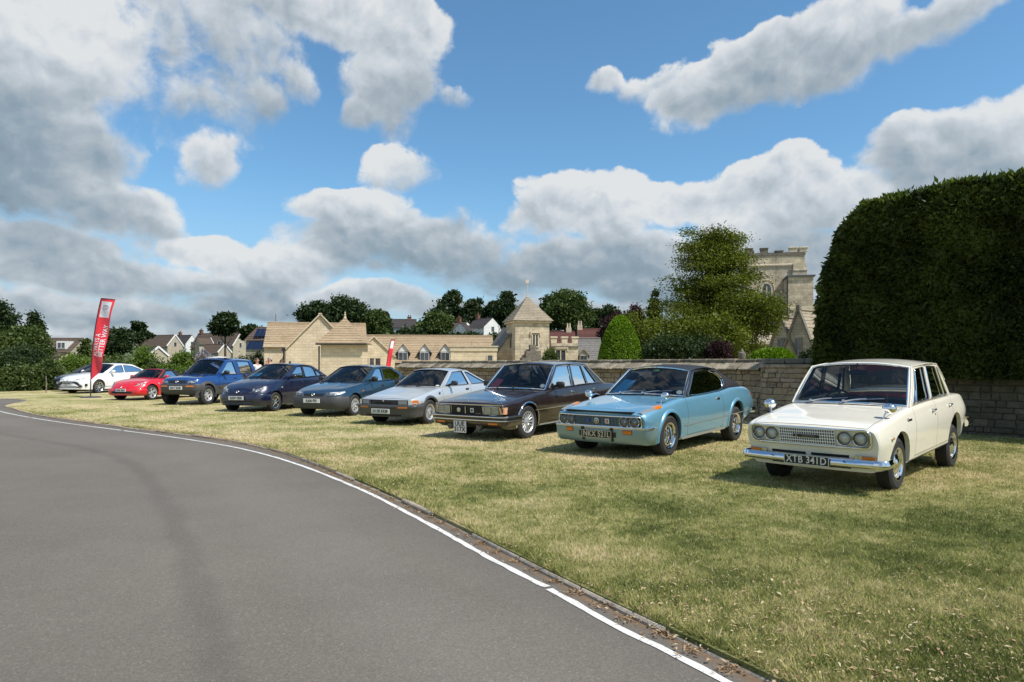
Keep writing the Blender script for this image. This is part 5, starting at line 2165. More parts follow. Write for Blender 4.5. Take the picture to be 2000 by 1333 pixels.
 c.wipers(M['trim'], ((-.5, .02), (.1, .02)), ((.05, .05), (.66, .05)))
 c.rear_bumper(.38, .50, M['trim'], .06, .4)
 q = c.side_pt(1.18, .66)
 m = MB(); m.box(-.02, .02, -.002, .006, -.03, .03, 0, Matrix.Translation((q.x, q.y, q.z + .06))); m.build('wing_badge', M['trim'], r)
 m = MB(); m.box(-.015, .015, -.002, .006, -.012, .012, 0, Matrix.Translation((q.x + .1, q.y, q.z - .06))); m.build('side_repeater', M['amber'], r)
 tax_disc(c, .82, .12, .05)
 return c


def modern_nose(c, hl, plate_text, plate_z, emblem_z, bump=None, plate_bg=None, band=False, emblem=.03, plate_y=0, plate_out=.03):
 """headlights (outline for the left side), emblem and plate of the rounder cars"""
 for sg in (1, -1):
  poly = [(sg * a, b) for a, b in hl]
  if sg < 0:
   poly = poly[::-1]
  nose_lamp(c, poly)
 if emblem:
  m = MB()
  A = frame_mat(c.F(0, emblem_z, .012), (0, 1, 0), (0, 0, 1)) @ Matrix.Scale(.7, 4, (0, 1, 0))
  m.tube([A @ Vector((emblem * 1.5 * math.cos(a), emblem * 1.5 * math.sin(a), 0)) for a in np.linspace(0, 6.2832, 21)[:-1]], .007, 6, closed=True)
  m.tube([A @ Vector((emblem * .6 * math.cos(a), emblem * 1.3 * math.sin(a), 0)) for a in np.linspace(0, 6.2832, 17)[:-1]], .005, 6, closed=True)
  m.build('emblem', M['alloy'], c.root)
 c.plate(plate_y, plate_z, .52, .112, plate_text, plate_bg or M['plate_white'], M['plate_black'], plate_out, squeeze=.84, band=band)


def nose_surface(c, y, z):
 """point on the body skin seen from the front at (y, z)"""
 best = None
 ay = abs(y)
 for k in range(0, 60):
  t = k * .02
  sec = c.section(t)
  # half-width of the section at height z
  zt = sec[-1].y
  if z <= zt:
   wy = 0
   for a, b in zip(sec, sec[1:]):
    lo, hi = sorted((a.y, b.y))
    if lo <= z <= hi and hi > lo:
     q = (z - a.y) / (b.y - a.y)
     wy = max(wy, a.x + (b.x - a.x) * q)
   if wy >= ay:
    best = c.warp(t, ay, z)
    break
 if best is None:
  best = c.warp(.6, ay, z)
 return Vector((best.x, y, z))


def nose_lamp(c, poly, name='headlight'):
 Q = []
 n = len(poly)
 for i in range(n):
  a, b = poly[i], poly[(i + 1) % n]
  for j in range(4):
   Q.append((a[0] + (b[0] - a[0]) * j / 4, a[1] + (b[1] - a[1]) * j / 4))
 n = len(Q)
 cy, cz = sum(p[0] for p in Q) / n, sum(p[1] for p in Q) / n
 rings = []
 for f in (1, .8, .55, .28):
  rings.append([(cy + (a - cy) * f, cz + (b - cz) * f) for a, b in Q])
 def build(off, mat, nm, par):
  mb = MB()
  vs = []
  for ring, o in zip(rings, off):
   vs += [nose_surface(c, a, b) + Vector((o * .8, (1 if a > 0 else -1) * o * .5, o * .3)) for a, b in ring]
  vs.append(nose_surface(c, cy, cz) + Vector((off[-1] * .8, 0, 0)))
  fs = []
  for i in range(3):
   fs += [(i * n + k, i * n + (k + 1) % n, (i + 1) * n + (k + 1) % n, (i + 1) * n + k) for k in range(n)]
  fs += [(3 * n + k, 3 * n + (k + 1) % n, 4 * n) for k in range(n)]
  mb.add(vs, fs)
  return mb.build(nm, mat, par, 60)
 ho = build((.006, .006, .006, .006), M['lamp_bright'], name, c.root)
 mb = MB()
 wv = max(abs(a - cy) for a, b in Q)
 hv = max(abs(b - cz) for a, b in Q)
 for dy in (-.42, .4):
  yy = cy + dy * wv * (1 if cy > 0 else -1)
  zz = cz + (.22 if dy > 0 else -.18) * hv
  p = nose_surface(c, yy, zz) + Vector((.008, 0, 0))
  rr = min(hv * .5, wv * .3)
  mb.lathe([(rr, 0), (rr * .8, -.004), (rr * .4, .004), (.001, .006)], 14, 0, frame_mat(p, (0, 1, 0), (0, 0, 1)))
 mb.build('bulb_bowl', M['chrome'], ho, 60)
 build((.010, .022, .026, .028), M['lens'], 'lens', ho)
 return ho


def teal_saloon():
 c = make_car(name='liftback_car', label='dark teal blue 1990s rounded saloon with a white front plate and silver wheel covers',
  L=4.50, wb=2.58, fo=.78, track=1.45, tyre_w=.185, wheelR=.298, rimR=.19, archR=.342, heading=(-0.3420, -0.9397), wheel_at=(-4.37, 18.9),
  top=[(0, .58), (.04, .645), (.15, .705), (.5, .795), (1.0, .89), (1.35, .945), (1.5, .95), (3.8, 1.0), (4.1, .99), (4.4, .92), (4.5, .82)],
  sh=[(0, .55), (.04, .62), (.15, .675), (.5, .76), (1.0, .845), (1.4, .895), (2.4, .92), (3.6, .94), (4.2, .91), (4.5, .76)],
  wsh=[(0, .52), (.04, .60), (.15, .675), (.4, .735), (1.0, .765), (2.2, .775), (3.5, .76), (4.2, .70), (4.5, .56)],
  mid=[(0, .46), (.3, .56), (2, .62), (4.5, .60)],
  wm=[(0, .60), (.05, .70), (.15, .765), (.4, .825), (1.0, .845), (3.5, .845), (4.2, .79), (4.5, .66)],
  sill=[(0, .25), (.1, .21), (.6, .19), (3.4, .19), (4.0, .24), (4.5, .33)],
  ws=[(0, .54), (.1, .68), (.4, .78), (.8, .80), (3.5, .80), (4.5, .62)],
  r_sh=.09, r_mid=.3, bow_f=.12, lean_f=-.05, bow_r=.1, bf=.86, clad_m=M['clad'], clad_z=lambda t: .54 if t < .75 else .27,
  doors=[(1.30, 2.42), (2.42, 3.35)], bonnet=(.10, 1.24), boot=None,
  a0=1.30, a1=2.12, c1=3.20, c0=4.12,
  zr=[(1.2, 1.31), (2.12, 1.335), (2.6, 1.355), (3.2, 1.33), (4.2, 1.25)], wr=[(1.2, .58), (2.1, .59), (2.7, .60), (3.2, .575), (4.2, .53)], crown=.055,
  windows=[[(1.60, .06), (2.16, .88), (2.42, .90), (2.42, .06)], [(2.50, .06), (2.50, .90), (3.05, .89, .06), (3.5, .42, .08), (3.44, .08)]],
  win_r=.04, paint_m=P_TEAL, seat_s=2.45, rear_s=3.35, gutter_r=0, shelf=.5,
  style=dict(kind='spoke', n=7, w0=.06, w1=.085, hub=.3, rise=.012, off=.8, waist=.8, ring=.8), rim_m=M['alloy_paint'])
 r = c.root
 modern_nose(c, [(.33, .565), (.72, .575), (.765, .665), (.74, .685), (.37, .655)], 'K606 FFS', .44, .605, plate_out=.075)
 m = MB(); c.fslab(m, -.30, .30, .565, .622, -.01, .006, 6); m.build('grille', M['trim'], r, 30)
 m = MB(); c.sweep(m, c.plan_path(.42, .02, .4, .26, .77), [(-.06, .555), (.0, .55), (.018, .52), (.02, .40), (.0, .27), (-.06, .22)]); m.build('front_bumper', M['clad'], r, 50)
 c.strip(1.2, 3.3, .52, .012, .06, 'side_moulding', M['clad'], n=20)
 c.handle(2.26, .80, M['trim'], 'flap'); c.handle(3.2, .82, M['trim'], 'flap')
 c.door_mirror(1.64, M['trim'], (.1, .19, .13), .05)
 q = c.side_pt(1.16, .68)
 m = MB(); m.box(-.03, .03, -.002, .01, -.016, .016, 0, Matrix.Translation(q)); m.build('side_repeater', M['amber'], r)
 c.wipers(M['trim'], ((-.5, .02), (.1, .02)), ((.05, .05), (.66, .05)))
 c.rear_bumper(.38, .52, M['clad'], .05, .4)
 return c


def navy_hybrid():
 c = make_car(name='hybrid_saloon', label='dark navy blue rounded saloon with clear headlights and a blue card in its windscreen',
  L=4.31, wb=2.55, fo=.72, track=1.46, tyre_w=.175, wheelR=.295, rimR=.188, archR=.34, heading=(-0.2756, -0.9613), wheel_at=(-7.2, 20.75),
  top=[(0, .56), (.04, .63), (.15, .72), (.4, .83), (.8, .945), (1.1, 1.00), (1.3, 1.01), (3.6, 1.08), (3.95, 1.07), (4.2, 1.0), (4.31, .86)],
  sh=[(0, .53), (.04, .60), (.15, .68), (.4, .785), (.8, .88), (1.2, .945), (2.4, .98), (3.5, 1.02), (4.0, .98), (4.31, .80)],
  wsh=[(0, .48), (.04, .56), (.15, .65), (.4, .725), (1.0, .765), (2.2, .775), (3.3, .75), (4.0, .68), (4.31, .54)],
  mid=[(0, .44), (.3, .58), (2, .66), (4.31, .64)],
  wm=[(0, .58), (.05, .69), (.15, .76), (.4, .825), (1.0, .845), (3.3, .845), (4.0, .79), (4.31, .66)],
  sill=[(0, .23), (.1, .19), (.6, .18), (3.4, .18), (3.9, .23), (4.31, .32)],
  ws=[(0, .52), (.1, .67), (.4, .77), (.8, .795), (3.3, .795), (4.31, .6)],
  r_sh=.10, r_mid=.3, bow_f=.16, lean_f=-.08, bow_r=.1, bf=.84,
  doors=[(1.22, 2.32), (2.32, 3.20)], bonnet=(.10, 1.08), boot=(3.92, 4.28),
  a0=1.14, a1=2.06, c1=3.05, c0=3.86,
  zr=[(1.1, 1.36), (2.06, 1.39), (2.5, 1.41), (3.05, 1.375), (3.9, 1.28)], wr=[(1.1, .58), (2.06, .59), (2.6, .60), (3.05, .575), (3.9, .53)], crown=.058,
  windows=[[(1.50, .06), (2.10, .87), (2.34, .89), (2.34, .06)], [(2.42, .06), (2.42, .89), (2.92, .87, .05), (3.06, .74, .04), (3.10, .07)], [(3.14, .07), (3.10, .70), (3.38, .36, .04), (3.44, .10)]],
  win_r=.04, paint_m=P_NAVY, seat_s=2.40, rear_s=3.20, gutter_r=0, shelf=.4, side_glass=glassy('clear_side_glass', (.75, .8, .8), 2.0),
  style=dict(kind='spoke', n=8, w0=.028, w1=.036, hub=.26, rise=.012, off=.75), rim_m=M['alloy'])
 r = c.root
 modern_nose(c, [(.34, .565), (.60, .585), (.72, .70), (.70, .77), (.60, .72), (.44, .63)], 'X559 VRM', .42, .60, plate_out=.07, plate_bg=plain('plate_dim', (.62, .62, .58), .4))
 m = MB(); c.fslab(m, -.30, .30, .50, .54, -.02, .008, 6); m.build('grille', M['trim'], r, 30)
 m = MB(); c.sweep(m, c.plan_path(.42, .02, .4, .30, .76), [(-.06, .53), (-.005, .52), (.014, .47), (.016, .36), (.0, .26), (-.06, .20)]); bo = m.build('front_bumper', P_NAVY, r, 50)
 m = MB(); c.fslab(m, -.52, .52, .25, .31, .0, .05, 6); m.build('air_slot', M['trim'], bo, 30)
 c.handle(2.16, .86, P_NAVY, 'flap'); c.handle(3.06, .88, P_NAVY, 'flap')
 c.door_mirror(1.52, P_NAVY, (.12, .19, .13), .04)
 q = c.side_pt(1.02, .72)
 m = MB(); m.box(-.03, .03, -.002, .012, -.018, .018, 0, Matrix.Translation(q)); m.build('side_repeater', M['reflector'], r)
 c.wipers(M['trim'], ((-.5, .02), (.1, .02)), ((.05, .05), (.66, .05)))
 c.rear_bumper(.38, .55, P_NAVY, .05, .4)
 m = MB(); m.tube([(-1.75, .1, 1.47), (-1.8, .1, 1.51)], .03, 8); m.build('aerial', M['trim'], r)
 card('blue card standing in the windscreen of the navy blue saloon', 'info_card', c, -.62, .25, .5, .36, M['blue_card'], -4)
 return c


def blue_suv():
 c = make_car(name='off_road_car', label='bright blue three door off road car with grey plastic bumpers and lower sides',
  L=3.70, wb=2.20, fo=.56, track=1.46, tyre_w=.215, wheelR=.348, rimR=.205, archR=.405, heading=(-0.2419, -0.9703), wheel_at=(-10.75, 24.1),
  top=[(0, .86), (.05, .93), (.2, .975), (.7, 1.02), (1.1, 1.05), (1.3, 1.06), (3.5, 1.08), (3.62, 1.08), (3.70, 1.04)],
  sh=[(0, .83), (.05, .90), (.2, .94), (.7, .985), (1.2, 1.015), (2.2, 1.03), (3.5, 1.04), (3.70, 1.0)],
  wsh=[(0, .62), (.05, .68), (.2, .725), (.7, .75), (2, .765), (3.3, .755), (3.6, .72), (3.70, .68)],
  mid=[(0, .70), (2, .76), (3.7, .76)],
  wm=[(0, .68), (.05, .75), (.2, .805), (.6, .835), (2, .845), (3.3, .84), (3.6, .79), (3.70, .74)],
  sill=[(0, .42), (.1, .36), (.5, .34), (3.0, .34), (3.4, .38), (3.70, .45)],
  ws=[(0, .62), (.1, .72), (.5, .80), (3.0, .80), (3.70, .70)],
  r_sh=.09, r_mid=.2, bow_f=.12, lean_f=-.05, bow_r=.05, bf=.86, clad_m=M['clad'], clad_z=lambda t: .735 if t < .9 else .68,
  doors=[(1.16, 2.24)], bonnet=(.14, 1.08), boot=None,
  a0=1.14, a1=1.80, c1=3.30, c0=3.58,
  zr=[(1.1, 1.545), (1.8, 1.565), (2.5, 1.59), (3.3, 1.57), (3.6, 1.55)], wr=[(1.1, .60), (1.8, .615), (2.5, .63), (3.3, .62), (3.6, .61)], crown=.065,
  windows=[[(1.36, .06), (1.86, .88), (2.13, .90), (2.28, .06)], [(2.50, .10), (2.40, .89), (3.12, .88, .04), (3.30, .10)]],
  win_r=.04, paint_m=P_RBLUE, seat_s=2.15, rear_s=2.95, gutter_r=0, shelf=.05,
  style=dict(kind='spoke', n=6, w0=.065, w1=.095, hub=.34, rise=.0, off=.5, waist=.75, ring=.82), rim_m=M['alloy_paint'])
 r = c.root
 modern_nose(c, [(.40, .76), (.66, .765), (.71, .85), (.68, .865), (.42, .855)], 'M417 RHM', .60, .82, plate_out=.075)
 m = MB(); c.fslab(m, -.34, .34, .765, .865, -.01, .008, 6); m.build('grille', M['trim'], r, 30)
 m = MB(); c.sweep(m, c.plan_path(.36, .03, .5, .22, .77), [(-.08, .735), (.0, .73), (.018, .70), (.02, .56), (.0, .46), (-.06, .40)]); bo = m.build('front_bumper', M['clad'], r, 50)
 for y in (-.52, .52):
  m = MB(); c.fslab(m, y - .14, y + .14, .635, .685, .0, .066, 3); m.build('indicator', M['amber'], bo, 30)
 c.arch_trim(.06, .03, M['clad'])
 c.strip(1.15, 2.5, .62, .014, .11, 'side_moulding', M['clad'], n=20)
 c.handle(2.08, .90, M['trim'], 'flap')
 c.door_mirror(1.46, M['trim'], (.12, .2, .15), .05)
 m = MB()
 P = [[(c.fo - t, y, 1.672 + .05 * math.sin(math.pi * (t - 2.0) / .5) * (1 - (y / .45)**2)) for y in np.linspace(-.42, .42, 9)] for t in np.linspace(2.0, 2.5, 7)]
 m.grid(P); m.build('roof_hatch', plain('pale_roof_hatch', (.6, .6, .58), .4), r, 50)
 c.wipers(M['trim'], ((-.5, .02), (.1, .02)), ((.05, .05), (.66, .05)))
 c.rear_bumper(.48, .68, M['clad'], .06, .35)
 # the spare wheel on the tail gate
 d, t, rm = WHEELS[c.name + c.label[:12]]
 w = d.build('spare_wheel', M['dark'], r, 40); t.build('tyre', M['rubber'], w, 40)
 w.location = (c.fo - c.L - .10, .1, .95); w.rotation_euler = (0, 0, R(90))
 return c


def red_roadster():
 c = make_car(name='roadster_car', label='bright red two seat roadster with a black folded up soft top',
  L=3.89, wb=2.45, fo=.70, track=1.47, tyre_w=.2, wheelR=.300, rimR=.205, archR=.345, heading=(-0.2588, -0.9659), wheel_at=(-14.4, 27.3),
  top=[(0, .48), (.04, .56), (.15, .64), (.4, .745), (.8, .835), (1.05, .87), (1.2, .875), (2.7, .90), (3.0, .91), (3.5, .89), (3.8, .82), (3.89, .72)],
  sh=[(0, .46), (.04, .53), (.15, .61), (.4, .715), (.8, .795), (1.2, .83), (2.0, .84), (2.8, .875), (3.5, .86), (3.89, .68)],
  wsh=[(0, .46), (.04, .55), (.15, .65), (.4, .735), (1.0, .765), (2.2, .765), (3.0, .775), (3.6, .70), (3.89, .52)],
  mid=[(0, .40), (.3, .54), (2, .58), (3.89, .58)],
  wm=[(0, .56), (.05, .68), (.15, .765), (.4, .83), (1.0, .84), (2, .835), (3.0, .848), (3.6, .79), (3.89, .64)],
  sill=[(0, .21), (.1, .18), (.6, .17), (3.0, .17), (3.5, .22), (3.89, .3)],
  ws=[(0, .5), (.1, .66), (.4, .77), (.8, .79), (3.0, .79), (3.89, .6)],
  r_sh=.10, r_mid=.3, bow_f=.16, lean_f=-.10, bow_r=.12, bf=.82,
  doors=[(1.20, 2.22)], bonnet=(.16, 1.0), boot=None,
  a0=1.12, a1=1.66, c1=2.20, c0=2.80,
  zr=[(1.1, 1.165), (1.66, 1.18), (2.0, 1.195), (2.2, 1.18), (2.9, 1.1)], wr=[(1.1, .54), (1.66, .55), (2.2, .54), (2.9, .5)], crown=.05,
  windows=[[(1.36, .06), (1.70, .88), (2.06, .90), (2.24, .06)]],
  win_r=.04, paint_m=P_RED, roof_m=M['vinyl'], seat_s=2.0, rear_s=2.5, gutter_r=.012, gutter_m=M['vinyl'], gut_end=1, seat_up=.06, shelf=.05, bel=.93,
  style=dict(kind='spoke', n=5, w0=.05, w1=.07, pair=(-.12, .12), pin=.8, hub=.24, rise=.01, off=.7), rim_m=M['alloy_paint'])
 r = c.root
 for o in r.children:
  if o.name.startswith('pillar_frame'):
   o.data.materials[0] = M['vinyl']
  if o.name.startswith('rear_screen_frame'):
   o.data.materials[0] = M['vinyl']
 modern_nose(c, [(.46, .56), (.62, .575), (.745, .68), (.745, .74), (.68, .72), (.55, .65)], 'GF06 BKG', .40, .52, emblem=.022, plate_out=.05, band=True, plate_bg=plain('plate_pale', (.66, .68, .68), .4))
 m = MB(); c.sweep(m, c.plan_path(.40, .02, .35, .24, .79), [(-.06, .47), (-.02, .46), (.004, .42), (.006, .34), (.0, .24), (-.06, .19)]); bo = m.build('front_bumper', P_RED, r, 50)
 m = MB(); c.fslab(m, -.48, .48, .27, .36, .0, .034, 6); m.build('air_intake', M['dark'], bo, 30)
 for y in (-.62, .62):
  q = nose_surface(c, y, .32) + Vector((.03, 0, 0))
  m = MB(); m.lathe([(.045, -.02), (.045, .012), (.001, .016)], 14, 0, frame_mat(q, (0, 1, 0), (0, 0, 1))); m.build('fog_lamp', M['reflector'], bo)
 c.door_mirror(1.42, P_RED, (.11, .17, .12), .04)
 c.handle(2.1, .74, P_RED, 'flap')
 q = c.side_pt(1.04, .66)
 m = MB(); m.box(-.04, .04, -.002, .012, -.02, .02, 0, Matrix.Translation(q)); m.build('side_repeater', M['reflector'], r)
 for sg in (1, -1):
  m = MB(); q = c.side_pt(2.45, .6)
  m.box(-.12, .10, -.02, .004, -.12, .10, 0, Matrix.Translation((q.x, q.y * sg, q.z)), .01); m.build('side_intake', M['dark'], r)
 c.rear_bumper(.32, .5, P_RED, .03, .35)
 return c


def white_estate():
 c = make_car(name='saloon_car', label='large white modern saloon with a dark trapezoid grille behind the red flag',
  L=4.71, wb=2.70, fo=.95, track=1.56, tyre_w=.215, wheelR=.325, rimR=.235, archR=.37, heading=(-0.2588, -0.9659), wheel_at=(-20.4, 33.7),
  top=[(0, .62), (.05, .70), (.15, .76), (.4, .845), (.8, .93), (1.15, .985), (1.3, 1.0), (4.0, 1.06), (4.4, 1.06), (4.62, 1.0), (4.71, .88)],
  sh=[(0, .60), (.05, .67), (.15, .725), (.4, .80), (.8, .88), (1.3, .945), (2.5, .985), (3.8, 1.02), (4.4, .98), (4.71, .82)],
  wsh=[(0, .52), (.05, .62), (.15, .70), (.4, .775), (1.0, .815), (2.5, .825), (3.8, .79), (4.4, .72), (4.71, .58)],
  mid=[(0, .50), (.3, .60), (2, .68), (4.71, .68)],
  wm=[(0, .62), (.05, .74), (.15, .82), (.4, .885), (1.0, .90), (3.8, .90), (4.4, .84), (4.71, .70)],
  sill=[(0, .22), (.1, .19), (.6, .18), (3.6, .18), (4.2, .23), (4.71, .34)],
  ws=[(0, .56), (.1, .72), (.4, .82), (.8, .85), (3.8, .85), (4.71, .65)],
  r_sh=.10, r_mid=.3, bow_f=.16, lean_f=-.06, bow_r=.12, bf=.84,
  doors=[(1.42, 2.52), (2.52, 3.48)], bonnet=(.12, 1.18), boot=None,
  a0=1.26, a1=2.20, c1=3.30, c0=4.32,
  zr=[(1.2, 1.40), (2.2, 1.42), (2.7, 1.435), (3.3, 1.40), (4.4, 1.28)], wr=[(1.2, .60), (2.2, .61), (2.8, .62), (3.3, .595), (4.4, .55)], crown=.05,
  windows=[[(1.60, .06), (2.18, .84), (2.55, .88), (2.55, .06)], [(2.62, .06), (2.62, .88), (3.20, .84, .05), (3.72, .46, .06), (3.78, .14, .04), (3.66, .06)]],
  win_r=.04, paint_m=P_WHITE, side_glass=M['glass_dark'], seat_s=2.55, rear_s=3.4, gutter_r=0,
  style=dict(kind='spoke', n=10, w0=.03, w1=.05, hub=.24, rise=.012, off=.8), rim_m=M['alloy'])
 r = c.root
 modern_nose(c, [(.30, .64), (.70, .70), (.80, .755), (.76, .765), (.55, .72), (.32, .672)], 'VX15 ATK', .50, .64, emblem=.04, plate_out=.06, plate_bg=plain('plate_grey', (.30, .30, .30), .4))
 m = MB(); c.fpanel(m, [(-.62, .30), (.62, .30), (.74, .36), (.50, .56), (.36, .585), (-.36, .585), (-.50, .56), (-.74, .36)], -.04, .040); go = m.build('grille', M['trim'], r, 30)
 m = MB(); c.fpanel(m, [(-.52, .372), (.52, .372), (.48, .398), (-.48, .398)], .0, .052); m.build('grille_bar', P_WHITE, go, 30)
 m = MB(); c.fslab(m, -.60, .60, .235, .262, -.02, .03, 8); m.build('lower_lip', P_WHITE, r, 30)
 for sg in (1, -1):
  q = nose_surface(c, sg * .78, .42) + Vector((.004, sg * .01, 0))
  m = MB(); m.box(-.09, .02, -.06, .06, -.06, .06, 0, Matrix.Translation(q), .02); m.build('fog_lamp', M['trim'], r)
 c.door_mirror(1.72, P_WHITE, (.14, .2, .14), .05)
 c.handle(2.36, .86, P_WHITE, 'flap'); c.handle(3.32, .88, P_WHITE, 'flap')
 c.strip(1.3, 3.5, .33, .012, .02, 'sill_trim', M['alloy'], n=16)
 c.rear_bumper(.35, .55, P_WHITE, .03, .4)
 return c


def dark_hatch():
 c = make_car(name='hatchback_car', label='dark blue black hatchback mostly hidden behind the large white saloon, last of the row',
  L=4.30, wb=2.60, fo=.90, track=1.52, tyre_w=.2, wheelR=.315, rimR=.215, archR=.36, heading=(-0.2588, -0.9659), wheel_at=(-22.5, 36.3),
  top=[(0, .64), (.05, .72), (.15, .78), (.4, .86), (.8, .94), (1.15, .985), (1.3, 1.0), (3.9, 1.04), (4.2, 1.0), (4.30, .9)],
  sh=[(0, .62), (.05, .69), (.15, .745), (.4, .815), (.8, .885), (1.3, .945), (2.5, .985), (3.8, 1.0), (4.30, .82)],
  wsh=[(0, .52), (.05, .62), (.15, .70), (.4, .765), (1.0, .80), (2.5, .81), (3.8, .76), (4.30, .58)],
  mid=[(0, .50), (.3, .60), (2, .68), (4.3, .68)],
  wm=[(0, .62), (.05, .74), (.15, .81), (.4, .865), (1.0, .88), (3.6, .88), (4.30, .70)],
  sill=[(0, .22), (.1, .19), (.6, .18), (3.4, .18), (4.30, .34)],
  ws=[(0, .56), (.1, .71), (.4, .81), (.8, .83), (3.6, .83), (4.30, .65)],
  r_sh=.10, r_mid=.3, bow_f=.16, lean_f=-.06, bow_r=.12, bf=.84,
  doors=[(1.40, 2.45), (2.45, 3.35)], bonnet=(.12, 1.16), boot=None,
  a0=1.24, a1=2.15, c1=3.5, c0=4.12,
  zr=[(1.2, 1.39), (2.15, 1.42), (2.7, 1.435), (3.5, 1.39), (4.2, 1.3)], wr=[(1.2, .60), (2.2, .61), (2.8, .62), (3.5, .58), (4.2, .55)], crown=.05,
  windows=[[(1.60, .06), (2.15, .84), (2.48, .88), (2.48, .06)], [(2.55, .06), (2.55, .88), (3.20, .84, .05), (3.6, .3, .06), (3.5, .06)]],
  win_r=.04, paint_m=P_BLACK, side_glass=M['glass_dark'], seat_s=2.5, rear_s=3.3, gutter_r=0,
  style=dict(kind='spoke', n=7, w0=.04, w1=.06, hub=.24, rise=.012, off=.8), rim_m=M['alloy_paint'])
 modern_nose(c, [(.40, .66), (.68, .70), (.78, .76), (.74, .77), (.50, .72)], 'YJ63 KLM', .46, .68, emblem=.035, plate_out=.05, plate_bg=plain('plate_grey_dim', (.4, .4, .4), .4))
 m = MB(); c.fslab(m, -.5, .5, .26, .36, -.02, .02, 6); m.build('air_intake', M['trim'], c.root, 30)
 c.door_mirror(1.70, P_BLACK, (.14, .2, .14), .05)
 return c


CARS = [cream_saloon(), blue_coupe(), brown_saloon(), silver_coupe(), teal_saloon(), navy_hybrid(), blue_suv(), red_roadster(), white_estate(), dark_hatch()]

# ------------------------------------------------------------------ ground, road, kerb
RNG = np.random.default_rng(7)
random.seed(7)


def PX(px, py, d):
 return Vector(((px - 1000) / 1333.0 * d, d, CAM_H + (712 - py) / 1333.0 * d))


def catmull(P, step):
 P = [Vector(p) for p in P]
 out = []
 for i in range(len(P) - 1):
  p0, p1, p2, p3 = P[max(i - 1, 0)], P[i], P[i + 1], P[min(i + 2, len(P) - 1)]
  n = max(2, int((p2 - p1).length / step))
  for k in range(n):
   t = k / n
   out.append(.5 * ((2 * p1) + (p2 - p0) * t + (2 * p0 - 5 * p1 + 4 * p2 - p3) * t * t + (3 * p1 - p0 - 3 * p2 + p3) * t**3))
 out.append(P[-1])
 return out


KERB_PTS = [(5.0, -5.0), (3.4, -.9), (2.7, .5), (1.97, 1.75), (1.22, 3.06), (.45, 4.37), (-.45, 6.0), (-1.15, 7.2), (-1.95, 8.5), (-3.2, 10.4), (-4.55, 12.1),
   (-6.3, 13.7), (-8.3, 15.2), (-10.6, 17.0), (-12.9, 18.9), (-15.0, 20.9), (-16.6, 22.6), (-17.5, 23.6), (-18.1, 24.8), (-18.7, 26.2), (-19.6, 27.5), (-21.2, 28.5), (-24, 29.2), (-32, 30.2), (-70, 33)]
KERB = catmull([(*p, 0) for p in KERB_PTS], .25)
ROAD_Z = -.035
KA = np.array([[p.x, p.y] for p in KERB])


def kerb_dist(P):
 """signed distance to the kerb line, positive on the road"""
 P = np.asarray(P, float)
 a, b = KA[:-1], KA[1:]
 ab = b - a
 L2 = (ab**2).sum(1)
 best = np.full(len(P), 1e9)
 sign = np.ones(len(P))
 for s in range(0, len(P), 4000):
  Q = P[s:s + 4000]
  t = ((Q[:, None] - a) * ab).sum(2) / L2
  t = np.clip(t, 0, 1)
  C = a + t[..., None] * ab
  D = Q[:, None] - C
  d = np.sqrt((D**2).sum(2))
  k = d.argmin(1)
  r = np.arange(len(Q))
  cr = ab[k, 0] * D[r, k, 1] - ab[k, 1] * D[r, k, 0]
  best[s:s + 4000] = d[r, k]
  sign[s:s + 4000] = np.where(cr > 0, 1, -1)
 return best * sign


def terrain_z(x, y):
 t = np.clip((y - 62) / 150.0, 0, 1)
 z = 10.0 * t * t * (3 - 2 * t)
 t = np.clip((y - 200) / 600.0, 0, 1)
 z = z + 16 * t * t * (3 - 2 * t)
 side = np.clip((-x - .12 * y) / (.14 * np.maximum(y, 1)), 0, 1)
 return z * (1 - .72 * side * np.clip((420 - y) / 150, 0, 1)) - .22


def build_terrain():
 ys = np.concatenate([np.linspace(-60, 60, 13), np.linspace(70, 300, 47), np.linspace(330, 2500, 18)])
 xs = np.concatenate([np.linspace(-2500, -320, 10), np.linspace(-300, 300, 61), np.linspace(320, 2500, 10)])
 X, Y = np.meshgrid(xs, ys, indexing='ij')
 Z = terrain_z(X, Y)
 V = np.stack([X.ravel(), Y.ravel(), Z.ravel()], 1)
 nx, ny = X.shape
 I = np.arange(nx * ny).reshape(nx, ny)
 F = np.stack([I[:-1, :-1].ravel(), I[1:, :-1].ravel(), I[1:, 1:].ravel(), I[:-1, 1:].ravel()], 1)
 o = fast_mesh('terrain', V, F, plain('meadow', (.065, .085, .028), .95, 0, .35, .12, world=True), smooth=True, kind='structure')


build_terrain()


def build_lawn():
 outl = [(p.x, p.y) for p in KERB] + [(-70, 58), (70, 58), (70, -30), (5.0, -30)]
 # inner grid so that the turf can swell a little
 P = [Vector((a, b, 0)) for a, b in outl]
 tri = tessellate_polygon([P])
 mb = MB(); mb.add(P, tri)
 n = len(P)
 mb.add(P + [Vector((p.x, p.y, -.3)) for p in P], [(i, (i + 1) % n, n + (i + 1) % n, n + i) for i in range(n)])
 o = mb.build('lawn', M['lawn'], None, None, False, kind='structure')


build_lawn()


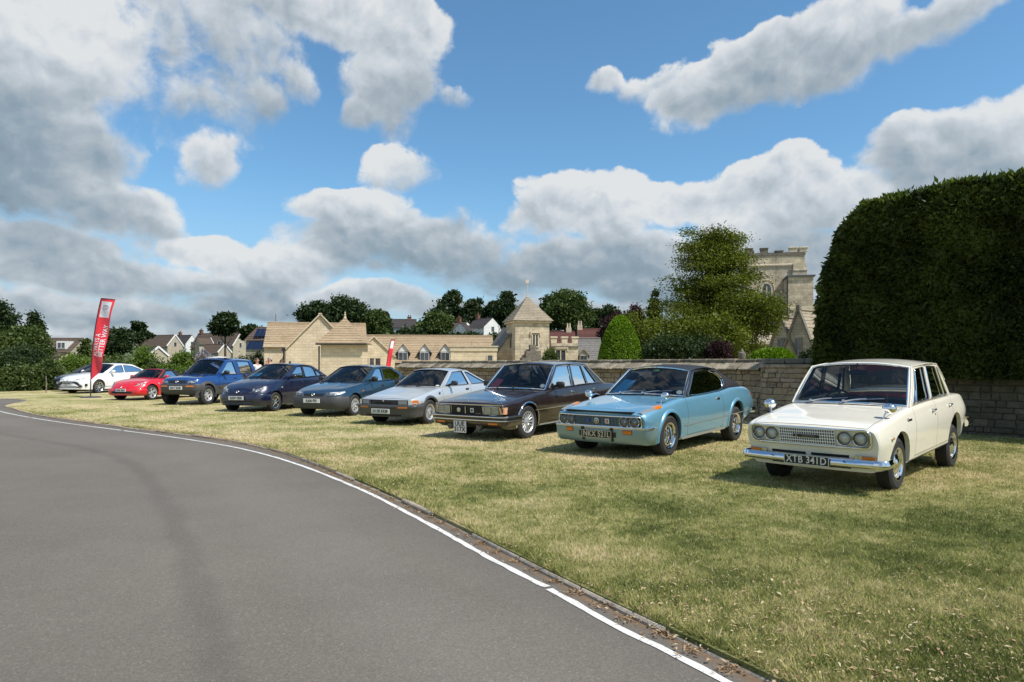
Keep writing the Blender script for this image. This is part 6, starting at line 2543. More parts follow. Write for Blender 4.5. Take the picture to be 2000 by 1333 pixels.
def build_road():
 xs = np.concatenate([np.linspace(-90, -26, 33), np.arange(-25, 8.01, .33)])
 ys = np.concatenate([np.linspace(-30, -6, 9), np.arange(-5, 36, .33)])
 X, Y = np.meshgrid(xs, ys, indexing='ij')
 V = np.stack([X.ravel(), Y.ravel(), np.full(X.size, ROAD_Z)], 1)
 d = kerb_dist(V[:, :2])
 nx, ny = X.shape
 I = np.arange(nx * ny).reshape(nx, ny)
 F = np.stack([I[:-1, :-1].ravel(), I[1:, :-1].ravel(), I[1:, 1:].ravel(), I[:-1, 1:].ravel()], 1)
 keep = (d[F] > -1.2).any(1)
 fast_mesh('road', V, F[keep], M['road'], smooth=True, attr={'across': d}, kind='structure')


build_road()


def offset_path(P, off):
 out = []
 for i, p in enumerate(P):
  t = (P[min(i + 1, len(P) - 1)] - P[max(i - 1, 0)]).normalized()
  out.append(p + Vector((-t.y, t.x, 0)) * off)
 return out


def build_line():
 # measured on the photograph: the white edge line keeps .30 m off the kerb near by and closes up further on
 L = catmull([(2.6, .2, 0), (1.68, 1.88, 0), (.98, 3.13, 0), (.57, 3.81, 0), (.239, 4.42, 0), (-.194, 5.17, 0), (-.83, 6.34, 0), (-1.79, 7.98, 0), (-3.25, 10.1, 0), (-4.75, 11.85, 0),
     (-6.5, 13.4, 0), (-8.5, 14.95, 0), (-10.8, 16.7, 0), (-13.1, 18.6, 0), (-15.2, 20.5, 0), (-17.2, 22.5, 0), (-18.6, 24.2, 0)], .12)
 cuts = [i for i, p in enumerate(L) if abs(p.y - 4.51) < .07][:1]
 start = 0
 segs = []
 brk = [min(range(len(L)), key=lambda i: abs(L[i].y - yy)) for yy in (4.41, 14.95, 18.6)]
 for b in brk + [len(L)]:
  segs.append(L[start:b + 1])
  start = b + (1 if b != brk[0] else 0)
 for s in segs[1:2]:
  s[0] = s[0].lerp(s[1], .3) + Vector((.012, .008, 0))
 for s in segs:
  if len(s) < 3:
   continue
  w = .025
  A = offset_path(s, w); B = offset_path(s, -w)
  j = lambda: random.uniform(-.006, .006)
  mb = MB()
  mb.grid([[(a.x + j(), a.y + j(), ROAD_Z + .004), (b.x + j(), b.y + j(), ROAD_Z + .004)] for a, b in zip(A, B)])
  o = mb.build('edge_line', M['line'], None, None, False, kind='structure')


build_line()


def build_kerb():
 root = bpy.data.objects.new('kerb', None)
 link(root); root['kind'] = 'structure'
 # walk along the line in stones of about .9 m
 acc, last = 0.0, 0
 P = [p for p in KERB if p.y > -2]
 i = 0
 while i < len(P) - 5:
  n = 4 if P[i].y < 20 else 3
  seg = P[i:i + n]
  if P[i].x < -60:
   break
  z = -.002 + random.uniform(-.010, .006)
  if random.random() < .42 and P[i].y < 9:
   z -= .02
  a = offset_path(seg, .022 + random.uniform(-.008, .008))
  b = offset_path(seg, -.03)
  sh = .012
  mb = MB()
  Q = []
  for k, (p, q) in enumerate(zip(a, b)):
   t = (seg[-1] - seg[0]).normalized() * (sh if k == 0 else -sh if k == n - 1 else 0)
   p, q = p + t, q + t
   Q.append([(p.x, p.y, -.25), (p.x, p.y, z - .012), (p.x * .8 + q.x * .2, p.y * .8 + q.y * .2, z), (q.x, q.y, z), (q.x, q.y, -.25)])
  mb.grid(Q, 0, True)
  for e, fl in ((0, 1), (-1, -1)):
   mb.add(Q[e], [tuple(range(5))[::fl]])
  mb.build('kerb_stone', M['kerb'], root, 40)
  i += n - 1


build_kerb()


def in_view(P, margin=.06):
 u = P[:, 0] / np.maximum(P[:, 1], .1)
 return (np.abs(u) < .752 + margin) & (P[:, 1] > 2.6)


def scatter(n, y0, y1, power=2.0):
 """points on the lawn, denser near the camera as seen in perspective"""
 u = RNG.random(n)
 a, b = y0**(1 - power + 1e-6), y1**(1 - power + 1e-6)
 y = (a + (b - a) * u)**(1 / (1 - power + 1e-6))
 x = (RNG.random(n) * 2 - 1) * .80 * y
 P = np.stack([x, y], 1)
 return P


def clear_of_kerb(P, lo=.03):
 return kerb_dist(P) < -lo


def build_grass():
 P = np.concatenate([scatter(330000, 2.7, 13, 1.6), scatter(120000, 8, 24, 1.7)])
 P = P[clear_of_kerb(P, .02)]
 # ragged uncut fringe along the kerb
 pk = np.array([[p.x, p.y] for p in KERB if 1 < p.y < 22])
 q = RNG.integers(0, len(pk) - 1, 26000)
 f = RNG.random((26000, 1))
 E = pk[q] * (1 - f) + pk[q + 1] * f
 tv = pk[q + 1] - pk[q]
 tv = tv / np.linalg.norm(tv, axis=1)[:, None]
 nv = np.stack([tv[:, 1], -tv[:, 0]], 1)
 E = E + nv * (.02 + np.abs(RNG.normal(0, .05, 26000)) - .018 * np.sin(E[:, 1] * 7)[:])[:, None]
 keep = RNG.random(26000) < np.clip(4.5 / E[:, 1], .25, 1)
 E = E[keep]
 n_fr = len(E)
 P = np.concatenate([P, E])
 n = len(P)
 d = P[:, 1]
 # clumps of taller tufts
 h = RNG.uniform(.014, .034, n) * np.where(RNG.random(n) < .05, 1.7, 1.0)
 h[-n_fr:] *= RNG.uniform(.9, 2.0, n_fr)
 w = np.maximum(.0032, d * .00062) * RNG.uniform(.7, 1.4, n)
 a = RNG.random(n) * 2 * np.pi
 lean = RNG.uniform(.2, 1.4, n) * h
 b = RNG.random(n) * 2 * np.pi
 V = np.zeros((n, 3, 3))
 V[:, 0, 0] = P[:, 0] - np.cos(a) * w; V[:, 0, 1] = P[:, 1] - np.sin(a) * w
 V[:, 1, 0] = P[:, 0] + np.cos(a) * w; V[:, 1, 1] = P[:, 1] + np.sin(a) * w
 V[:, 2, 0] = P[:, 0] + np.cos(b) * lean; V[:, 2, 1] = P[:, 1] + np.sin(b) * lean; V[:, 2, 2] = h
 V[:, :2, 2] = -.003
 v = np.repeat(np.clip(RNG.normal(.45, .22, n), 0, 1), 3)
 o = fast_mesh('grass', V.reshape(-1, 3), np.arange(3 * n).reshape(n, 3), M['blade'], attr={'v': v}, kind='stuff')


build_grass()


def leaf_quads(P, z, size, tilt, rng):
 """curled oval leaves: 2 quads folded on the midrib"""
 n = len(P)
 a = rng.random(n) * 2 * np.pi
 L = size
 W = size * rng.uniform(.28, .5, n)
 dx, dy = np.cos(a), np.sin(a)
 c = np.stack([P[:, 0], P[:, 1], z], 1)
 ax = np.stack([dx, dy, rng.uniform(-tilt, tilt, n)], 1)
 sd = np.stack([-dy, dx, rng.uniform(-tilt, tilt, n)], 1)
 up = np.array([0, 0, 1.0])
 cur = (rng.uniform(.0, .35, n) * size)[:, None]
 v0 = c - ax * L[:, None] / 2
 v1 = c + sd * W[:, None] / 2 + up * cur
 v2 = c + ax * L[:, None] / 2 + up * cur * .4
 v3 = c - sd * W[:, None] / 2 + up * cur
 V = np.stack([v0, v1, v2, v3], 1).reshape(-1, 3)
 i = np.arange(n)[:, None] * 4
 F = np.concatenate([i + [0, 1, 2], i + [0, 2, 3]])
 return V, F


def build_litter():
 rng = np.random.default_rng(11)
 parts = []
 # along the kerb
 pk = [p for p in KERB if 1 < p.y < 20]
 idx = rng.integers(0, len(pk), 4200)
 base = np.array([[pk[i].x, pk[i].y] for i in idx])
 off = np.abs(rng.normal(0, .22, 4200) * (rng.random(4200) < .7))[:, None] * np.array([.85, .5]) + rng.normal(0, .05, (4200, 2))
 A = base + off
 keep = rng.random(4200) < np.clip(5.0 / (A[:, 1] + 1.5), .1, 1) * np.where(np.sin(A[:, 1] * 5.1) > -.2, 1, .25)
 parts.append((A[keep], rng.uniform(.012, .038, keep.sum())))
 # drift in the near corner of the lawn
 B = np.stack([rng.normal(2.0, .9, 1000), rng.normal(3.4, .7, 1000)], 1)
 B = B[kerb_dist(B) < .10]
 parts.append((B, rng.uniform(.014, .042, len(B))))
 # thin scatter all over
 Cc = scatter(26000, 3, 24, 1.75)
 nz = np.sin(Cc[:, 0] * 1.3 + np.cos(Cc[:, 1] * .9) * 2) + np.sin(Cc[:, 1] * 1.7 + Cc[:, 0] * .6)
 Cc = Cc[(kerb_dist(Cc) < -.05) & (rng.random(len(Cc)) < np.clip(.45 + .25 * nz, .15, 1))]
 parts.append((Cc, rng.uniform(.008, .024, len(Cc)) * np.clip(Cc[:, 1] / 7, .8, 1.6)))
 D = np.stack([rng.normal(7.6, 1.6, 1400), rng.normal(9.6, 1.4, 1400)], 1)
 parts.append((D, rng.uniform(.015, .04, len(D))))
 P = np.concatenate([p for p, _ in parts])
 S = np.concatenate([s for _, s in parts])
 ok = kerb_dist(P) < .16
 P, S = P[ok], S[ok]
 z = np.where(kerb_dist(P) > .0, ROAD_Z + .012, .014) + rng.uniform(0, .012, len(P))
 V, F = leaf_quads(P, z, S, .35, rng)
 v = np.repeat(np.clip(rng.normal(.62, .28, len(P)), 0, 1), 4)
 fast_mesh('leaf_litter', V, F, M['litter'], attr={'v': v}, kind='stuff')
 # twigs and grit in the gutter
 m = 6000
 idx = rng.integers(0, len(pk), m)
 E = np.array([[pk[i].x, pk[i].y] for i in idx])
 t = np.array([[(pk[min(i + 1, len(pk) - 1)] - pk[max(i - 1, 0)]).x, (pk[min(i + 1, len(pk) - 1)] - pk[max(i - 1, 0)]).y] for i in idx])
 t /= np.linalg.norm(t, axis=1)[:, None]
 E = E + np.stack([-t[:, 1], t[:, 0]], 1) * np.abs(rng.normal(.05, .05, m))[:, None] + rng.normal(0, .03, (m, 2))
 E = E[rng.random(m) < np.clip(5 / (E[:, 1] + 1), .1, 1)]
 V, F = leaf_quads(E, np.full(len(E), ROAD_Z + .006) + rng.uniform(0, .01, len(E)), rng.uniform(.008, .03, len(E)), .5, rng)
 v = np.repeat(np.clip(rng.normal(.28, .25, len(E)), 0, 1), 4)
 fast_mesh('gutter_debris', V, F, M['litter'], attr={'v': v}, kind='stuff')


build_litter()

# ------------------------------------------------------------------ garden wall and hedge
WA = Vector((6.2, 17.2, 0))
WU = Vector((.66, -.75, 0)).normalized()
WN = Vector((-WU.y * -1, WU.x * -1, 0)) * 1.0
WN = Vector((WU.y, -WU.x, 0)).normalized()       # towards the lawn
if WN.y > 0:
 WN = -WN


def WP(t, n, z):
 return WA + WU * t + WN * n + Vector((0, 0, z))


def unit_stones(k, bev, seed, rough=.06):
 out = []
 rnd = random.Random(seed)
 for q in range(k):
  mb = MB(); mb.box(-.5, .5, -.5, .5, -.5, .5, 0, None, bev)
  mb.v = [(x + rnd.uniform(-rough, rough), y + rnd.uniform(-rough, rough), z + rnd.uniform(-rough, rough)) for x, y, z in mb.v]
  me = bpy.data.meshes.new('stone')
  me.from_pydata(mb.v, [], mb.f)
  finish(me, M['wall_stone'], None, False)
  out.append(me)
 return out


def build_wall():
 root = thing('garden_wall', 'long coursed stone wall behind the parked cars with sloping stone coping', 'wall')
 wq = Matrix((WU.to_3d(), WN.to_3d(), Vector((0, 0, 1)))).transposed().to_4x4()
 rnd = random.Random(3)
 # core
 T0, T1 = -17.0, 14.0
 mb = MB()
 A = Matrix.Translation(WA) @ wq
 mb.box(T0, T1, -.50, -.075, -.3, 1.27, 0, A)
 mb.box(T0 + .05, 1.6, -.46, -.22, 1.27, 1.43, 0, A)
 mb.box(1.6, T1, -.46, -.075, 1.27, 1.42, 0, A)
 mb.box(.14, 1.44, -.05, .055, -.3, 1.33, 0, A)
 mb.build('wall_core', M['mortar'], root, None, False)
 meshes = unit_stones(7, .07, 5, .045)
 damp = [m.copy() for m in meshes]  # same stones for under the hedge, its shade painted into their colour
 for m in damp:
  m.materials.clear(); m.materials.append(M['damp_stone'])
 mass = MB()
 nparts = 0
 cand = []
 def course_fill(t0, t1, z, h, n0):
  t = t0 + rnd.uniform(-.1, 0)
  while t < t1:
   l = rnd.choice((.14, .2, .24, .28, .34, .42)) * rnd.uniform(.85, 1.15)
   e = min(t + l, t1)
   if e - t < .06:
    t = e
    continue
   s = max(t, t0)
   cand.append(((s + e) / 2, z + h / 2, e - s - .014, h - .013, n0 + rnd.uniform(-.010, .014)))
   t = e
 z = -.05
 while z < 1.25:
  h = rnd.choice((.09, .11, .125, .14, .16))
  if z + h > 1.2:
   h = 1.27 - z
  course_fill(T0, .12, z, h, -.05)
  course_fill(1.46, T1, z, h, -.05)
  z += h
 z = -.05
 while z < 1.32:
  h = rnd.choice((.10, .12, .14, .165))
  if z + h > 1.26:
   h = 1.34 - z
  course_fill(.10, 1.48, z, h, .08)
  z += h
 z = 1.27
 course_fill(1.6, T1, 1.27, .14, -.055)
 def rank(c):
  t, zz = c[0], c[1]
  if -1.6 < t < 1.6:
   return 0 if zz > .1 else 3
  if 3.9 < t < 5.9:
   return 1
  if -6.5 < t <= -1.6 and zz > 1.02:
   return 2
  return 9
 cand.sort(key=lambda c: (rank(c), abs(c[0])))
 for k, (t, zz, l, h, n0) in enumerate(cand):
  if k < 300 and rank(cand[k]) < 9:
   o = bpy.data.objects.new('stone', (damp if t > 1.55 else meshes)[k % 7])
   p = WP(t, n0 - .07, zz)
   o.matrix_basis = Matrix.Translation(p) @ wq @ Matrix.Diagonal((l, .16, h, 1))
   link(o, root)
  else:
   q = MB(); q.box(-.5, .5, -.5, .5, -.5, .5, 0, None, .07)
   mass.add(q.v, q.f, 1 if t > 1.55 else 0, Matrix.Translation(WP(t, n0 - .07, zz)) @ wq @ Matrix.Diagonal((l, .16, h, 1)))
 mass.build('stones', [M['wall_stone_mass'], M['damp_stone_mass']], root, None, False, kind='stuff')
 # sloping coping slates left of the pier
 t = T0
 k = 0
 while t < .10:
  w = rnd.uniform(.16, .30) if t < -.9 else rnd.uniform(.30, .42)
  w = min(w, .12 - t) if t + w > .02 else w
  th = rnd.uniform(.02, .045)
  a = rnd.uniform(.10, .15)
  mb = MB()
  sk = rnd.uniform(-.05, .05) - .06
  P = [(0, -.20, 1.44), (w - .008, -.20, 1.44 + rnd.uniform(-.01, .01)), (w - .008 + sk, a, 1.275 + rnd.uniform(-.008, .008)), (sk, a + rnd.uniform(-.02, .02), 1.275)]
  vs = [WP(t + p[0], p[1], p[2]) for p in P] + [WP(t + p[0], p[1], p[2] + th) for p in P]
  mb.add(vs, [(3, 2, 1, 0), (4, 5, 6, 7), (0, 1, 5, 4), (1, 2, 6, 5), (2, 3, 7, 6), (3, 0, 4, 7)])
  mb.build('coping_slate', M['coping'], root, None, False)
  t += w
 # ridge stones on top
 t = T0
 while t < 1.55:
  l = rnd.uniform(.32, .55) if t < -.9 else rnd.uniform(.5, .75)
  z0 = 1.435
  z1 = 1.565 + rnd.uniform(-.012, .012)
  mb = MB()
  mb.box(-l / 2 + .006, l / 2 - .006, -.13, .13, -.07, .065, 0, None, .025)
  o = mb.build('ridge_stone', M['coping'], root, None, False)
  o.matrix_basis = Matrix.Translation(WP(t + l / 2, -.32 + rnd.uniform(-.012, .012), 1.5 + rnd.uniform(-.006, .006))) @ wq @ Matrix.Rotation(rnd.uniform(-.02, .02), 4, 'Y')
  t += l
 # cap slabs of the pier
 for k in range(2):
  mb = MB(); mb.box(-.345, .345, -.19, .14, -.04, .045, 0, None, .015)
  o = mb.build('cap_slab', M['coping'], root, None, False)
  o.matrix_basis = Matrix.Translation(WP(.445 + k * .70, .0, 1.375)) @ wq


build_wall()


def kite_leaves(P, N_, size, rng, spread=.9, droop=.25, aspect=.42):
 """pointed sprays: two triangles each; P points, N_ outward directions"""
 n = len(P)
 d = N_ + rng.normal(0, spread, (n, 3))
 d[:, 2] -= droop
 d /= np.linalg.norm(d, axis=1)[:, None] + 1e-9
 r = rng.normal(0, 1, (n, 3))
 s = np.cross(d, r)
 s /= np.linalg.norm(s, axis=1)[:, None] + 1e-9
 L = size[:, None]
 v0 = P - d * L * .3
 v1 = P + d * L * .15 + s * L * aspect * .5
 v2 = P + d * L * .7
 v3 = P + d * L * .15 - s * L * aspect * .5
 V = np.stack([v0, v1, v2, v3], 1).reshape(-1, 3)
 i = np.arange(n)[:, None] * 4
 return V, i + np.arange(4)


def lump(P, k, seed, octs=3):
 """cheap smooth pseudo noise, about -1..1"""
 r = np.random.default_rng(seed)
 out = np.zeros(len(P))
 amp = 1.0
 for o in range(octs):
  for q in range(3):
   w = r.normal(0, 1, 3); w /= np.linalg.norm(w)
   out += amp * np.sin((P @ w) * k * (1.9**o) * r.uniform(.8, 1.25) + r.uniform(0, 6.28)) / 3
  amp *= .55
 return out


def build_hedge():
 rng = np.random.default_rng(21)
 root = thing('clipped_hedge', 'tall dark clipped conifer hedge rising over the stone wall behind the cream saloon', 'hedge', WP(6, -1, 0))
 off = np.array(root.location)
 ZB, ZT, T1, ND, NF = 1.25, 5.12, 12.5, -2.3, .20
 def left(z):
  q = np.clip((z - 1.3) / 3.8, 0, 1)
  return 1.45 + .75 * q**1.6 + .75 * np.clip((z - 4.2) / .95, 0, 1)**3
 P, Nn, S = [], [], []
 U = np.array(WU); NW = np.array(WN)
 def add(t, n, z, nr, size):
  X = np.array(WA)[None] + U[None] * t[:, None] + NW[None] * n[:, None]
  X[:, 2] = z
  l = lump(X, 2.6, 4)
  X = X + nr * (l * .085 - rng.random(len(t)) ** 2 * .28)[:, None]
  P.append(X); Nn.append(nr); S.append(size)
 # front face
 for (a, b, m) in ((1.3, 6.2, 62000), (6.2, T1, 9000)):
  t = rng.uniform(a, b, m); z = rng.uniform(ZB - .1, ZT + .03, m)
  k = t > left(z)
  t, z = t[k], z[k]
  n = NF + .08 * np.sin(z * 1.3) - .25 * np.clip((z - 4.5) / .6, 0, 1)**2
  add(t, n, z, np.repeat(NW[None], len(t), 0), rng.uniform(.09, .20, len(t)) * (1 if b < 7 else 1.6))
 # top
 for (a, b, m) in ((1.9, 6.6, 15000), (6.6, T1, 4000)):
  t = rng.uniform(a, b, m); n = rng.uniform(ND, NF - .1, m)
  z = np.full(m, ZT) + .05 * np.sin(t * 1.7)
  k = t > left(np.full(m, ZT - .1)) - .2
  add(t[k], n[k], z[k], np.repeat([[0, 0, 1.0]], k.sum(), 0), rng.uniform(.10, .22, k.sum()))
 # left end
 m = 15000
 z = rng.uniform(ZB - .1, ZT, m); n = rng.uniform(ND, NF, m)
 add(left(z), n, z, np.repeat(-U[None], m, 0), rng.uniform(.09, .20, m))
 # a few long shoots
 m = 260
 t = rng.uniform(3.0, 7, m); n = rng.uniform(-.9, -.15, m)
 X = np.array(WA)[None] + U[None] * t[:, None] + NW[None] * n[:, None]
 X[:, 2] = ZT - .01 + rng.random(m)**3 * .16
 P.append(X); Nn.append(np.repeat([[0, 0, 1.6]], m, 0)); S.append(rng.uniform(.12, .22, m))
 P = np.concatenate(P); Nn = np.concatenate(Nn); S = np.concatenate(S)
 V, F = kite_leaves(P, Nn, S, rng, .75, .35, .36)
 # leaf tint is lighter near the top and in patches
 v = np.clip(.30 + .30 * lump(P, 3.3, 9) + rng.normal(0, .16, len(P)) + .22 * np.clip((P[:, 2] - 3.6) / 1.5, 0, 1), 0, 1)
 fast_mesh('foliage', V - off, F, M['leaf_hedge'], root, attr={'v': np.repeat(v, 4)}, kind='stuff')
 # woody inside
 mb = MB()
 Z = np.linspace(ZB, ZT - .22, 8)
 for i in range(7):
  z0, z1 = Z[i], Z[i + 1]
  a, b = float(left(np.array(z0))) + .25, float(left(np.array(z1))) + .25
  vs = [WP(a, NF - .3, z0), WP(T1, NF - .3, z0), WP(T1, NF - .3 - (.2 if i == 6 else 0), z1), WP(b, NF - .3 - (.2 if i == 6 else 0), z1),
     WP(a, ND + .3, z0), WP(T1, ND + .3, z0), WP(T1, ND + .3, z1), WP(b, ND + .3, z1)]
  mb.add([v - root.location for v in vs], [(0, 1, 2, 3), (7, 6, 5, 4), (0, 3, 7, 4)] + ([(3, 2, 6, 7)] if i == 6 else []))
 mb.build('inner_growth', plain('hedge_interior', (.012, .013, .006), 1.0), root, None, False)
 for k in range(9):
  mb = MB()
  t = 2.2 + k * 1.15
  p = WP(t, -1.2, 0) - root.location
  mb.tube([p, p + Vector((0, 0, 1.0)), p + Vector((.05, 0, 2.6))], [.10, .09, .05], 8)
  mb.build('stem', M['bark'], root, 40)


build_hedge()

# ------------------------------------------------------------------ buildings
def gable_block(root, L, D, eave, ridge, wall_m, roof_m, z0=-1.0, over=.25, courses=None, gable_over=.08, coping=None, ends=(True, True), tile=.28, name='roof'):
 """ridge along local X, front = -Y.  Walls with gables and a stepped tiled roof"""
 mb = MB()
 x0, x1, y0, y1 = -L / 2, L / 2, -D / 2, D / 2
 vs = [(x0, y0, z0), (x1, y0, z0), (x1, y1, z0), (x0, y1, z0), (x0, y0, eave), (x1, y0, eave), (x1, y1, eave), (x0, y1, eave), (x0, 0, ridge - .03), (x1, 0, ridge - .03)]
 mb.add(vs, [(0, 1, 5, 4), (1, 2, 6, 9, 5), (2, 3, 7, 6), (3, 0, 4, 8, 7)])
 mb.build('wall', wall_m, root, None, False)
 rise, run = ridge - eave, D / 2
 n = courses or max(6, int(math.hypot(rise, run) / tile))
 rf = MB()
 sl = math.hypot(rise, run)
 for sg in (-1, 1):
  for k in range(n):
   a, b = k / n, (k + 1) / n
   ya, za = sg * (D / 2 + over) + (0 - sg * (D / 2 + over)) * a, eave - over * rise / run + (ridge - eave + over * rise / run) * a
   yb, zb = sg * (D / 2 + over) + (0 - sg * (D / 2 + over)) * b, eave - over * rise / run + (ridge - eave + over * rise / run) * b
   th = .022
   nx = Vector((0, sg * rise, run)).normalized()
   p, q = Vector((0, ya, za)) + nx * th * 1.6, Vector((0, yb, zb)) + nx * th * .3
   p0 = Vector((0, ya, za)) + nx * .0
   X0, X1 = x0 - gable_over, x1 + gable_over
   j = random.uniform(-.01, .01)
   rf.add([(X0, p0.y, p0.z), (X1, p0.y, p0.z), (X1, p.y, p.z + j), (X0, p.y, p.z + j), (X1, q.y, q.z), (X0, q.y, q.z)],
       [(0, 1, 2, 3), (3, 2, 4, 5)] if sg < 0 else [(1, 0, 3, 2), (2, 3, 5, 4)])
 rf.box(x0 - gable_over, x1 + gable_over, -.12, .12, ridge - .06, ridge + .07, 0, None, .04)
 ro = rf.build(name, roof_m, root, None, False)
 if coping:
  for e, x in zip(ends, (x0, x1)):
   if not e:
    continue
   cp = MB()
   w = .16
   for sg in (-1, 1):
    cp.bar((x, sg * (D / 2 + .12), eave - .02), (x, 0, ridge + .12), w * 1.3, .12, 0, None, up=(0, 0, 1))
   cp.lathe([(.10, ridge + .05), (.12, ridge + .2), (.05, ridge + .26), (.09, ridge + .36), (.001, ridge + .45)], 8, 0, Matrix.Translation((x, 0, 0)))
   cp.build('gable_coping', coping, root, None, False)
 return ro


def window(root, x, z, w, h, y, lights=2, frame=None, hood=False, face='front', surround=None, transom=False, mull=.07, pane=None):
 """framed window with panes, on the front (-Y) face at plane y, or on the +X / -X end at plane x"""
 A = {'front': Matrix.Translation((x, y, z)), 'right': Matrix.Translation((y, x, z)) @ Matrix.Rotation(R(90), 4, 'Z'), 'left': Matrix.Translation((y, x, z)) @ Matrix.Rotation(R(-90), 4, 'Z')}[face]
 mb = MB()
 t = .09 if surround else .055
 d = .05
 mb.box(-w / 2 - t, -w / 2, -d, .02, -t, h + t, 0, A)
 mb.box(w / 2, w / 2 + t, -d, .02, -t, h + t, 0, A)
 mb.box(-w / 2, w / 2, -d, .02, h, h + t, 0, A)
 mb.box(-w / 2, w / 2, -d - .02, .02, -t, 0, 0, A)
 for k in range(1, lights):
  xx = -w / 2 + w * k / lights
  mb.box(xx - mull / 2, xx + mull / 2, -d + .01, .02, 0, h, 0, A)
 if transom:
  mb.box(-w / 2, w / 2, -d + .012, .02, h * .62, h * .62 + .05, 0, A)
 if hood:
  mb.box(-w / 2 - .22, w / 2 + .22, -.13, .0, h + t + .05, h + t + .15, 0, A)
  for sg in (-1, 1):
   mb.box(min(sg * (w / 2 + .14), sg * (w / 2 + .23)), max(sg * (w / 2 + .14), sg * (w / 2 + .23)), -.125, 0, h + t - .16, h + t + .05, 0, A)
 o = mb.build('window', surround or frame or M['frame_white'], root, None, False)
 for k in range(lights):
  a, b = -w / 2 + w * k / lights, -w / 2 + w * (k + 1) / lights
  p = MB()
  p.box(a, b, -.012, .015, 0, h, 0, A)
  p.build('pane', pane or M['window_dark'], o, None, False)
 return o


M['window_dark'] = plain('window_glass', (.05, .058, .066), .06, 0, .5, 3, coat=.5, spec=.8, world=True)


def dormer(root, x, yf, z0, w, h, rise, wall_m, roof_m, depth=1.6, cheek=None, tri=None):
 """small gabled dormer whose front stands at plane yf"""
 mb = MB()
 mb.box(x - w / 2, x + w / 2, yf, yf + depth, z0, z0 + h, 0)
 o = mb.build('dormer', cheek or wall_m, root, None, False)
 g = MB()
 g.add([(x - w / 2, yf - .01, z0 + h), (x + w / 2, yf - .01, z0 + h), (x, yf - .01, z0 + h + rise), (x - w / 2, yf + .02, z0 + h), (x + w / 2, yf + .02, z0 + h), (x, yf + .02, z0 + h + rise)], [(0, 1, 2), (0, 2, 5, 3), (1, 4, 5, 2)])
 g.build('dormer_gable', tri or wall_m, o, None, False)
 r = MB()
 ov = .16
 for sg in (-1, 1):
  a = Vector((x + sg * (w / 2 + ov), yf - .12, z0 + h - ov * rise / (w / 2)))
  b = Vector((x, yf - .12, z0 + h + rise))
  dn = Vector((0, 0, .07))
  bk = Vector((0, depth + .12, 0))
  r.add([a, b, b + bk, a + bk, a + dn, b + dn, b + bk + dn, a + bk + dn], [(0, 1, 5, 4), (4, 5, 6, 7), (0, 4, 7, 3), (0, 3, 2, 1)])
 r.build('dormer_roof', roof_m, o, None, False)
 f = MB()
 f.box(x - w * .40, x + w * .40, yf - .04, yf + .01, z0 + .06, z0 + h - .04, 0)
 fo = f.build('window', M['frame_white'], root, None, False)
 for k in range(2):
  p = MB()
  p.box(x - w * .36 + k * w * .38, x - w * .36 + k * w * .38 + w * .34, yf - .06, yf - .02, z0 + .1, z0 + h - .08)
  p.build('pane', M['window_dark'], fo, None, False)
 return o


def pyramid_roof(root, w, z0, z1, m, over=.3, n=14, flare=.12):
 mb = MB()
 H = z1 - z0
 for k in range(n):
  a, b = k / n, (k + 1) / n
  def hw(q):
   return (w / 2 + over) * (1 - q) + flare * (1 - q)**3 * .6
  wa, wb = hw(a), hw(b)
  za, zb = z0 + H * a, z0 + H * b
  th = .05
  j = random.uniform(-.006, .006)
  for r in range(4):
   A = Matrix.Rotation(R(90 * r), 4, 'Z')
   mb.add([(-wa, -wa, za), (wa, -wa, za), (wa, -wa, za + th), (-wa, -wa, za + th), (wb, -wb, zb), (-wb, -wb, zb)], [(0, 1, 2, 3), (3, 2, 4, 5)], 0, A)
 ww = w / 2 + over + flare * .6
 mb.add([(-ww, -ww, z0), (ww, -ww, z0), (ww, ww, z0), (-ww, ww, z0)], [(3, 2, 1, 0)])
 return mb.build('roof', m, root, None, False)


def finial(root, z, s, m, vane=False):
 mb = MB()
 mb.lathe([(.16 * s, z - .05 * s), (.13 * s, z + .12 * s), (.05 * s, z + .16 * s), (.11 * s, z + .28 * s), (.11 * s, z + .34 * s), (.04 * s, z + .42 * s), (.08 * s, z + .52 * s), (.03 * s, z + .64 * s), (.001, z + .7 * s)], 10)
 if vane:
  mb.tube([(0, 0, z + .5 * s), (0, 0, z + 1.5)], .025, 6)
  mb.box(-.16, .12, -.012, .012, z + 1.15, z + 1.42)
 return mb.build('finial', m, root, 50)


ROT = R(14)
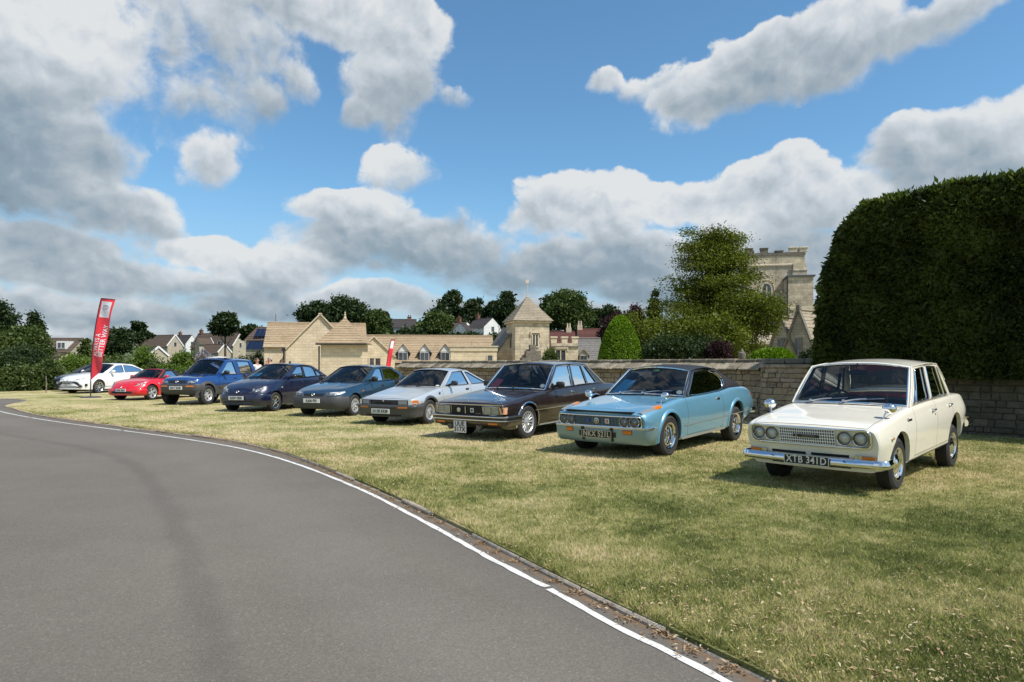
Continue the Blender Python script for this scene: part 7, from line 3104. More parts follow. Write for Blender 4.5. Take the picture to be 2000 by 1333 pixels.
# --- new stone building with the big gable
def stone_hall():
 base = PX(620, 712, 50)
 g = thing('gabled_stone_hall', 'new cream stone building with a tall plain gable and tan tiled roof', 'building', (base.x, base.y, 0), ROT)
 mr = bpy.data.objects.new('main_range', None); link(mr, g)
 # cross range, ridge along X
 sub = MB()
 t = Matrix.Translation((-.1, 3.4, 0))
 e = bpy.data.objects.new('cross_range', None)
 COL.objects.unlink(mr) if False else None
 bpy.data.objects.remove(mr)
 link(e, g); e.matrix_basis = t
 gable_block(e, 7.2, 6.4, 2.75, 4.62, M['ashlar_new'], M['tile_tan'], over=.2, tile=.26)
 f = bpy.data.objects.new('gable_range', None)
 link(f, g)
 f.matrix_basis = Matrix.Translation((.25, .6, 0)) @ Matrix.Rotation(R(90), 4, 'Z')
 gable_block(f, 4.4, 4.7, 2.5, 4.92, M['ashlar_new'], M['tile_tan'], over=.1, gable_over=-.12, tile=.26)
 # raised verge of the front gable, drain pipe, string course
 v = MB()
 for sg in (-1, 1):
  v.bar((.25 + sg * 2.42, -1.64, 2.44), (.25, -1.64, 5.0), .22, .09, 0, None)
 v.box(.13, .37, -1.75, -1.5, 4.9, 5.06)
 v.build('gable_coping', M['stone_trim'], g, None, False)
 s = MB(); s.box(-3.74, -2.1, .1, .22, 2.62, 2.86); s.build('string_course', M['stone_trim'], g, None, False)
 d = MB(); d.tube([(-2.22, -1.66, -1), (-2.22, -1.66, 2.4)], .05, 8); d.box(-2.34, -2.1, -1.76, -1.56, 2.35, 2.6); d.build('drain_pipe', M['trim'], g, 40)
 a = MB(); a.tube([(-3.2, 3.4, 4.6), (-3.2, 3.4, 5.3)], .02, 6); a.build('aerial', M['trim'], g)
 # pyramid-roofed porch
 b = PX(674, 712, 45.2)
 p = thing('porch_tower', 'square cream stone porch with a tan pyramid roof and pale finial', 'building', (b.x, b.y, 0), R(5))
 w = MB(); w.box(-1.32, 1.32, -1.32, 1.32, -1, 2.78); w.build('wall', M['ashlar_new'], p, None, False)
 pyramid_roof(p, 2.64, 2.76, 4.52, M['tile_tan'], .22, 11)
 finial(p, 4.5, .62, M['stone_trim'])
 d = MB(); d.tube([(-1.42, -1.40, -1), (-1.42, -1.40, 2.6)], .05, 8); d.build('drain_pipe', M['trim'], p, 40)
 d = MB(); d.box(-1.6, 1.6, -1.66, -1.56, 2.66, 2.76); d.build('gutter', M['trim'], p, None, False)
 # small gabled wing right of the porch
 b = PX(728, 712, 53)
 q = thing('gabled_wing', 'small cream stone gable with a three light window right of the porch', 'building', (b.x, b.y, 0), ROT)
 f = bpy.data.objects.new('gable_range', None); link(f, q); f.matrix_basis = Matrix.Rotation(R(90), 4, 'Z')
 gable_block(f, 4, 3.1, 2.05, 3.42, M['ashlar_new'], M['tile_tan'], over=.1, gable_over=-.1)
 v = MB()
 for sg in (-1, 1):
  v.bar((sg * 1.62, -2.02, 1.98), (0, -2.02, 3.5), .18, .08)
 v.build('gable_coping', M['stone_trim'], q, None, False)
 window(q, -.15, 1.15, 1.25, .72, -2.0, 3, surround=M['stone_trim'], mull=.12)


stone_hall()


def long_range():
 b = PX(838, 712, 62)
 h = thing('long_tiled_house', 'long low stone range with tan tiled roof and three small gabled dormers', 'building', (b.x, b.y, 0), R(8))
 gable_block(h, 11.4, 6.4, 1.72, 4.02, M['ashlar_new'], M['tile_tan'], over=.3, tile=.24)
 for px in (778.5, 820, 860):
  x = PX(px, 712, 59).x - b.x
  dormer(h, x, -3.1, 1.66, .95, .86, .62, M['render_cream'], M['slate'], 1.9, M['frame_dark'], M['render_white'])
 g = MB(); g.box(-5.7, 5.7, -3.62, -3.52, 1.46, 1.56); g.build('gutter', M['trim'], h, None, False)
 a = MB(); a.lathe([(.06, 3.2), (.06, 3.5), (.12, 3.52), (.001, 3.6)], 8, 0, Matrix.Translation((-3.1, -1.2, 0))); a.build('roof_vent', M['trim'], h)
 b = PX(923, 712, 54.5)
 f = thing('flat_roofed_annexe', 'low flat roofed stone annexe with a parapet and one small dark window', 'building', (b.x, b.y, 0), R(6))
 w = MB(); w.box(-1.78, 1.78, -2, 2, -1, 2.42); w.build('wall', M['ashlar_new'], f, None, False)
 w = MB(); w.box(-1.84, 1.84, -2.06, 2.06, 2.42, 2.76, 0, None, .02); w.box(-1.9, 1.9, -2.12, 2.12, 2.76, 2.84, 0, None, .02); w.build('parapet', M['stone_trim'], f, None, False)
 window(f, 1.25, 1.68, .36, .42, -2.0, 1, surround=M['stone_trim'])
 w = MB(); w.tube([(-.1, 0, 2.8), (-.1, 0, 3.25)], .03, 6); w.build('flue', M['alloy'], f)


long_range()


def old_tower():
 b = PX(1030, 712, 57.5)
 t = thing('square_stone_tower', 'old square stone tower with a steep grey tiled pyramid roof and weather vane', 'tower', (b.x, b.y, 0), R(15))
 w = MB(); w.box(-1.46, 1.46, -1.46, 1.46, -1, 5.05); w.build('wall', M['ashlar_old'], t, None, False)
 pyramid_roof(t, 2.92, 5.0, 7.15, M['tile_grey'], .22, 15, .1)
 finial(t, 7.12, .55, M['stone_trim'], True)
 c = MB(); c.box(-1.62, 1.62, -1.62, 1.62, 4.84, 5.0, 0, None, .03); c.build('eaves_band', M['stone_trim'], t, None, False)
 window(t, .25, 2.9, .42, .95, -1.46, 2, surround=M['stone_trim'], hood=True, mull=.09)
 window(t, -.1, 2.9, .24, .85, -1.46, 1, surround=M['stone_dark'], hood=True, face='left')
 # stepped chimney and dark lean-to roof at the foot of the tower
 s = MB()
 s.box(-1.1, 1.2, -2.15, -1.6, -1, 1.95); s.box(-.72, .52, -2.13, -1.62, 1.95, 2.5); s.box(-.36, .14, -2.11, -1.64, 2.5, 3.0)
 s.build('stepped_chimney', M['stone_dark'], t, None, False)
 b2 = PX(974, 712, 58.5)
 l = thing('lean_to', 'dark slate lean-to roof running down beside the square tower', 'building', (b2.x, b2.y, 0), R(15))
 r = MB()
 P = [(-1.0, -1.2, 1.5), (.9, -1.2, 4.3), (.9, 2, 4.6), (-1.0, 2, 1.8)]
 r.add([(*p[:2], p[2]) for p in P] + [(*p[:2], p[2] + .12) for p in P], [(0, 1, 5, 4), (4, 5, 6, 7), (3, 0, 4, 7), (0, 3, 2, 1)])
 r.build('roof', M['slate'], l, None, False)
 r = MB(); r.add([(-1.0, -1.1, -1), (.95, -1.1, -1), (.95, -1.1, 4.25), (-1, -1.1, 1.5), (-1, 2, -1), (-1, 2, 1.8)], [(0, 1, 2, 3), (0, 3, 5, 4)]); r.build('wall', M['ashlar_old'], l, None, False)
 # battlemented wing
 b = PX(1096, 712, 59)
 k = thing('battlemented_wing', 'low battlemented stone wing right of the square tower', 'building', (b.x, b.y, 0), R(8))
 w = MB(); w.box(-1.15, 1.15, -1.4, 2, -1, 3.2); w.build('wall', M['ashlar_old'], k, None, False)
 w = MB(); w.box(-1.2, 1.2, -1.5, -1.2, 2.86, 2.98, 0, None, .02)
 w.build('string_course', M['stone_dark'], k, None, False)
 for x in (-.92, 0, .9):
  w = MB(); w.box(x - .25, x + .25, -1.40, -1.05, 3.2, 3.62); w.box(x - .31, x + .31, -1.46, -.99, 3.62, 3.76, 0, None, .03); w.build('merlon', M['stone_trim'], k, None, False)
 window(k, -.35, 1.75, .82, .86, -1.4, 2, frame=M['render_cream'], hood=True, surround=M['stone_trim'])
 # grey roofed cottage
 b = PX(1146, 712, 61)
 c = thing('grey_roofed_cottage', 'small cottage with a steep grey slate roof and one low dormer', 'house', (b.x, b.y, 0), R(2))
 gable_block(c, 2.3, 4.0, 1.6, 3.75, M['ashlar_grey'], M['slate'], over=.3, tile=.2)
 dormer(c, -.55, -2.05, 1.55, .75, .72, .42, M['ashlar_grey'], M['tile_grey'], 1.5)
 for n, (px0, px1, yt, dd, lab) in enumerate(((1068, 1121, 648, 66, 'dark red tiled roof showing above the battlemented wing'), (1128, 1172, 643, 68, 'dark red tiled roof with a white dormer above the grey cottage'))):
  a, e = PX(px0, yt, dd), PX(px1, yt, dd)
  r = thing('red_roofed_house', lab, 'house', ((a.x + e.x) / 2, dd, 0), 0)
  gable_block(r, e.x - a.x, 6, a.z - 1.7, a.z, M['render_cream'], M['tile_red'], over=.3)
  ch = MB(); x = -.9 if n else .8
  ch.box(x - .25, x + .25, -.25, .25, a.z - .4, a.z + .35)
  for dx in (-.12, .12):
   ch.lathe([(.08, a.z + .35), (.07, a.z + .75), (.09, a.z + .78), (.06, a.z + .8)], 8, 0, Matrix.Translation((x + dx, 0, 0)))
  ch.build('chimney', M['stone_trim'], r, None, False)


old_tower()


def church():
 b = PX(1506, 712, 62)
 t = thing('church_tower', 'battlemented stone church tower with an arched two light belfry window', 'church tower', (b.x, b.y, 0), R(-12))
 W = 2.4
 w = MB(); w.box(-W, W, -W, W, -1, 10.9); w.build('wall', M['ashlar_old'], t, None, False)
 for z in (10.0, 6.2):
  s = MB(); s.box(-W - .09, W + .09, -W - .09, W + .09, z, z + .18, 0, None, .04); s.build('string_course', M['stone_trim'], t, None, False)
 s = MB(); s.box(-W - .05, W + .05, -W - .05, W + .05, 10.9, 11.2, 0, None, .02); s.build('parapet', M['stone_dark'], t, None, False)
 for k, x in enumerate((-2.22, -.95, .3, 1.45, 2.3)):
  hh = (.36, .34, .08, .32, .30)[k]
  m = MB(); m.box(x - .32, x + .32, -W - .04, -W + .36, 11.2, 11.2 + hh); m.box(x - .37, x + .37, -W - .1, -W + .42, 11.2 + hh, 11.3 + hh, 0, None, .03); m.build('merlon', M['stone_trim'] if k > 2 else M['stone_dark'], t, None, False)
 for x in (-W + .36, W - .36):
  for y in (-1.2, .2, 1.5):
   m = MB(); m.box(x - .36, x + .36, y - .32, y + .32, 11.2, 11.62); m.build('merlon', M['stone_dark'], t, None, False)
 # corner buttress
 u = MB(); u.box(1.35, W + .12, -W - .28, -W, -1, 9.6); u.box(1.42, W + .06, -W - .18, -W, 9.6, 10.2); u.box(1.35, W + .16, -W - .32, -W, 9.5, 9.62, 0, None, .02); u.build('buttress', M['ashlar_old'], t, None, False)
 # belfry window
 x0, z0, ww, hh = -.75, 7.1, .36, 1.25
 fr = MB()
 def arch(r, z):
  P = []
  for k in range(9):
   a = R(180 * k / 8)
   P.append((x0 + r * math.cos(a), z + r * 1.35 * math.sin(a)))
  return P
 out = [(x0 + ww + .16, z0 - .08)] + arch(ww + .16, z0 + hh - .36) + [(x0 - ww - .16, z0 - .08)]
 inn = [(x0 + ww, z0)] + arch(ww, z0 + hh - .36) + [(x0 - ww, z0)]
 n = len(out)
 vs = [(a, -W - .10, b) for a, b in out] + [(a, -W - .10, b) for a, b in inn] + [(a, -W + .02, b) for a, b in inn] + [(a, -W, b) for a, b in out]
 fs = []
 for k in range(n):
  k2 = (k + 1) % n
  fs += [(k, k2, n + k2, n + k), (n + k, n + k2, 2 * n + k2, 2 * n + k), (3 * n + k, 3 * n + k2, k2, k)]
 fr.add(vs, fs)
 fr.box(x0 - .05, x0 + .05, -W - .07, -W, z0, z0 + hh - .05)
 fr.tube([(x0 + (ww + .26) * math.cos(R(a)), -W - .08, z0 + hh - .36 + (ww + .26) * 1.35 * math.sin(R(a))) for a in range(-10, 191, 20)], .06, 6)
 fo = fr.build('belfry_window', M['stone_trim'], t, None, False)
 pn = MB(); pn.add([(a, -W - .02, b) for a, b in inn], [tuple(range(n))]); pn.build('louvre', M['window_dark'], fo, None, False)
 # stair block with lead roof
 b = PX(1559, 712, 58)
 s = thing('church_stair_block', 'square stone stair block with a flat dark lead roof beside the church tower', 'church', (b.x, b.y, 0), R(-15))
 w = MB(); w.box(-1.0, 1.0, -1.2, 1.2, -1, 8.72); w.build('wall', M['ashlar_old'], s, None, False)
 w = MB(); w.box(-1.06, 1.06, -1.26, 1.26, 5.95, 6.2, 0, None, .03); w.build('string_course', M['stone_trim'], s, None, False)
 w = MB(); w.box(-1.1, 1.16, -1.32, 1.3, 8.72, 8.86, 0, None, .02); w.build('roof', plain('lead', (.09, .10, .115), .5, .3), s, None, False)
 w = MB(); w.tube([(-1.02, -1.26, 1), (-1.02, -1.26, 8.7)], .06, 8); w.build('drain_pipe', M['trim'], s)
 # nave and aisle gables
 for k, (px, py, d, half, ev, lab) in enumerate(((1526, 620, 47, .95, 2.2, 'left of the two steep stone church gables with a stone slate roof'), (1560, 605, 46, 1.05, 2.3, 'right of the two steep stone church gables with a stone slate roof'))):
  a = PX(px, py, d)
  rot = R(-52)
  g = thing('church_gable', lab, 'church', (a.x, d, 0), rot, 'gables of the church aisle')
  f = bpy.data.objects.new('gable_range', None); link(f, g)
  L = 7.0
  f.matrix_basis = Matrix.Translation((0, L / 2, 0)) @ Matrix.Rotation(R(90), 4, 'Z')
  gable_block(f, L, half * 2, ev, a.z, M['ashlar_grey'], M['tile_grey'], over=.12, gable_over=-.1, tile=.22)
  v = MB()
  for sg in (-1, 1):
   v.bar((sg * (half + .1), -.02, ev - .06), (0, -.02, a.z + .08), .26, .12)
  v.box(-.14, .14, -.16, .12, a.z, a.z + .3)
  v.build('gable_coping', M['stone_dark'], g, None, False)
  window(g, 0, 2.0, .34, 1.1, .0, 1, surround=M['stone_dark'])
 # low chancel wall seen under the yew
 b = PX(1450, 712, 52)
 c = thing('church_aisle', 'low grey stone church wall seen beneath the big yew', 'church', (b.x, b.y, 0), R(4))
 w = MB(); w.box(-3.4, 3.0, 0, 3, -1, 2.9); w.build('wall', M['ashlar_grey'], c, None, False)
 r = MB(); r.add([(-3.5, -.2, 2.85), (3.1, -.2, 2.85), (3.1, 3, 4.4), (-3.5, 3, 4.4), (-3.5, -.2, 2.97), (3.1, -.2, 2.97), (3.1, 3, 4.52), (-3.5, 3, 4.52)], [(0, 1, 5, 4), (4, 5, 6, 7), (1, 2, 6, 5), (4, 7, 3, 0)]); r.build('roof', M['tile_grey'], c, None, False)
 window(c, 1.9, 1.4, .3, .8, 0, 1, surround=M['stone_dark'])
 # stone urn behind the wall
 b = PX(1449, 712, 24)
 u = MB(); u.lathe([(.001, 0), (.24, 0), (.24, .9), (.3, .95), (.3, 1.3), (.2, 1.36), (.09, 1.45), (.09, 1.52), (.2, 1.66), (.27, 1.85), (.25, 1.92), (.12, 1.95), (.1, 2.02), (.001, 2.1)], 14)
 o = u.build('stone_urn', M['stone_dark'], None, 50); o.location = (b.x, b.y, 0); o.scale = (.5, .5, .95); tag(o, 'pale stone urn standing behind the wall beneath the yew', 'urn')


church()


# --- houses on the far slope
def house(px, ry, ey, d, L, D, rot, label, wall, roof, wins=(), gwins=(), chim=(), name='house', group='houses on the far slope', dorm=(), barge=None, base=3.5):
 a = PX(px, ry, d)
 ridge = a.z
 eave = CAM_H + (712 - ey) / 1333.0 * d
 h = thing(name, label, 'house', (a.x, d, 0), R(rot), group)
 zb = terrain_z(np.array([a.x]), np.array([d]))[0] - 1.0
 ro = gable_block(h, L, D, eave, ridge, wall, roof, z0=min(zb, eave - base), over=.35, tile=.4)
 for x, z, w, hh in wins:
  window(h, x, eave - z, w, hh, -D / 2, 2, M['frame_white'])
 for y, z, w, hh in gwins:
  window(h, y, eave - z, w, hh, L / 2, 1, M['frame_white'], face='right')
 for x, top in chim:
  c = MB(); c.box(x - .4, x + .4, -.35, .35, ridge - .8, ridge + top); c.box(x - .46, x + .46, -.41, .41, ridge + top - .15, ridge + top, 0, None, .02)
  for q in (-.18, .18):
   c.lathe([(.11, ridge + top), (.1, ridge + top + .35), (.12, ridge + top + .38), (.08, ridge + top + .4)], 8, 0, Matrix.Translation((x + q, 0, 0)))
  c.build('chimney', M['brickwork'], h, None, False)
 for x, w, hh in dorm:
  q = MB()
  yb = -D / 2 + .4
  q.box(x - w / 2, x + w / 2, yb, yb + 3.2, eave + .3, eave + .3 + hh)
  q.build('dormer', M['render_white'], h, None, False)
  window(h, x, eave + .45, w * .7, hh * .66, yb - .01, 2, M['frame_white'])
 if barge:
  b = MB()
  for sg in (-1, 1):
   b.bar((L / 2 + .12, sg * (D / 2 + .3), eave - .12), (L / 2 + .12, 0, ridge + .02), .08, .3)
  b.build('barge_board', barge, h, None, False)
 return h


WT = M['frame_white']
house(118, 661, 687, 100, 6.4, 6.5, 4, 'brown roofed house with two white box dormers left of the red flag', M['render_cream'], M['tile_brown'], wins=[(-1.6, 1.5, 1.6, .9), (1.0, 1.5, 1.6, .9)], dorm=[(-1.7, 1.4, 1.15), (1.75, 1.4, 1.15)], chim=[(-2.4, .7)])
house(100, 690, 712, 62, 5.5, 4.6, -30, 'low stone cottage with brown roof among the shrubs left of the white saloon', M['render_cream'], M['tile_brown'], gwins=[(0, .9, .8, .7)])
house(312, 655, 676, 180, 11.5, 4.6, -24, 'brown roofed house with a white edged gable, leftmost of the row behind the roadster', M['render_cream'], M['tile_brown'], wins=[(-3.6, 3.4, 1.6, 1.3), (-.2, 3.4, 2.0, 1.4), (2.6, 3.4, 1.4, 1.3)], gwins=[(0, .2, .8, 1.1), (0, 3.2, .8, 1.1)], chim=[(-2.6, .3)], barge=WT, base=7)
house(296, 678, 694, 110, 3.2, 3.2, -26, 'dark roofed outbuilding with one white verge below the leftmost row house', M['render_cream'], M['tile_dark'], barge=WT)
house(360, 655, 672, 215, 7.0, 4.6, -26, 'dark roofed house with a white gable behind the leftmost row house', M['render_white'], M['tile_dark'], gwins=[(0, .6, .8, 1.2)], chim=[(-1.8, .9)], base=7)
house(398, 660, 671, 178, 3.4, 2.6, 48, 'small stone gable with white verges over a white bay window', M['render_cream'], M['tile_brown'], gwins=[(0, 2.6, 2.0, 1.6)], barge=WT, base=7)
house(428, 651, 676, 186, 15.5, 5.0, -24, 'long brown roofed stone house with a tall white edged gable, middle of the slope', M['render_cream'], M['tile_brown'], wins=[(-4.4, 1.8, 2.4, 1.4), (-.6, .2, 2.6, 1.3), (3.2, .2, 2.0, 1.3)], gwins=[(0, .5, .8, 1.2)], chim=[(2.6, .6), (-6.6, 1.0)], barge=WT, base=7)
house(421, 673, 688, 150, 5.4, 3.4, -24, 'brown roofed garage with white verge below the long house', M['render_cream'], M['tile_brown'], barge=WT)
house(478, 643, 660, 215, 7.4, 5.2, -28, 'white rendered gable house with a dark roof under the round tree', M['render_white'], M['tile_dark'], gwins=[(-.9, 1.0, .7, 1.3), (.9, 1.0, .7, 1.3)], base=7)
house(503, 657, 664, 220, 4.0, 4, -28, 'low white house wall at the right end of the slope', M['render_white'], M['tile_dark'], gwins=[(0, .8, .8, .8)], base=6)
s = house(530, 640, 664, 74, 3.2, 5, -6, 'house roof carrying two rows of solar panels left of the stone hall', M['render_cream'], M['tile_brown'], group=None)
for zz, nx in ((.35, 4), (1.35, 4)):
 pass
def solar(h, d, rows, px0, px1):
 a = PX(px0, 660, d)
 for r, (y0, y1, yy) in enumerate(rows):
  p0, p1 = PX(px0, y0, d), PX(px1, y1, d)
  n = 4
  w = (p1.x - p0.x) / n
  for k in range(n):
   mb = MB()
   mb.box(-w / 2 + .02, w / 2 - .02, -.62, .62, 0, .05, 0, None, .01)
   o = mb.build('solar_panel', M['solar'], h, None, False)
   zc = (p0.z + p1.z) / 2
   o.matrix_basis = h.matrix_basis.inverted() @ Matrix.Translation((p0.x + w * (k + .5) + (.25 if r == 0 else 0), d - 3.0 + yy, zc)) @ Matrix.Rotation(R(42), 4, 'X')
M['solar'] = plain('solar_cell', (.012, .02, .055), .15, .3, coat=.6)
s.matrix_basis = Matrix.LocRotScale(s.location, s.rotation_euler, None)
solar(s, 74, ((642, 662, .9), (668, 686, -.7)), 509, 541)
house(788, 624, 640, 140, 5.2, 6, 8, 'white house with a wide dark roof above the long tiled range', M['render_white'], M['tile_dark'], wins=[(-1.6, 2.2, 1.4, 1.2), (1.0, 2.2, 2.2, 1.6)], gwins=[(0, 1, .8, 1)], chim=[(1.2, .5)], base=5)
house(822, 629, 640, 146, 3.4, 4, -40, 'small white gable right of the wide dark roofed white house', M['render_white'], M['tile_brown'], gwins=[(.2, 1, 1.4, 1.4)], base=5)
house(893, 630, 643, 150, 5.4, 6, -30, 'white house with twin gables below the tall dark pines', M['render_white'], M['tile_brown'], wins=[(-1.4, 1.6, 1.2, 1.2), (.8, 1.6, 1.2, 1.2)], gwins=[(0, 1.2, 1.0, 1.2)], chim=[(.5, 1.0)], base=5)
house(904, 632, 645, 143, 2.4, 3.2, 60, 'narrow white gable in front of the twin gabled house', M['render_white'], M['tile_dark'], gwins=[(0, 1.4, 1.6, 1.2)], base=5)
house(946, 622, 640, 148, 5.0, 5.4, -42, 'pale cream gable house with a dark purple roof beside the square tower', M['render_white'], M['tile_dark'], gwins=[(0, 1, .9, 1.1)], chim=[(-2, .8)], base=6)
house(972, 634, 646, 152, 4.0, 5, -20, 'dark roofed white house half hidden behind the square tower', M['render_white'], M['tile_dark'], wins=[(0, 1.4, 2, 1)], base=6)
house(6, 704, 722, 60, 4, 4, -20, 'low reddish roof among shrubs at the far left', M['brickwork'], M['tile_red'], group=None)

# ------------------------------------------------------------------ trees and shrubs
def blob_leaves(blobs, n_cl, per, csize, lsize, seed, shell=.55, droop=.1, aspect=.6, flat=1.0, zmin=None):
 """clumps of leaf quads spread through ellipsoids; blobs = [((cx,cy,cz),(rx,ry,rz))]"""
 rng = np.random.default_rng(seed)
 wts = np.array([r[0] * r[1] + r[0] * r[2] + r[1] * r[2] for _, r in blobs])
 wts = wts / wts.sum()
 k = rng.choice(len(blobs), n_cl, p=wts)
 C = np.array([b[0] for b in blobs])[k]
 Rr = np.array([b[1] for b in blobs])[k]
 d = rng.normal(0, 1, (n_cl, 3)); d /= np.linalg.norm(d, axis=1)[:, None]
 rad = shell + (1 - shell) * rng.random(n_cl)**.6
 P = C + d * Rr * rad[:, None]
 P = P + d * (lump(P, 1.6 / max(.2, np.mean(Rr)) * 2.2, seed + 1) * .13 * Rr.mean(1))[:, None]
 if zmin is not None:
  P[:, 2] = np.maximum(P[:, 2], zmin + rng.random(n_cl) * .3)
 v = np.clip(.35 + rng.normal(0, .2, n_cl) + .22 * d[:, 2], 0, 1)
 Q = np.repeat(P, per, 0) + rng.normal(0, 1, (n_cl * per, 3)) * csize * np.array([1, 1, .62 * flat])
 D = np.repeat(d, per, 0)
 V, F = kite_leaves(Q, D, lsize * rng.uniform(.6, 1.35, len(Q)), rng, 1.0, droop, aspect)
 vv = np.clip(np.repeat(v, per) + rng.normal(0, .14, len(Q)), 0, 1)
 return V, F, np.repeat(vv, 4)


def make_trunk(root, h, r, lean=(0, 0), limbs=(), z0=-.4):
 mb = MB()
 n = 6
 mb.tube([(lean[0] * (k / n)**1.5, lean[1] * (k / n)**1.5, z0 + (h - z0) * k / n) for k in range(n + 1)], [r * (1.35 if k == 0 else 1 - .72 * k / n) for k in range(n + 1)], 9)
 for p in limbs:
  m = len(p)
  mb.tube(p, [r * .42 * (1 - .75 * q / (m - 1)) for q in range(m)], 6)
 return mb.build('trunk', M['bark'], root, 50)


def tree(px, top, d, halfpx, label, mat, base=None, kind='round', name='tree', group='trees on the far slope', dens=1.0, seed=1, lobes=7, basez=None, ls=None):
 """crown of several lobes; px/top in photo pixels give place and height"""
 rnd = random.Random(seed * 77 + int(px))
 tp = PX(px, top, d)
 gz = float(terrain_z(np.array([tp.x]), np.array([d]))[0]) if basez is None else basez
 H = tp.z - gz
 W = halfpx / 1333.0 * d
 cb = (CAM_H + (712 - base) / 1333.0 * d - gz) if base else H * .22
 root = thing(name, label, 'tree' if name != 'shrub' else 'shrub', (tp.x, d, gz), 0, group)
 blobs = []
 hc = H - cb
 if kind == 'round':
  blobs.append(((0, 0, cb + hc * .5), (W * .72, W * .72, hc * .46)))
  for q in range(lobes):
   a = 2 * math.pi * q / lobes + rnd.uniform(-.4, .4)
   z = cb + hc * rnd.uniform(.22, .74)
   f = 1 - abs((z - cb) / hc - .42) * .9
   r = W * rnd.uniform(.36, .52)
   blobs.append(((math.cos(a) * W * .62 * f, math.sin(a) * W * .5 * f, z), (r, r, r * hc / (2.3 * W) if hc < 2.3 * W else r)))
  for q in range(3):
   r = W * rnd.uniform(.28, .40)
   blobs.append(((rnd.uniform(-.35, .35) * W, rnd.uniform(-.3, .3) * W, H - r * .95), (r, r, r)))
 elif kind == 'cone':
  for q in range(9):
   f = q / 8
   r = W * (1 - f) * rnd.uniform(.85, 1.1) + .12 * W
   blobs.append(((rnd.uniform(-.12, .12) * W, 0, cb + hc * (.08 + .86 * f)), (r, r, hc * .10)))
 elif kind == 'layer':
  for q in range(lobes + 5):
   f = (q + .5) / (lobes + 5)
   a = rnd.uniform(0, 6.28)
   rr = W * (1.0 - .55 * f) * rnd.uniform(.45, .8)
   off = W * (1 - .65 * f) * rnd.uniform(.1, .6)
   blobs.append(((math.cos(a) * off, math.sin(a) * off, cb + hc * (.06 + .88 * f)), (rr, rr, hc * .075)))
 n = int(150 * dens * (1 + W / 4))
 V, F, v = blob_leaves(blobs, n, 22, .11 * W + .06 * hc * .3, ls or max(.16, d * .0042), seed, .42, .1, .62)
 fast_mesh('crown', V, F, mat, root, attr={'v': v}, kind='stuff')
 limbs = []
 for q in range(5):
  a = rnd.uniform(0, 6.28)
  z = H * rnd.uniform(.3, .6)
  limbs.append([(0, 0, z), (math.cos(a) * W * .3, math.sin(a) * W * .3, z + H * .1), (math.cos(a) * W * .62, math.sin(a) * W * .55, z + H * .2)])
 make_trunk(root, H * .8, max(.08, min(.4, H * .028)), (0, 0), limbs)
 return root


# ---- the big yew before the church
def big_yew():
 d = 38.0
 b = PX(1398, 712, d)
 root = thing('yew_tree', 'large spreading yew tree with sky showing between its branches, before the church tower', 'tree', (b.x, d, 0))
 rng = np.random.default_rng(5)
 rnd = random.Random(5)
 prof = [(1.5, 2.5), (2.6, 3.3), (3.6, 3.5), (4.6, 3.3), (5.6, 3.0), (6.6, 2.7), (7.4, 2.35), (8.0, 1.9), (8.5, 1.35)]
 f = pchip(prof)
 P, Dd, Sz, Vv = [], [], [], []
 limbs = MB()
 limbs.tube([(0, 0, -.3), (.05, 0, 1.5), (-.05, 0, 3.5), (.1, .05, 6), (.15, 0, 7.6), (.2, 0, 8.7)], [.38, .30, .25, .17, .09, .03], 10)
 for k in range(118):
  h = 1.5 + 7.0 * ((k + rnd.random()) / 118)**.92
  a = k * 2.399 + rnd.uniform(-.4, .4)
  L = f(h) * rnd.choice((rnd.uniform(.45, .8), rnd.uniform(.75, 1.12)))
  if math.cos(a) > .2 and 4.2 < h < 7.8:
   L *= .80
  # flatter on the left, gappy in the middle heights
  up = rnd.uniform(.0, .34) + .12 * max(0, (h - 6.5) / 2)
  pts = []
  for q in range(6):
   t = q / 5
   pts.append(Vector((.1 * h / 9 + math.cos(a) * L * t, math.sin(a) * L * t, h + up * L * t - .10 * L * t * t)))
  limbs.tube(pts, [.075 * (1 - .8 * q / 5) * (1.3 - h / 12) for q in range(6)], 5)
  ncl = int(7 + L * 6.6)
  for c in range(ncl):
   t = .14 + .90 * (c + rnd.random()) / ncl
   i = min(int(t * 5), 4)
   p = pts[i].lerp(pts[i + 1], min(t * 5 - i, 1.1))
   side = rnd.uniform(-1, 1) * .34 * L * t
   p = p + Vector((-math.sin(a) * side, math.cos(a) * side, rnd.uniform(-.12, .16)))
   m = rnd.randint(24, 40)
   s = .17 + .07 * rnd.random()
   pos = np.array(p)[None] + rng.normal(0, 1, (m, 3)) * np.array([s * 1.5, s * 1.5, s * .7])
   P.append(pos)
   Dd.append(np.repeat([[math.cos(a), math.sin(a), .1]], m, 0))
   vb = rnd.gauss(.42, .2) + .12 * (t - .6)
   Vv.append(np.clip(vb + rng.normal(0, .13, m), 0, 1))
 P = np.concatenate(P); Dd = np.concatenate(Dd); Vv = np.concatenate(Vv)
 V, F = kite_leaves(P, Dd, rng.uniform(.09, .19, len(P)), rng, .9, .15, .42)
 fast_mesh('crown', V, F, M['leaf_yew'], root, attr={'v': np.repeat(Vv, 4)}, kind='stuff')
 limbs.build('trunk', M['bark'], root, 50)


big_yew()


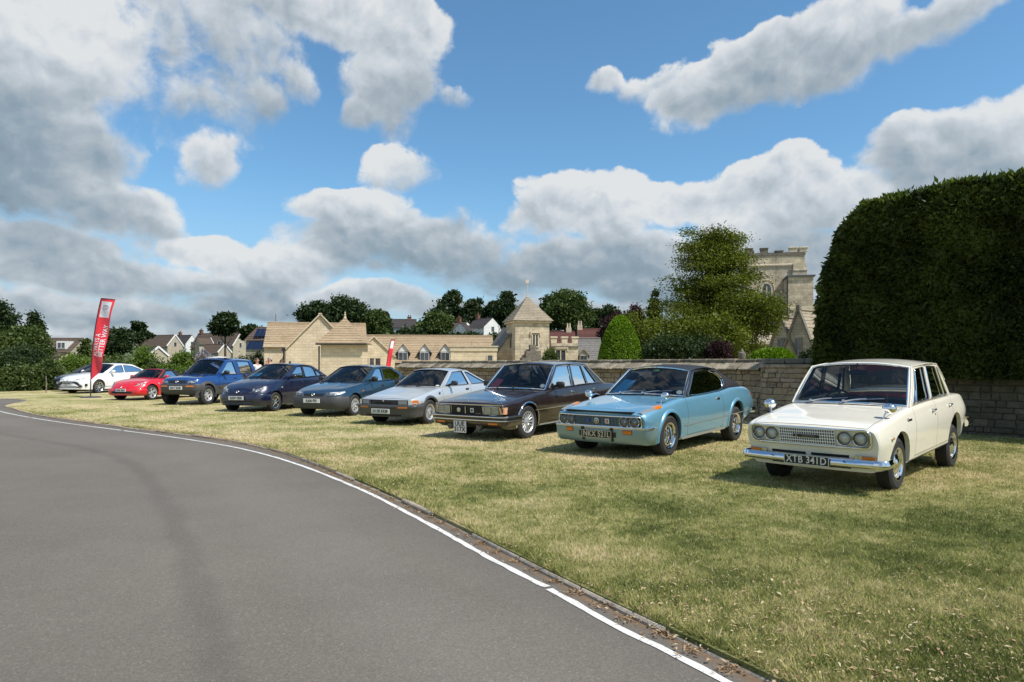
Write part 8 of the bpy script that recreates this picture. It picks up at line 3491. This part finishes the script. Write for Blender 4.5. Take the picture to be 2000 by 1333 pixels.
def bush(px, top, bot, d, half, label, mat, seed, name='shrub', dens=1.0, ls=.13, group=None, depth=None, lobes=6, rag=1.0):
 rnd = random.Random(seed)
 tp = PX(px, top, d)
 z0 = CAM_H + (712 - bot) / 1333.0 * d
 W = half / 1333.0 * d
 H = tp.z - z0
 root = thing(name, label, 'shrub', (tp.x, d, z0), 0, group)
 blobs = [((0, 0, H * .42), (W * .8, (depth or W) * .8, H * .46))]
 for k in range(lobes):
  x = rnd.uniform(-.62, .62) * W
  r = W * rnd.uniform(.26, .42)
  z = H * rnd.uniform(.30, .82) * (1 - .4 * abs(x) / W)
  blobs.append(((x, -rnd.uniform(.0, .6) * (depth or W), z), (r, r, min(r, H * .3) * rag)))
 n = int(130 * dens * max(1, W))
 V, F, v = blob_leaves(blobs, n, 24, .13 + .05 * W, ls, seed, .5, .05, .55, zmin=.02)
 fast_mesh('foliage', V, F, mat, root, attr={'v': v}, kind='stuff')
 st = MB()
 for k in range(4):
  a = rnd.uniform(0, 6.28)
  st.tube([(.08 * math.cos(a), .08 * math.sin(a), -.2), (.2 * W * math.cos(a), .2 * W * math.sin(a), H * .4), (.45 * W * math.cos(a), .35 * W * math.sin(a), H * .75)], [.05, .04, .015], 6)
 st.build('stem', M['bark'], root, 50)
 return root


YEW = M['leaf_yew']
bush(1255, 590, 712, 34, 62, 'yellowish green yew bush left of the big yew, behind the round topiary', YEW, 31, dens=1.5, lobes=9)
bush(1330, 598, 714, 32, 72, 'wide yellowish yew bush spreading below the big yew', YEW, 32, dens=1.7, lobes=10)
bush(1400, 612, 706, 33, 66, 'mid green yew bush below the trunk of the big yew', YEW, 33, dens=1.5, lobes=9)
bush(1472, 572, 662, 36, 66, 'bright leaning yew branch mass right of the big yew, in front of the church', YEW, 34, dens=1.6, lobes=10)
bush(1300, 655, 712, 30, 60, 'dark shaded shrub behind the wall below the yew bushes', M['leaf_dark'], 35, dens=1.2)
bush(1404, 668, 712, 29, 22, 'small dark purple leaved shrub behind the wall left of the urn', M['leaf_purple'], 36, dens=1.2)
bush(1360, 655, 712, 30, 48, 'dark shaded yew growth right above the blue coupe roof', M['leaf_dark'], 39, dens=1.4)
bush(1206, 598, 702, 64, 44, 'copper leaved tree crown between the round topiary and the grey cottage', M['leaf_purple'], 37, dens=2.2, ls=.24, name='copper_tree')
bush(1240, 585, 690, 60, 26, 'copper leaved tree top behind the yellowish yew', M['leaf_purple'], 47, dens=2.0, ls=.22, name='copper_tree')
bush(1590, 690, 716, 21, 9, 'dark ivy at the end of the hedge by the church gables', M['leaf_dark'], 38)


def topiary(px, top, d, half, label, seed, kind):
 rng = np.random.default_rng(seed)
 tp = PX(px, top, d)
 W, H = half / 1333.0 * d, tp.z
 root = thing('topiary_bush', label, 'topiary', (tp.x, d, 0))
 n = 26000 if kind == 'dome' else 9000
 u = rng.random(n); a = rng.random(n) * 2 * np.pi
 if kind == 'dome':
  z = u * H
  q = z / H
  r = W * (1 - np.clip(q, 0, 1)**2.2)**.6
  nz = np.clip(q - .3, 0, 1) * 1.4
 else:
  ph = np.arccos(1 - u)
  z = H - .62 + np.cos(ph) * .62
  r = W * np.sin(ph)**.7
  nz = np.cos(ph) * 1.5
 Nn = np.stack([np.cos(a), np.sin(a), nz], 1)
 Nn /= np.linalg.norm(Nn, axis=1)[:, None]
 P = np.stack([np.cos(a) * r, np.sin(a) * r, z], 1)
 P = P + Nn * (lump(P, 3.0, seed) * .035 - rng.random(n)**2 * .09)[:, None]
 V, F = kite_leaves(P, Nn, rng.uniform(.05, .10, n), rng, .7, .0, .5)
 v = np.clip(.45 + .25 * lump(P, 5, seed + 3) + rng.normal(0, .15, n), 0, 1)
 fast_mesh('foliage', V, F, M['leaf_topiary'], root, attr={'v': np.repeat(v, 4)}, kind='stuff')
 mb = MB()
 if kind == 'dome':
  mb.lathe([(W * .9, -.2), (W * .88, H * .3), (W * .74, H * .55), (W * .48, H * .78), (.001, H * .92)], 20)
 else:
  mb.lathe([(W * .9, H - .7), (W * .9, H - .5), (W * .7, H - .22), (W * .4, H - .1), (.001, H - .08)], 20)
  mb.lathe([(.1, -.2), (.1, H - .5)], 8)
 mb.build('inner_growth', plain('topiary_interior', (.02, .032, .006), 1.0), root, 60)


topiary(1212, 617, 30, 50, 'tall bright green dome shaped topiary behind the wall', 61, 'dome')
topiary(1508, 681, 20.5, 46, 'low rounded bright green clipped bush behind the wall by the hedge', 62, 'low')

# ---- far trees
DK, MD, BR, PU = M['leaf_dark'], M['leaf_mid'], M['leaf_bright'], M['leaf_purple']
tree(0, 592, 78, 42, 'dark broad tree cut off by the left edge of the picture', DK, base=700, seed=2, dens=1.6)
tree(44, 640, 58, 50, 'mid green rounded tree at the far left', MD, base=715, seed=3, dens=2.4, lobes=9)
tree(-45, 640, 55, 50, 'green tree partly outside the left edge', MD, base=715, seed=33, dens=1.6)
tree(68, 607, 84, 26, 'dark pointed conifer left of the red flag', DK, kind='cone', base=690, seed=4, dens=1.3)
tree(226, 642, 88, 34, 'dark low tree just right of the red flag', DK, base=700, seed=5, dens=1.2)
tree(272, 630, 112, 24, 'flat topped dark cedar above the leftmost row house', DK, kind='layer', base=668, seed=6, dens=1.1)
tree(440, 613, 128, 27, 'dark round tree above the houses on the slope', DK, base=655, seed=7, dens=1.6)
tree(492, 636, 138, 24, 'low dark tree behind the white gable house', DK, base=665, seed=8)
for px, top, hw, sd in ((612, 592, 36, 9), (655, 582, 44, 10), (700, 590, 40, 11)):
 tree(px, top, 118, hw, {612: 'left', 655: 'tallest middle', 700: 'right'}[px] + ' crown of the broad dark trees behind the stone hall', DK, base=675, seed=sd, dens=1.8, lobes=8)
tree(735, 608, 112, 26, 'green tree at the right end of the dark trees behind the stone hall', MD, base=670, seed=12, dens=1.3)
tree(756, 611, 116, 11, 'small dark conifer left of the white house', DK, kind='cone', base=660, seed=13)
tree(850, 612, 132, 36, 'mid green bushy tree between the two white houses', MD, base=668, seed=14, dens=1.6)
tree(882, 571, 165, 33, 'tallest dark pine above the white houses', DK, kind='layer', base=640, seed=15, dens=2.2, lobes=10)
tree(862, 598, 160, 24, 'dark pine left of the tallest pine', DK, kind='round', base=645, seed=16, dens=1.2)
tree(925, 585, 160, 32, 'dark cedar right of the tallest pine', DK, kind='layer', base=640, seed=17, dens=2.0, lobes=9)
tree(986, 573, 150, 28, 'dark clumpy pine just left of the square tower', DK, kind='layer', base=640, seed=18, dens=2.0, lobes=9)
tree(962, 590, 158, 16, 'slender dark tree between the pines', DK, base=640, seed=19)
tree(1108, 571, 108, 48, 'large green broadleaf tree right of the square tower', MD, base=655, seed=20, dens=2.6, lobes=10)
tree(1075, 580, 112, 24, 'darker green tree behind the large broadleaf', DK, base=655, seed=21, dens=1.3)
tree(1170, 604, 120, 30, 'dark low trees right of the large broadleaf', DK, base=660, seed=22, dens=1.2)
tree(1196, 600, 110, 22, 'thin leaved dark tree above the copper tree', DK, base=660, seed=23)
tree(1279, 555, 62, 15, 'narrow dark conifer tip left of the big yew', DK, kind='cone', base=660, seed=24, dens=1.2)
tree(1595, 598, 260, 24, 'hazy wooded hilltop tree between church and hedge', DK, base=640, seed=25)
tree(962, 655, 100, 30, 'dark shrub mass left of the square tower', DK, base=712, seed=26, dens=1.3)
tree(905, 655, 120, 40, 'dark hedge trees under the white houses', DK, base=672, seed=27, dens=1.3)
tree(800, 644, 128, 40, 'dark green hedge in front of the white house', DK, base=668, seed=28, dens=1.2)
tree(660, 640, 100, 60, 'dark shrubs behind the stone hall roof', DK, base=700, seed=29, dens=1.2)
tree(1140, 640, 100, 42, 'dark green shrubs behind the red roofs', DK, base=680, seed=30, dens=1.3)

# ---- shrubs and young trees at the back of the lawn on the left
k = 0
for px, top, bot, d, half, mat, lab in (
  (-10, 712, 772, 36, 46, MD, 'olive green bush at the left edge, behind the road'),
  (48, 706, 772, 37, 40, MD, 'mid green bush second from the left edge'),
  (100, 700, 771, 38, 34, MD, 'ragged green bush left of the dark hatchback'),
  (150, 690, 765, 42, 40, BR, 'pale green bush behind the dark hatchback'),
  (232, 700, 768, 44, 40, MD, 'green bush right of the red flag'),
  (283, 668, 760, 47, 32, BR, 'bright green young tree behind the red roadster'),
  (322, 700, 765, 45, 34, MD, 'green bush behind the red soft top car'),
  (362, 672, 762, 46, 24, BR, 'bright green sapling beside the grey horse'),
  (340, 712, 765, 42, 36, BR, 'low yellow green bush between roadster and off road car'),
  (400, 700, 765, 47, 40, MD, 'dark green bush behind the grey horse'),
  (460, 690, 765, 50, 44, DK, 'dark evergreen bush behind the off road car'),
  (508, 686, 765, 52, 30, DK, 'dark bush beside the stone hall'),
  (190, 688, 760, 50, 40, MD, 'green bush behind the white saloon'),
  (70, 680, 740, 50, 46, DK, 'dark shaded bush behind the roadside bushes'),
  (20, 690, 745, 48, 42, DK, 'dark bush at the left below the rounded tree'),
  (800, 712, 745, 40, 16, BR, 'small yellow green bush behind the silver coupe'),
  (1076, 676, 720, 52, 11, MD, 'small climbing plant on the battlemented wing'),
  (560, 712, 760, 60, 24, DK, 'low dark planting at the foot of the stone hall')):
 k += 1
 bush(px, top, bot, d, half, lab, mat, 100 + k, dens=1.5, ls=.15, lobes=8, rag=1.6)
tree(166, 664, 55, 12, 'thin young tree just behind the red flag', MD, base=720, seed=42, dens=.8, basez=0, ls=.2, group=None)
# pale sapling stake
for px, d, lab in ((90, 34, 'pale young tree stem with stake in front of the left bushes'),):
 p = PX(px, 712, d)
 mb = MB(); mb.tube([(0, 0, -.1), (.02, 0, .4), (0, 0, .85)], [.03, .028, .022], 8)
 o = mb.build('sapling_stake', M['wood_grey'], None, 50); o.location = (p.x, d, 0); tag(o, lab, 'stake')

# ------------------------------------------------------------------ flags, people, horse
M['flag_red'] = leafmat('flag_red_cloth', (.62, .012, .028), (.66, .02, .04), .35)
M['flag_white'] = leafmat('flag_white_cloth', (.72, .72, .74), (.76, .76, .78), .3)


def flag_red_mat():
 m, N, b = new_mat('flag_red_fabric')
 f = N.lin(N.noise(objco(N), 2.5, 3, .6), .3, .7, .88, 1.1)
 N.l.new(N.mix(1.0, (.78, .022, .045, 1), N.comb(f, f, f), 'MULTIPLY'), b.inputs['Base Color'])
 b.inputs['Roughness'].default_value = .65
 b.inputs['Sheen Weight'].default_value = .3
 return m
M['flag_red'] = flag_red_mat()
M['flag_white'] = plain('flag_white_fabric', (.74, .74, .76), .65, 0, .06, 3)
M['letter_white'] = plain('white_lettering', (.80, .80, .80), .6)
M['logo_grey'] = plain('pale_logo', (.45, .47, .52), .6)


def feather_flag(px, base_y, d, H, label, rot, width, big=True, group=None):
 b = PX(px, 712, d)
 root = thing('feather_flag', label, 'flag', (b.x, d, 0), rot, group)
 lean = .50 * H / 4.2
 def pole(t):
  return Vector((-.02 + lean * t**2.3, 0, .02 + (H - .02) * t))
 def wav(x, z):
  return .05 * math.sin(z * 3.1 + x * 5) * min(1, x / .25) + .12 * x * math.sin(z * 1.2)
 ts = np.linspace(.18, 1, 30)
 def pt(t, u, off=0.0):
  p = pole(t)
  w = width * (1.0 + .0 * t) * min(1.0, max(.02, (t - .17) / .14))
  # the free edge hangs lower than the pole edge
  x = u * w
  drop = -.10 * x / width * width * 1.1
  q = p + Vector((x, 0, drop + .0))
  q.y = -wav(x, q.z) - off
  return q
 tw = .80
 us = np.linspace(0, 1, 9)
 fl = MB()
 fl.grid([[pt(t, u) for u in us] for t in ts if t <= tw + .01])
 fl.build('sail', M['flag_red'], root, 60)
 fl = MB()
 fl.grid([[pt(t, u) for u in np.linspace(.12, .86, 7)] for t in np.linspace(.815, .975, 8)])
 fl.build('white_panel', M['flag_white'], root, 60)
 fl = MB()
 fl.grid([[pt(t, u) for u in np.linspace(0, .12, 3)] for t in np.linspace(.79, 1, 9)])
 fl.grid([[pt(t, u) for u in np.linspace(.86, 1, 3)] for t in np.linspace(.79, 1, 9)])
 fl.grid([[pt(t, u) for u in np.linspace(.12, .86, 7)] for t in (.79, .815)])
 fl.grid([[pt(t, u) for u in np.linspace(.12, .86, 7)] for t in (.975, 1.0)])
 fl.build('panel_border', M['flag_red'], root, 60)
 pl = MB()
 pl.tube([pole(t) for t in np.linspace(0, 1, 24)] + [pt(1, u) + Vector((0, 0, .015)) for u in np.linspace(.05, 1, 6)], [.022] * 24 + [.014] * 6, 8)
 pl.build('pole', M['trim'], root, 60)
 bs = MB()
 bs.lathe([(.001, .07), (.06, .07), (.07, .05), (.36, .045), (.40, .02), (.40, -.01)], 28)
 bs.build('base', plain('water_base', (.05, .045, .06), .5), root, 50)
 if big:
  # lettering printed on the cloth: two lines reading upwards
  for body, u0, t0, t1 in (('ALWAYS A', .30, .42, .650), ('BETTER WAY', .72, .42, .745)):
   vs, fs = text_mesh(body, 1.0, .0, 1.0, 1.0, .018)
   xs = [v[0] for v in vs]; ys = [v[1] for v in vs]
   x0, x1, y0, y1 = min(xs), max(xs), min(ys), max(ys)
   mb = MB()
   P = []
   for v in vs:
    a = (v[0] - x0) / (x1 - x0); c = (v[1] - y0) / (y1 - y0)
    P.append(pt(t0 + (t1 - t0) * a, u0 + .175 - .35 * c, .006))
   mb.add(P, fs)
   mb.build('lettering', M['letter_white'], root, None, False)
  mb = MB()
  mb.tube([pt(.925 + .016 * math.sin(a), .5 + .22 * math.cos(a), .008) for a in np.linspace(0, 6.2832, 22)[:-1]], .008, 5, closed=True)
  mb.tube([pt(.925 + .014 * math.sin(a), .5 + .08 * math.cos(a), .008) for a in np.linspace(0, 6.2832, 18)[:-1]], .007, 5, closed=True)
  mb.build('logo_ring', M['logo_grey'], root, 60)
  vs, fs = text_mesh('TOYOTA', .085, .0, 1.0)
  mb = MB()
  p = pt(.87, .5, .01)
  mb.add([(p.x + v[0], p.y, p.z + v[1]) for v in vs], fs)
  mb.build('logo_lettering', M['logo_grey'], root, None, False)
 return root


feather_flag(178, 777, 29.2, 4.23, 'tall red feather flag with white lettering on a round base', R(-8), .60)
feather_flag(754, 712, 44, 3.02, 'small red feather flag with a white top behind the teal saloon', R(20), .26, False)


def skin_mesh(verts, edges, radii, levels=2, root=0):
 """continuous body grown over a skeleton"""
 me = bpy.data.meshes.new('skeleton')
 me.from_pydata(verts, edges, [])
 o = bpy.data.objects.new('skeleton', me)
 COL.objects.link(o)
 md = o.modifiers.new('skin', 'SKIN')
 md.use_smooth_shade = True
 for k, sv in enumerate(me.skin_vertices[0].data):
  r = radii[k]
  sv.radius = r if isinstance(r, tuple) else (r, r)
  sv.use_root = (k == root)
 ss = o.modifiers.new('sub', 'SUBSURF')
 ss.levels = levels
 dg = bpy.context.evaluated_depsgraph_get()
 m2 = bpy.data.meshes.new_from_object(o.evaluated_get(dg))
 bpy.data.objects.remove(o)
 bpy.data.meshes.remove(me)
 return m2


def mesh_part(me, name, mat, parent):
 me.name = name
 me.materials.clear()
 me.materials.append(mat)
 me.shade_smooth()
 o = bpy.data.objects.new(name, me)
 return link(o, parent)


M['skin'] = plain('skin', (.50, .28, .20), .55, 0, .08, 12)
HAIR = {'brown': plain('brown_hair', (.09, .045, .022), .6, 0, .3, 30), 'grey': plain('grey_hair', (.30, .27, .24), .6, 0, .3, 30), 'dark': plain('dark_brown_hair', (.045, .026, .016), .6, 0, .3, 30)}


def person(px, top, d, label, shirt, trousers, hair, rotz, pose='stand', sleeves=True):
 p = PX(px, top, d)
 h = p.z
 s = h / 1.75
 root = thing('person', label, 'person', (p.x, d, 0), rotz)
 # facing -Y locally; skeleton joints
 J = {'pel': (0, 0, .93), 'wai': (0, 0, 1.08), 'che': (0, -.01, 1.27), 'nek': (0, .0, 1.46), 'nk2': (0, -.015, 1.53), 'hd1': (0, -.02, 1.61), 'hd2': (0, -.01, 1.69)}
 for sg, n in ((1, 'l'), (-1, 'r')):
  J['hip' + n] = (sg * .10, 0, .88); J['kne' + n] = (sg * .11, -.02, .48); J['ank' + n] = (sg * .115, .02, .09); J['toe' + n] = (sg * .13, -.13, .04)
  J['sho' + n] = (sg * .185, 0, 1.41)
  J['elb' + n] = (sg * .24, .03, 1.13); J['wri' + n] = (sg * .235, -.06, .89); J['han' + n] = (sg * .23, -.09, .79)
 if pose == 'hand_to_face':
  J['elbr'] = (-.22, -.20, 1.18); J['wrir'] = (-.10, -.20, 1.40); J['hanr'] = (-.05, -.16, 1.50)
  J['elbl'] = (.24, -.12, 1.16); J['wril'] = (.05, -.24, 1.16); J['hanl'] = (-.03, -.25, 1.16)
 names = list(J)
 I = {n: k for k, n in enumerate(names)}
 E = [('pel', 'wai'), ('wai', 'che'), ('che', 'nek'), ('nek', 'nk2'), ('nk2', 'hd1'), ('hd1', 'hd2')]
 for n in 'lr':
  E += [('pel', 'hip' + n), ('hip' + n, 'kne' + n), ('kne' + n, 'ank' + n), ('ank' + n, 'toe' + n), ('che', 'sho' + n), ('sho' + n, 'elb' + n), ('elb' + n, 'wri' + n), ('wri' + n, 'han' + n)]
 rad = {'pel': (.15, .11), 'wai': (.13, .10), 'che': (.16, .115), 'nek': (.06, .06), 'nk2': (.055, .055), 'hd1': (.085, .095), 'hd2': (.075, .085)}
 for n in 'lr':
  rad.update({'hip' + n: .09, 'kne' + n: .06, 'ank' + n: .042, 'toe' + n: .035, 'sho' + n: .06, 'elb' + n: .042, 'wri' + n: .028, 'han' + n: .036})
 V = [tuple(q * s for q in J[n]) for n in names]
 rr = [tuple(q * s for q in rad[n]) if isinstance(rad[n], tuple) else rad[n] * s for n in names]
 me = skin_mesh(V, [(I[a], I[b]) for a, b in E], rr, 2, 0)
 body = mesh_part(me, 'body', M['skin'], root)
 # face: nose, eyes, mouth, ears
 f = MB()
 f.lathe([(.018 * s, 0), (.014 * s, .02 * s), (.001, .03 * s)], 8, 0, Matrix.Translation((0, -.112 * s, 1.615 * s)) @ Matrix.Rotation(R(90), 4, 'X'))
 for sg in (1, -1):
  f.lathe([(.022 * s, -.006 * s), (.026 * s, .0), (.018 * s, .01 * s), (.001, .012 * s)], 8, 0, Matrix.Translation((sg * .092 * s, .0, 1.62 * s)) @ Matrix.Rotation(R(90 * sg), 4, 'Y'))
 f.build('nose_and_ears', M['skin'], body, 60)
 f = MB()
 for sg in (1, -1):
  f.lathe([(.011 * s, 0), (.001, .006 * s)], 8, 0, Matrix.Translation((sg * .034 * s, -.104 * s, 1.642 * s)) @ Matrix.Rotation(R(90), 4, 'X'))
 f.box(-.024 * s, .024 * s, -.106 * s, -.098 * s, 1.574 * s, 1.582 * s)
 f.build('eyes_and_mouth', HAIR['dark'], body, 60)
 # fingers
 f = MB()
 for n, sg in (('l', 1), ('r', -1)):
  a, b = Vector(J['wri' + n]) * s, Vector(J['han' + n]) * s
  t = (b - a).normalized()
  side = t.cross(Vector((sg, .2, 0))).normalized()
  for k in range(4):
   q = b + side * (k - 1.5) * .020 * s
   ln = (.075, .085, .08, .062)[k] * s
   f.tube([q, q + t * ln * .5, q + t * ln + Vector((-sg * .012 * s, 0, 0))], [.0095 * s, .009 * s, .007 * s], 6)
  q = b - side * .03 * s - t * .03 * s
  f.tube([q, q + t * .035 * s - side * .02 * s, q + t * .06 * s - side * .022 * s], [.011 * s, .010 * s, .007 * s], 6)
 f.build('fingers', M['skin'], body, 60)
 def cloth(ns, es, rmul, name, mat, extra=None):
  idx = {n: k for k, n in enumerate(ns)}
  jj = dict(J)
  if extra:
   jj.update(extra)
  V = [tuple(q * s for q in jj[n]) for n in ns]
  rr = []
  for n in ns:
   r = rad.get(n, .05)
   r = r if isinstance(r, tuple) else (r, r)
   rr.append((r[0] * rmul * s, r[1] * rmul * s))
  me = skin_mesh(V, [(idx[a], idx[b]) for a, b in es], rr, 2, 0)
  mesh_part(me, name, mat, root)
 mid = {('slv' + n): tuple(.35 * a + .65 * b for a, b in zip(J['sho' + n], J['elb' + n])) for n in 'lr'}
 cloth(['che', 'wai', 'pel', 'nek', 'shol', 'shor', 'slvl', 'slvr'], [('che', 'wai'), ('wai', 'pel'), ('che', 'nek'), ('che', 'shol'), ('che', 'shor'), ('shol', 'slvl'), ('shor', 'slvr')], 1.14, 'shirt', shirt, mid)
 ank = {('cuf' + n): tuple(a + (0, 0, .02)[k] for k, a in enumerate(J['ank' + n])) for n in 'lr'}
 cloth(['pel', 'hipl', 'hipr', 'knel', 'kner', 'cufl', 'cufr'], [('pel', 'hipl'), ('pel', 'hipr'), ('hipl', 'knel'), ('hipr', 'kner'), ('knel', 'cufl'), ('kner', 'cufr')], 1.18, 'trousers', trousers, ank)
 for n in 'lr':
  sh = MB()
  a, t = Vector(J['ank' + n]) * s, Vector(J['toe' + n]) * s
  sh.box(-.045 * s, .045 * s, -.20 * s, .07 * s, 0, .085 * s, 0, Matrix.Translation((a.x, a.y, 0)), .03)
  sh.build('shoe', M['trim'], root, 60)
 hm = MB()
 P = []
 for k in range(9):
  th = R(8 + 100 * k / 8)
  row = []
  for q in range(17):
   a = 2 * math.pi * q / 16
   back = .5 + .5 * math.sin(a)
   tt = th * (.62 + .62 * back)
   row.append((.100 * s * math.sin(tt) * math.cos(a), (.012 + .115 * math.sin(tt) * math.sin(a)) * s, (1.625 + .125 * math.cos(tt)) * s))
  P.append(row)
 hm.grid(P)
 hm.build('hair', HAIR[hair], root, 60)
 return root


CL = lambda n, c: plain(n, c, .9, 0, .15, 14)
person(502, 699, 29.5, 'person with brown hair and a white shirt, seen above the navy saloon on the left', CL('white_shirt', (.72, .72, .74)), CL('navy_trousers', (.03, .035, .07)), 'brown', R(60))
person(527, 697, 29.0, 'person in a pink shirt with one hand raised to the face', CL('pink_shirt', (.70, .28, .32)), CL('grey_trousers', (.10, .10, .11)), 'grey', R(-25), 'hand_to_face')
person(550, 702.5, 29.6, 'person with dark brown hair and a white top, nearest the stone hall', CL('white_top', (.70, .70, .72)), CL('blue_jeans', (.05, .08, .16)), 'dark', R(-60))


def horse():
 d = 31.0
 b = PX(424, 712, d)
 root = thing('horse', 'dappled grey horse with its head showing above the blue off road car', 'horse', (b.x, d, 0), R(8))
 # facing -X; withers about 1.6 m
 J = [(.95, 0, 1.36), (.45, 0, 1.30), (-.05, 0, 1.34), (-.30, 0, 1.62), (-.50, 0, 1.86), (-.62, 0, 1.98), (-.76, 0, 1.86), (-.92, 0, 1.66), (-.99, 0, 1.57),   # 0 rump,1 belly,2 chest,3-4 neck,5 poll,6 cheek,7 nose,8 muzzle
   (-.05, .17, 1.05), (-.07, .17, .58), (-.05, .17, .16), (-.10, .17, .04),
   (-.05, -.17, 1.05), (-.12, -.17, .58), (-.08, -.17, .16), (-.13, -.17, .04),
   (.98, .18, 1.05), (.88, .18, .82), (1.06, .18, .52), (1.0, .18, .16), (.95, .18, .04),
   (.98, -.18, 1.05), (.88, -.18, .82), (1.06, -.18, .52), (1.0, -.18, .16), (.95, -.18, .04),
   (1.22, 0, 1.36), (1.34, 0, 1.05), (1.34, 0, .7)]
 E = [(0, 1), (1, 2), (2, 3), (3, 4), (4, 5), (5, 6), (6, 7), (7, 8), (2, 9), (9, 10), (10, 11), (11, 12), (2, 13), (13, 14), (14, 15), (15, 16),
   (0, 17), (17, 18), (18, 19), (19, 20), (20, 21), (0, 22), (22, 23), (23, 24), (24, 25), (25, 26), (0, 27), (27, 28), (28, 29)]
 rad = [(.27, .28), (.27, .30), (.24, .30), (.15, .25), (.11, .18), (.09, .12), (.09, .14), (.065, .08), (.06, .065),
     .12, .065, .045, .06, .12, .065, .045, .06, .15, .10, .065, .045, .06, .15, .10, .065, .045, .06, .05, .05, .03]
 me = skin_mesh(J, E, rad, 2, 1)
 m, N, bs = new_mat('dapple_grey_coat')
 v = N.node('ShaderNodeTexVoronoi'); N.l.new(objco(N), v.inputs['Vector']); v.inputs['Scale'].default_value = 14
 c = N.mix(N.smooth(v.outputs['Distance'], .25, .6), (.34, .35, .37, 1), (.10, .10, .11, 1))
 n = N.noise(objco(N), 3, 4, .6)
 N.l.new(N.mix(N.smooth(n, .4, .65), c, (.22, .22, .24, 1)), bs.inputs['Base Color'])
 bs.inputs['Roughness'].default_value = .75
 mesh_part(me, 'body', m, root)
 e = MB()
 for sg in (1, -1):
  e.tube([(-.58, sg * .06, 2.02), (-.57, sg * .085, 2.10), (-.60, sg * .08, 2.17)], [.035, .035, .006], 8)
 e.build('ears', m, root, 60)
 mn = MB()
 rnd = random.Random(4)
 for k in range(40):
  t = k / 39
  p = Vector((-.60, 0, 2.06)).lerp(Vector((-.02, 0, 1.66)), t) + Vector((.03, 0, .02))
  sg = rnd.choice((-1, 1))
  mn.tube([p, p + Vector((.05, sg * .07, -.02)), p + Vector((.09, sg * .13, -.16 - rnd.random() * .1))], [.016, .018, .004], 5)
 mn.build('mane', plain('dark_mane', (.07, .07, .075), .7), root, 60)
 ey = MB()
 for sg in (1, -1):
  ey.lathe([(.022, 0), (.016, .01), (.001, .013)], 10, 0, Matrix.Translation((-.74, sg * .088, 1.90)) @ Matrix.Rotation(R(-90 * sg), 4, 'X'))
  ey.lathe([(.014, 0), (.001, .004)], 8, 0, Matrix.Translation((-1.0, sg * .05, 1.58)) @ Matrix.Rotation(R(-90 * sg), 4, 'X'))
 ey.build('eyes_and_nostrils', M['trim'], root, 60)


horse()
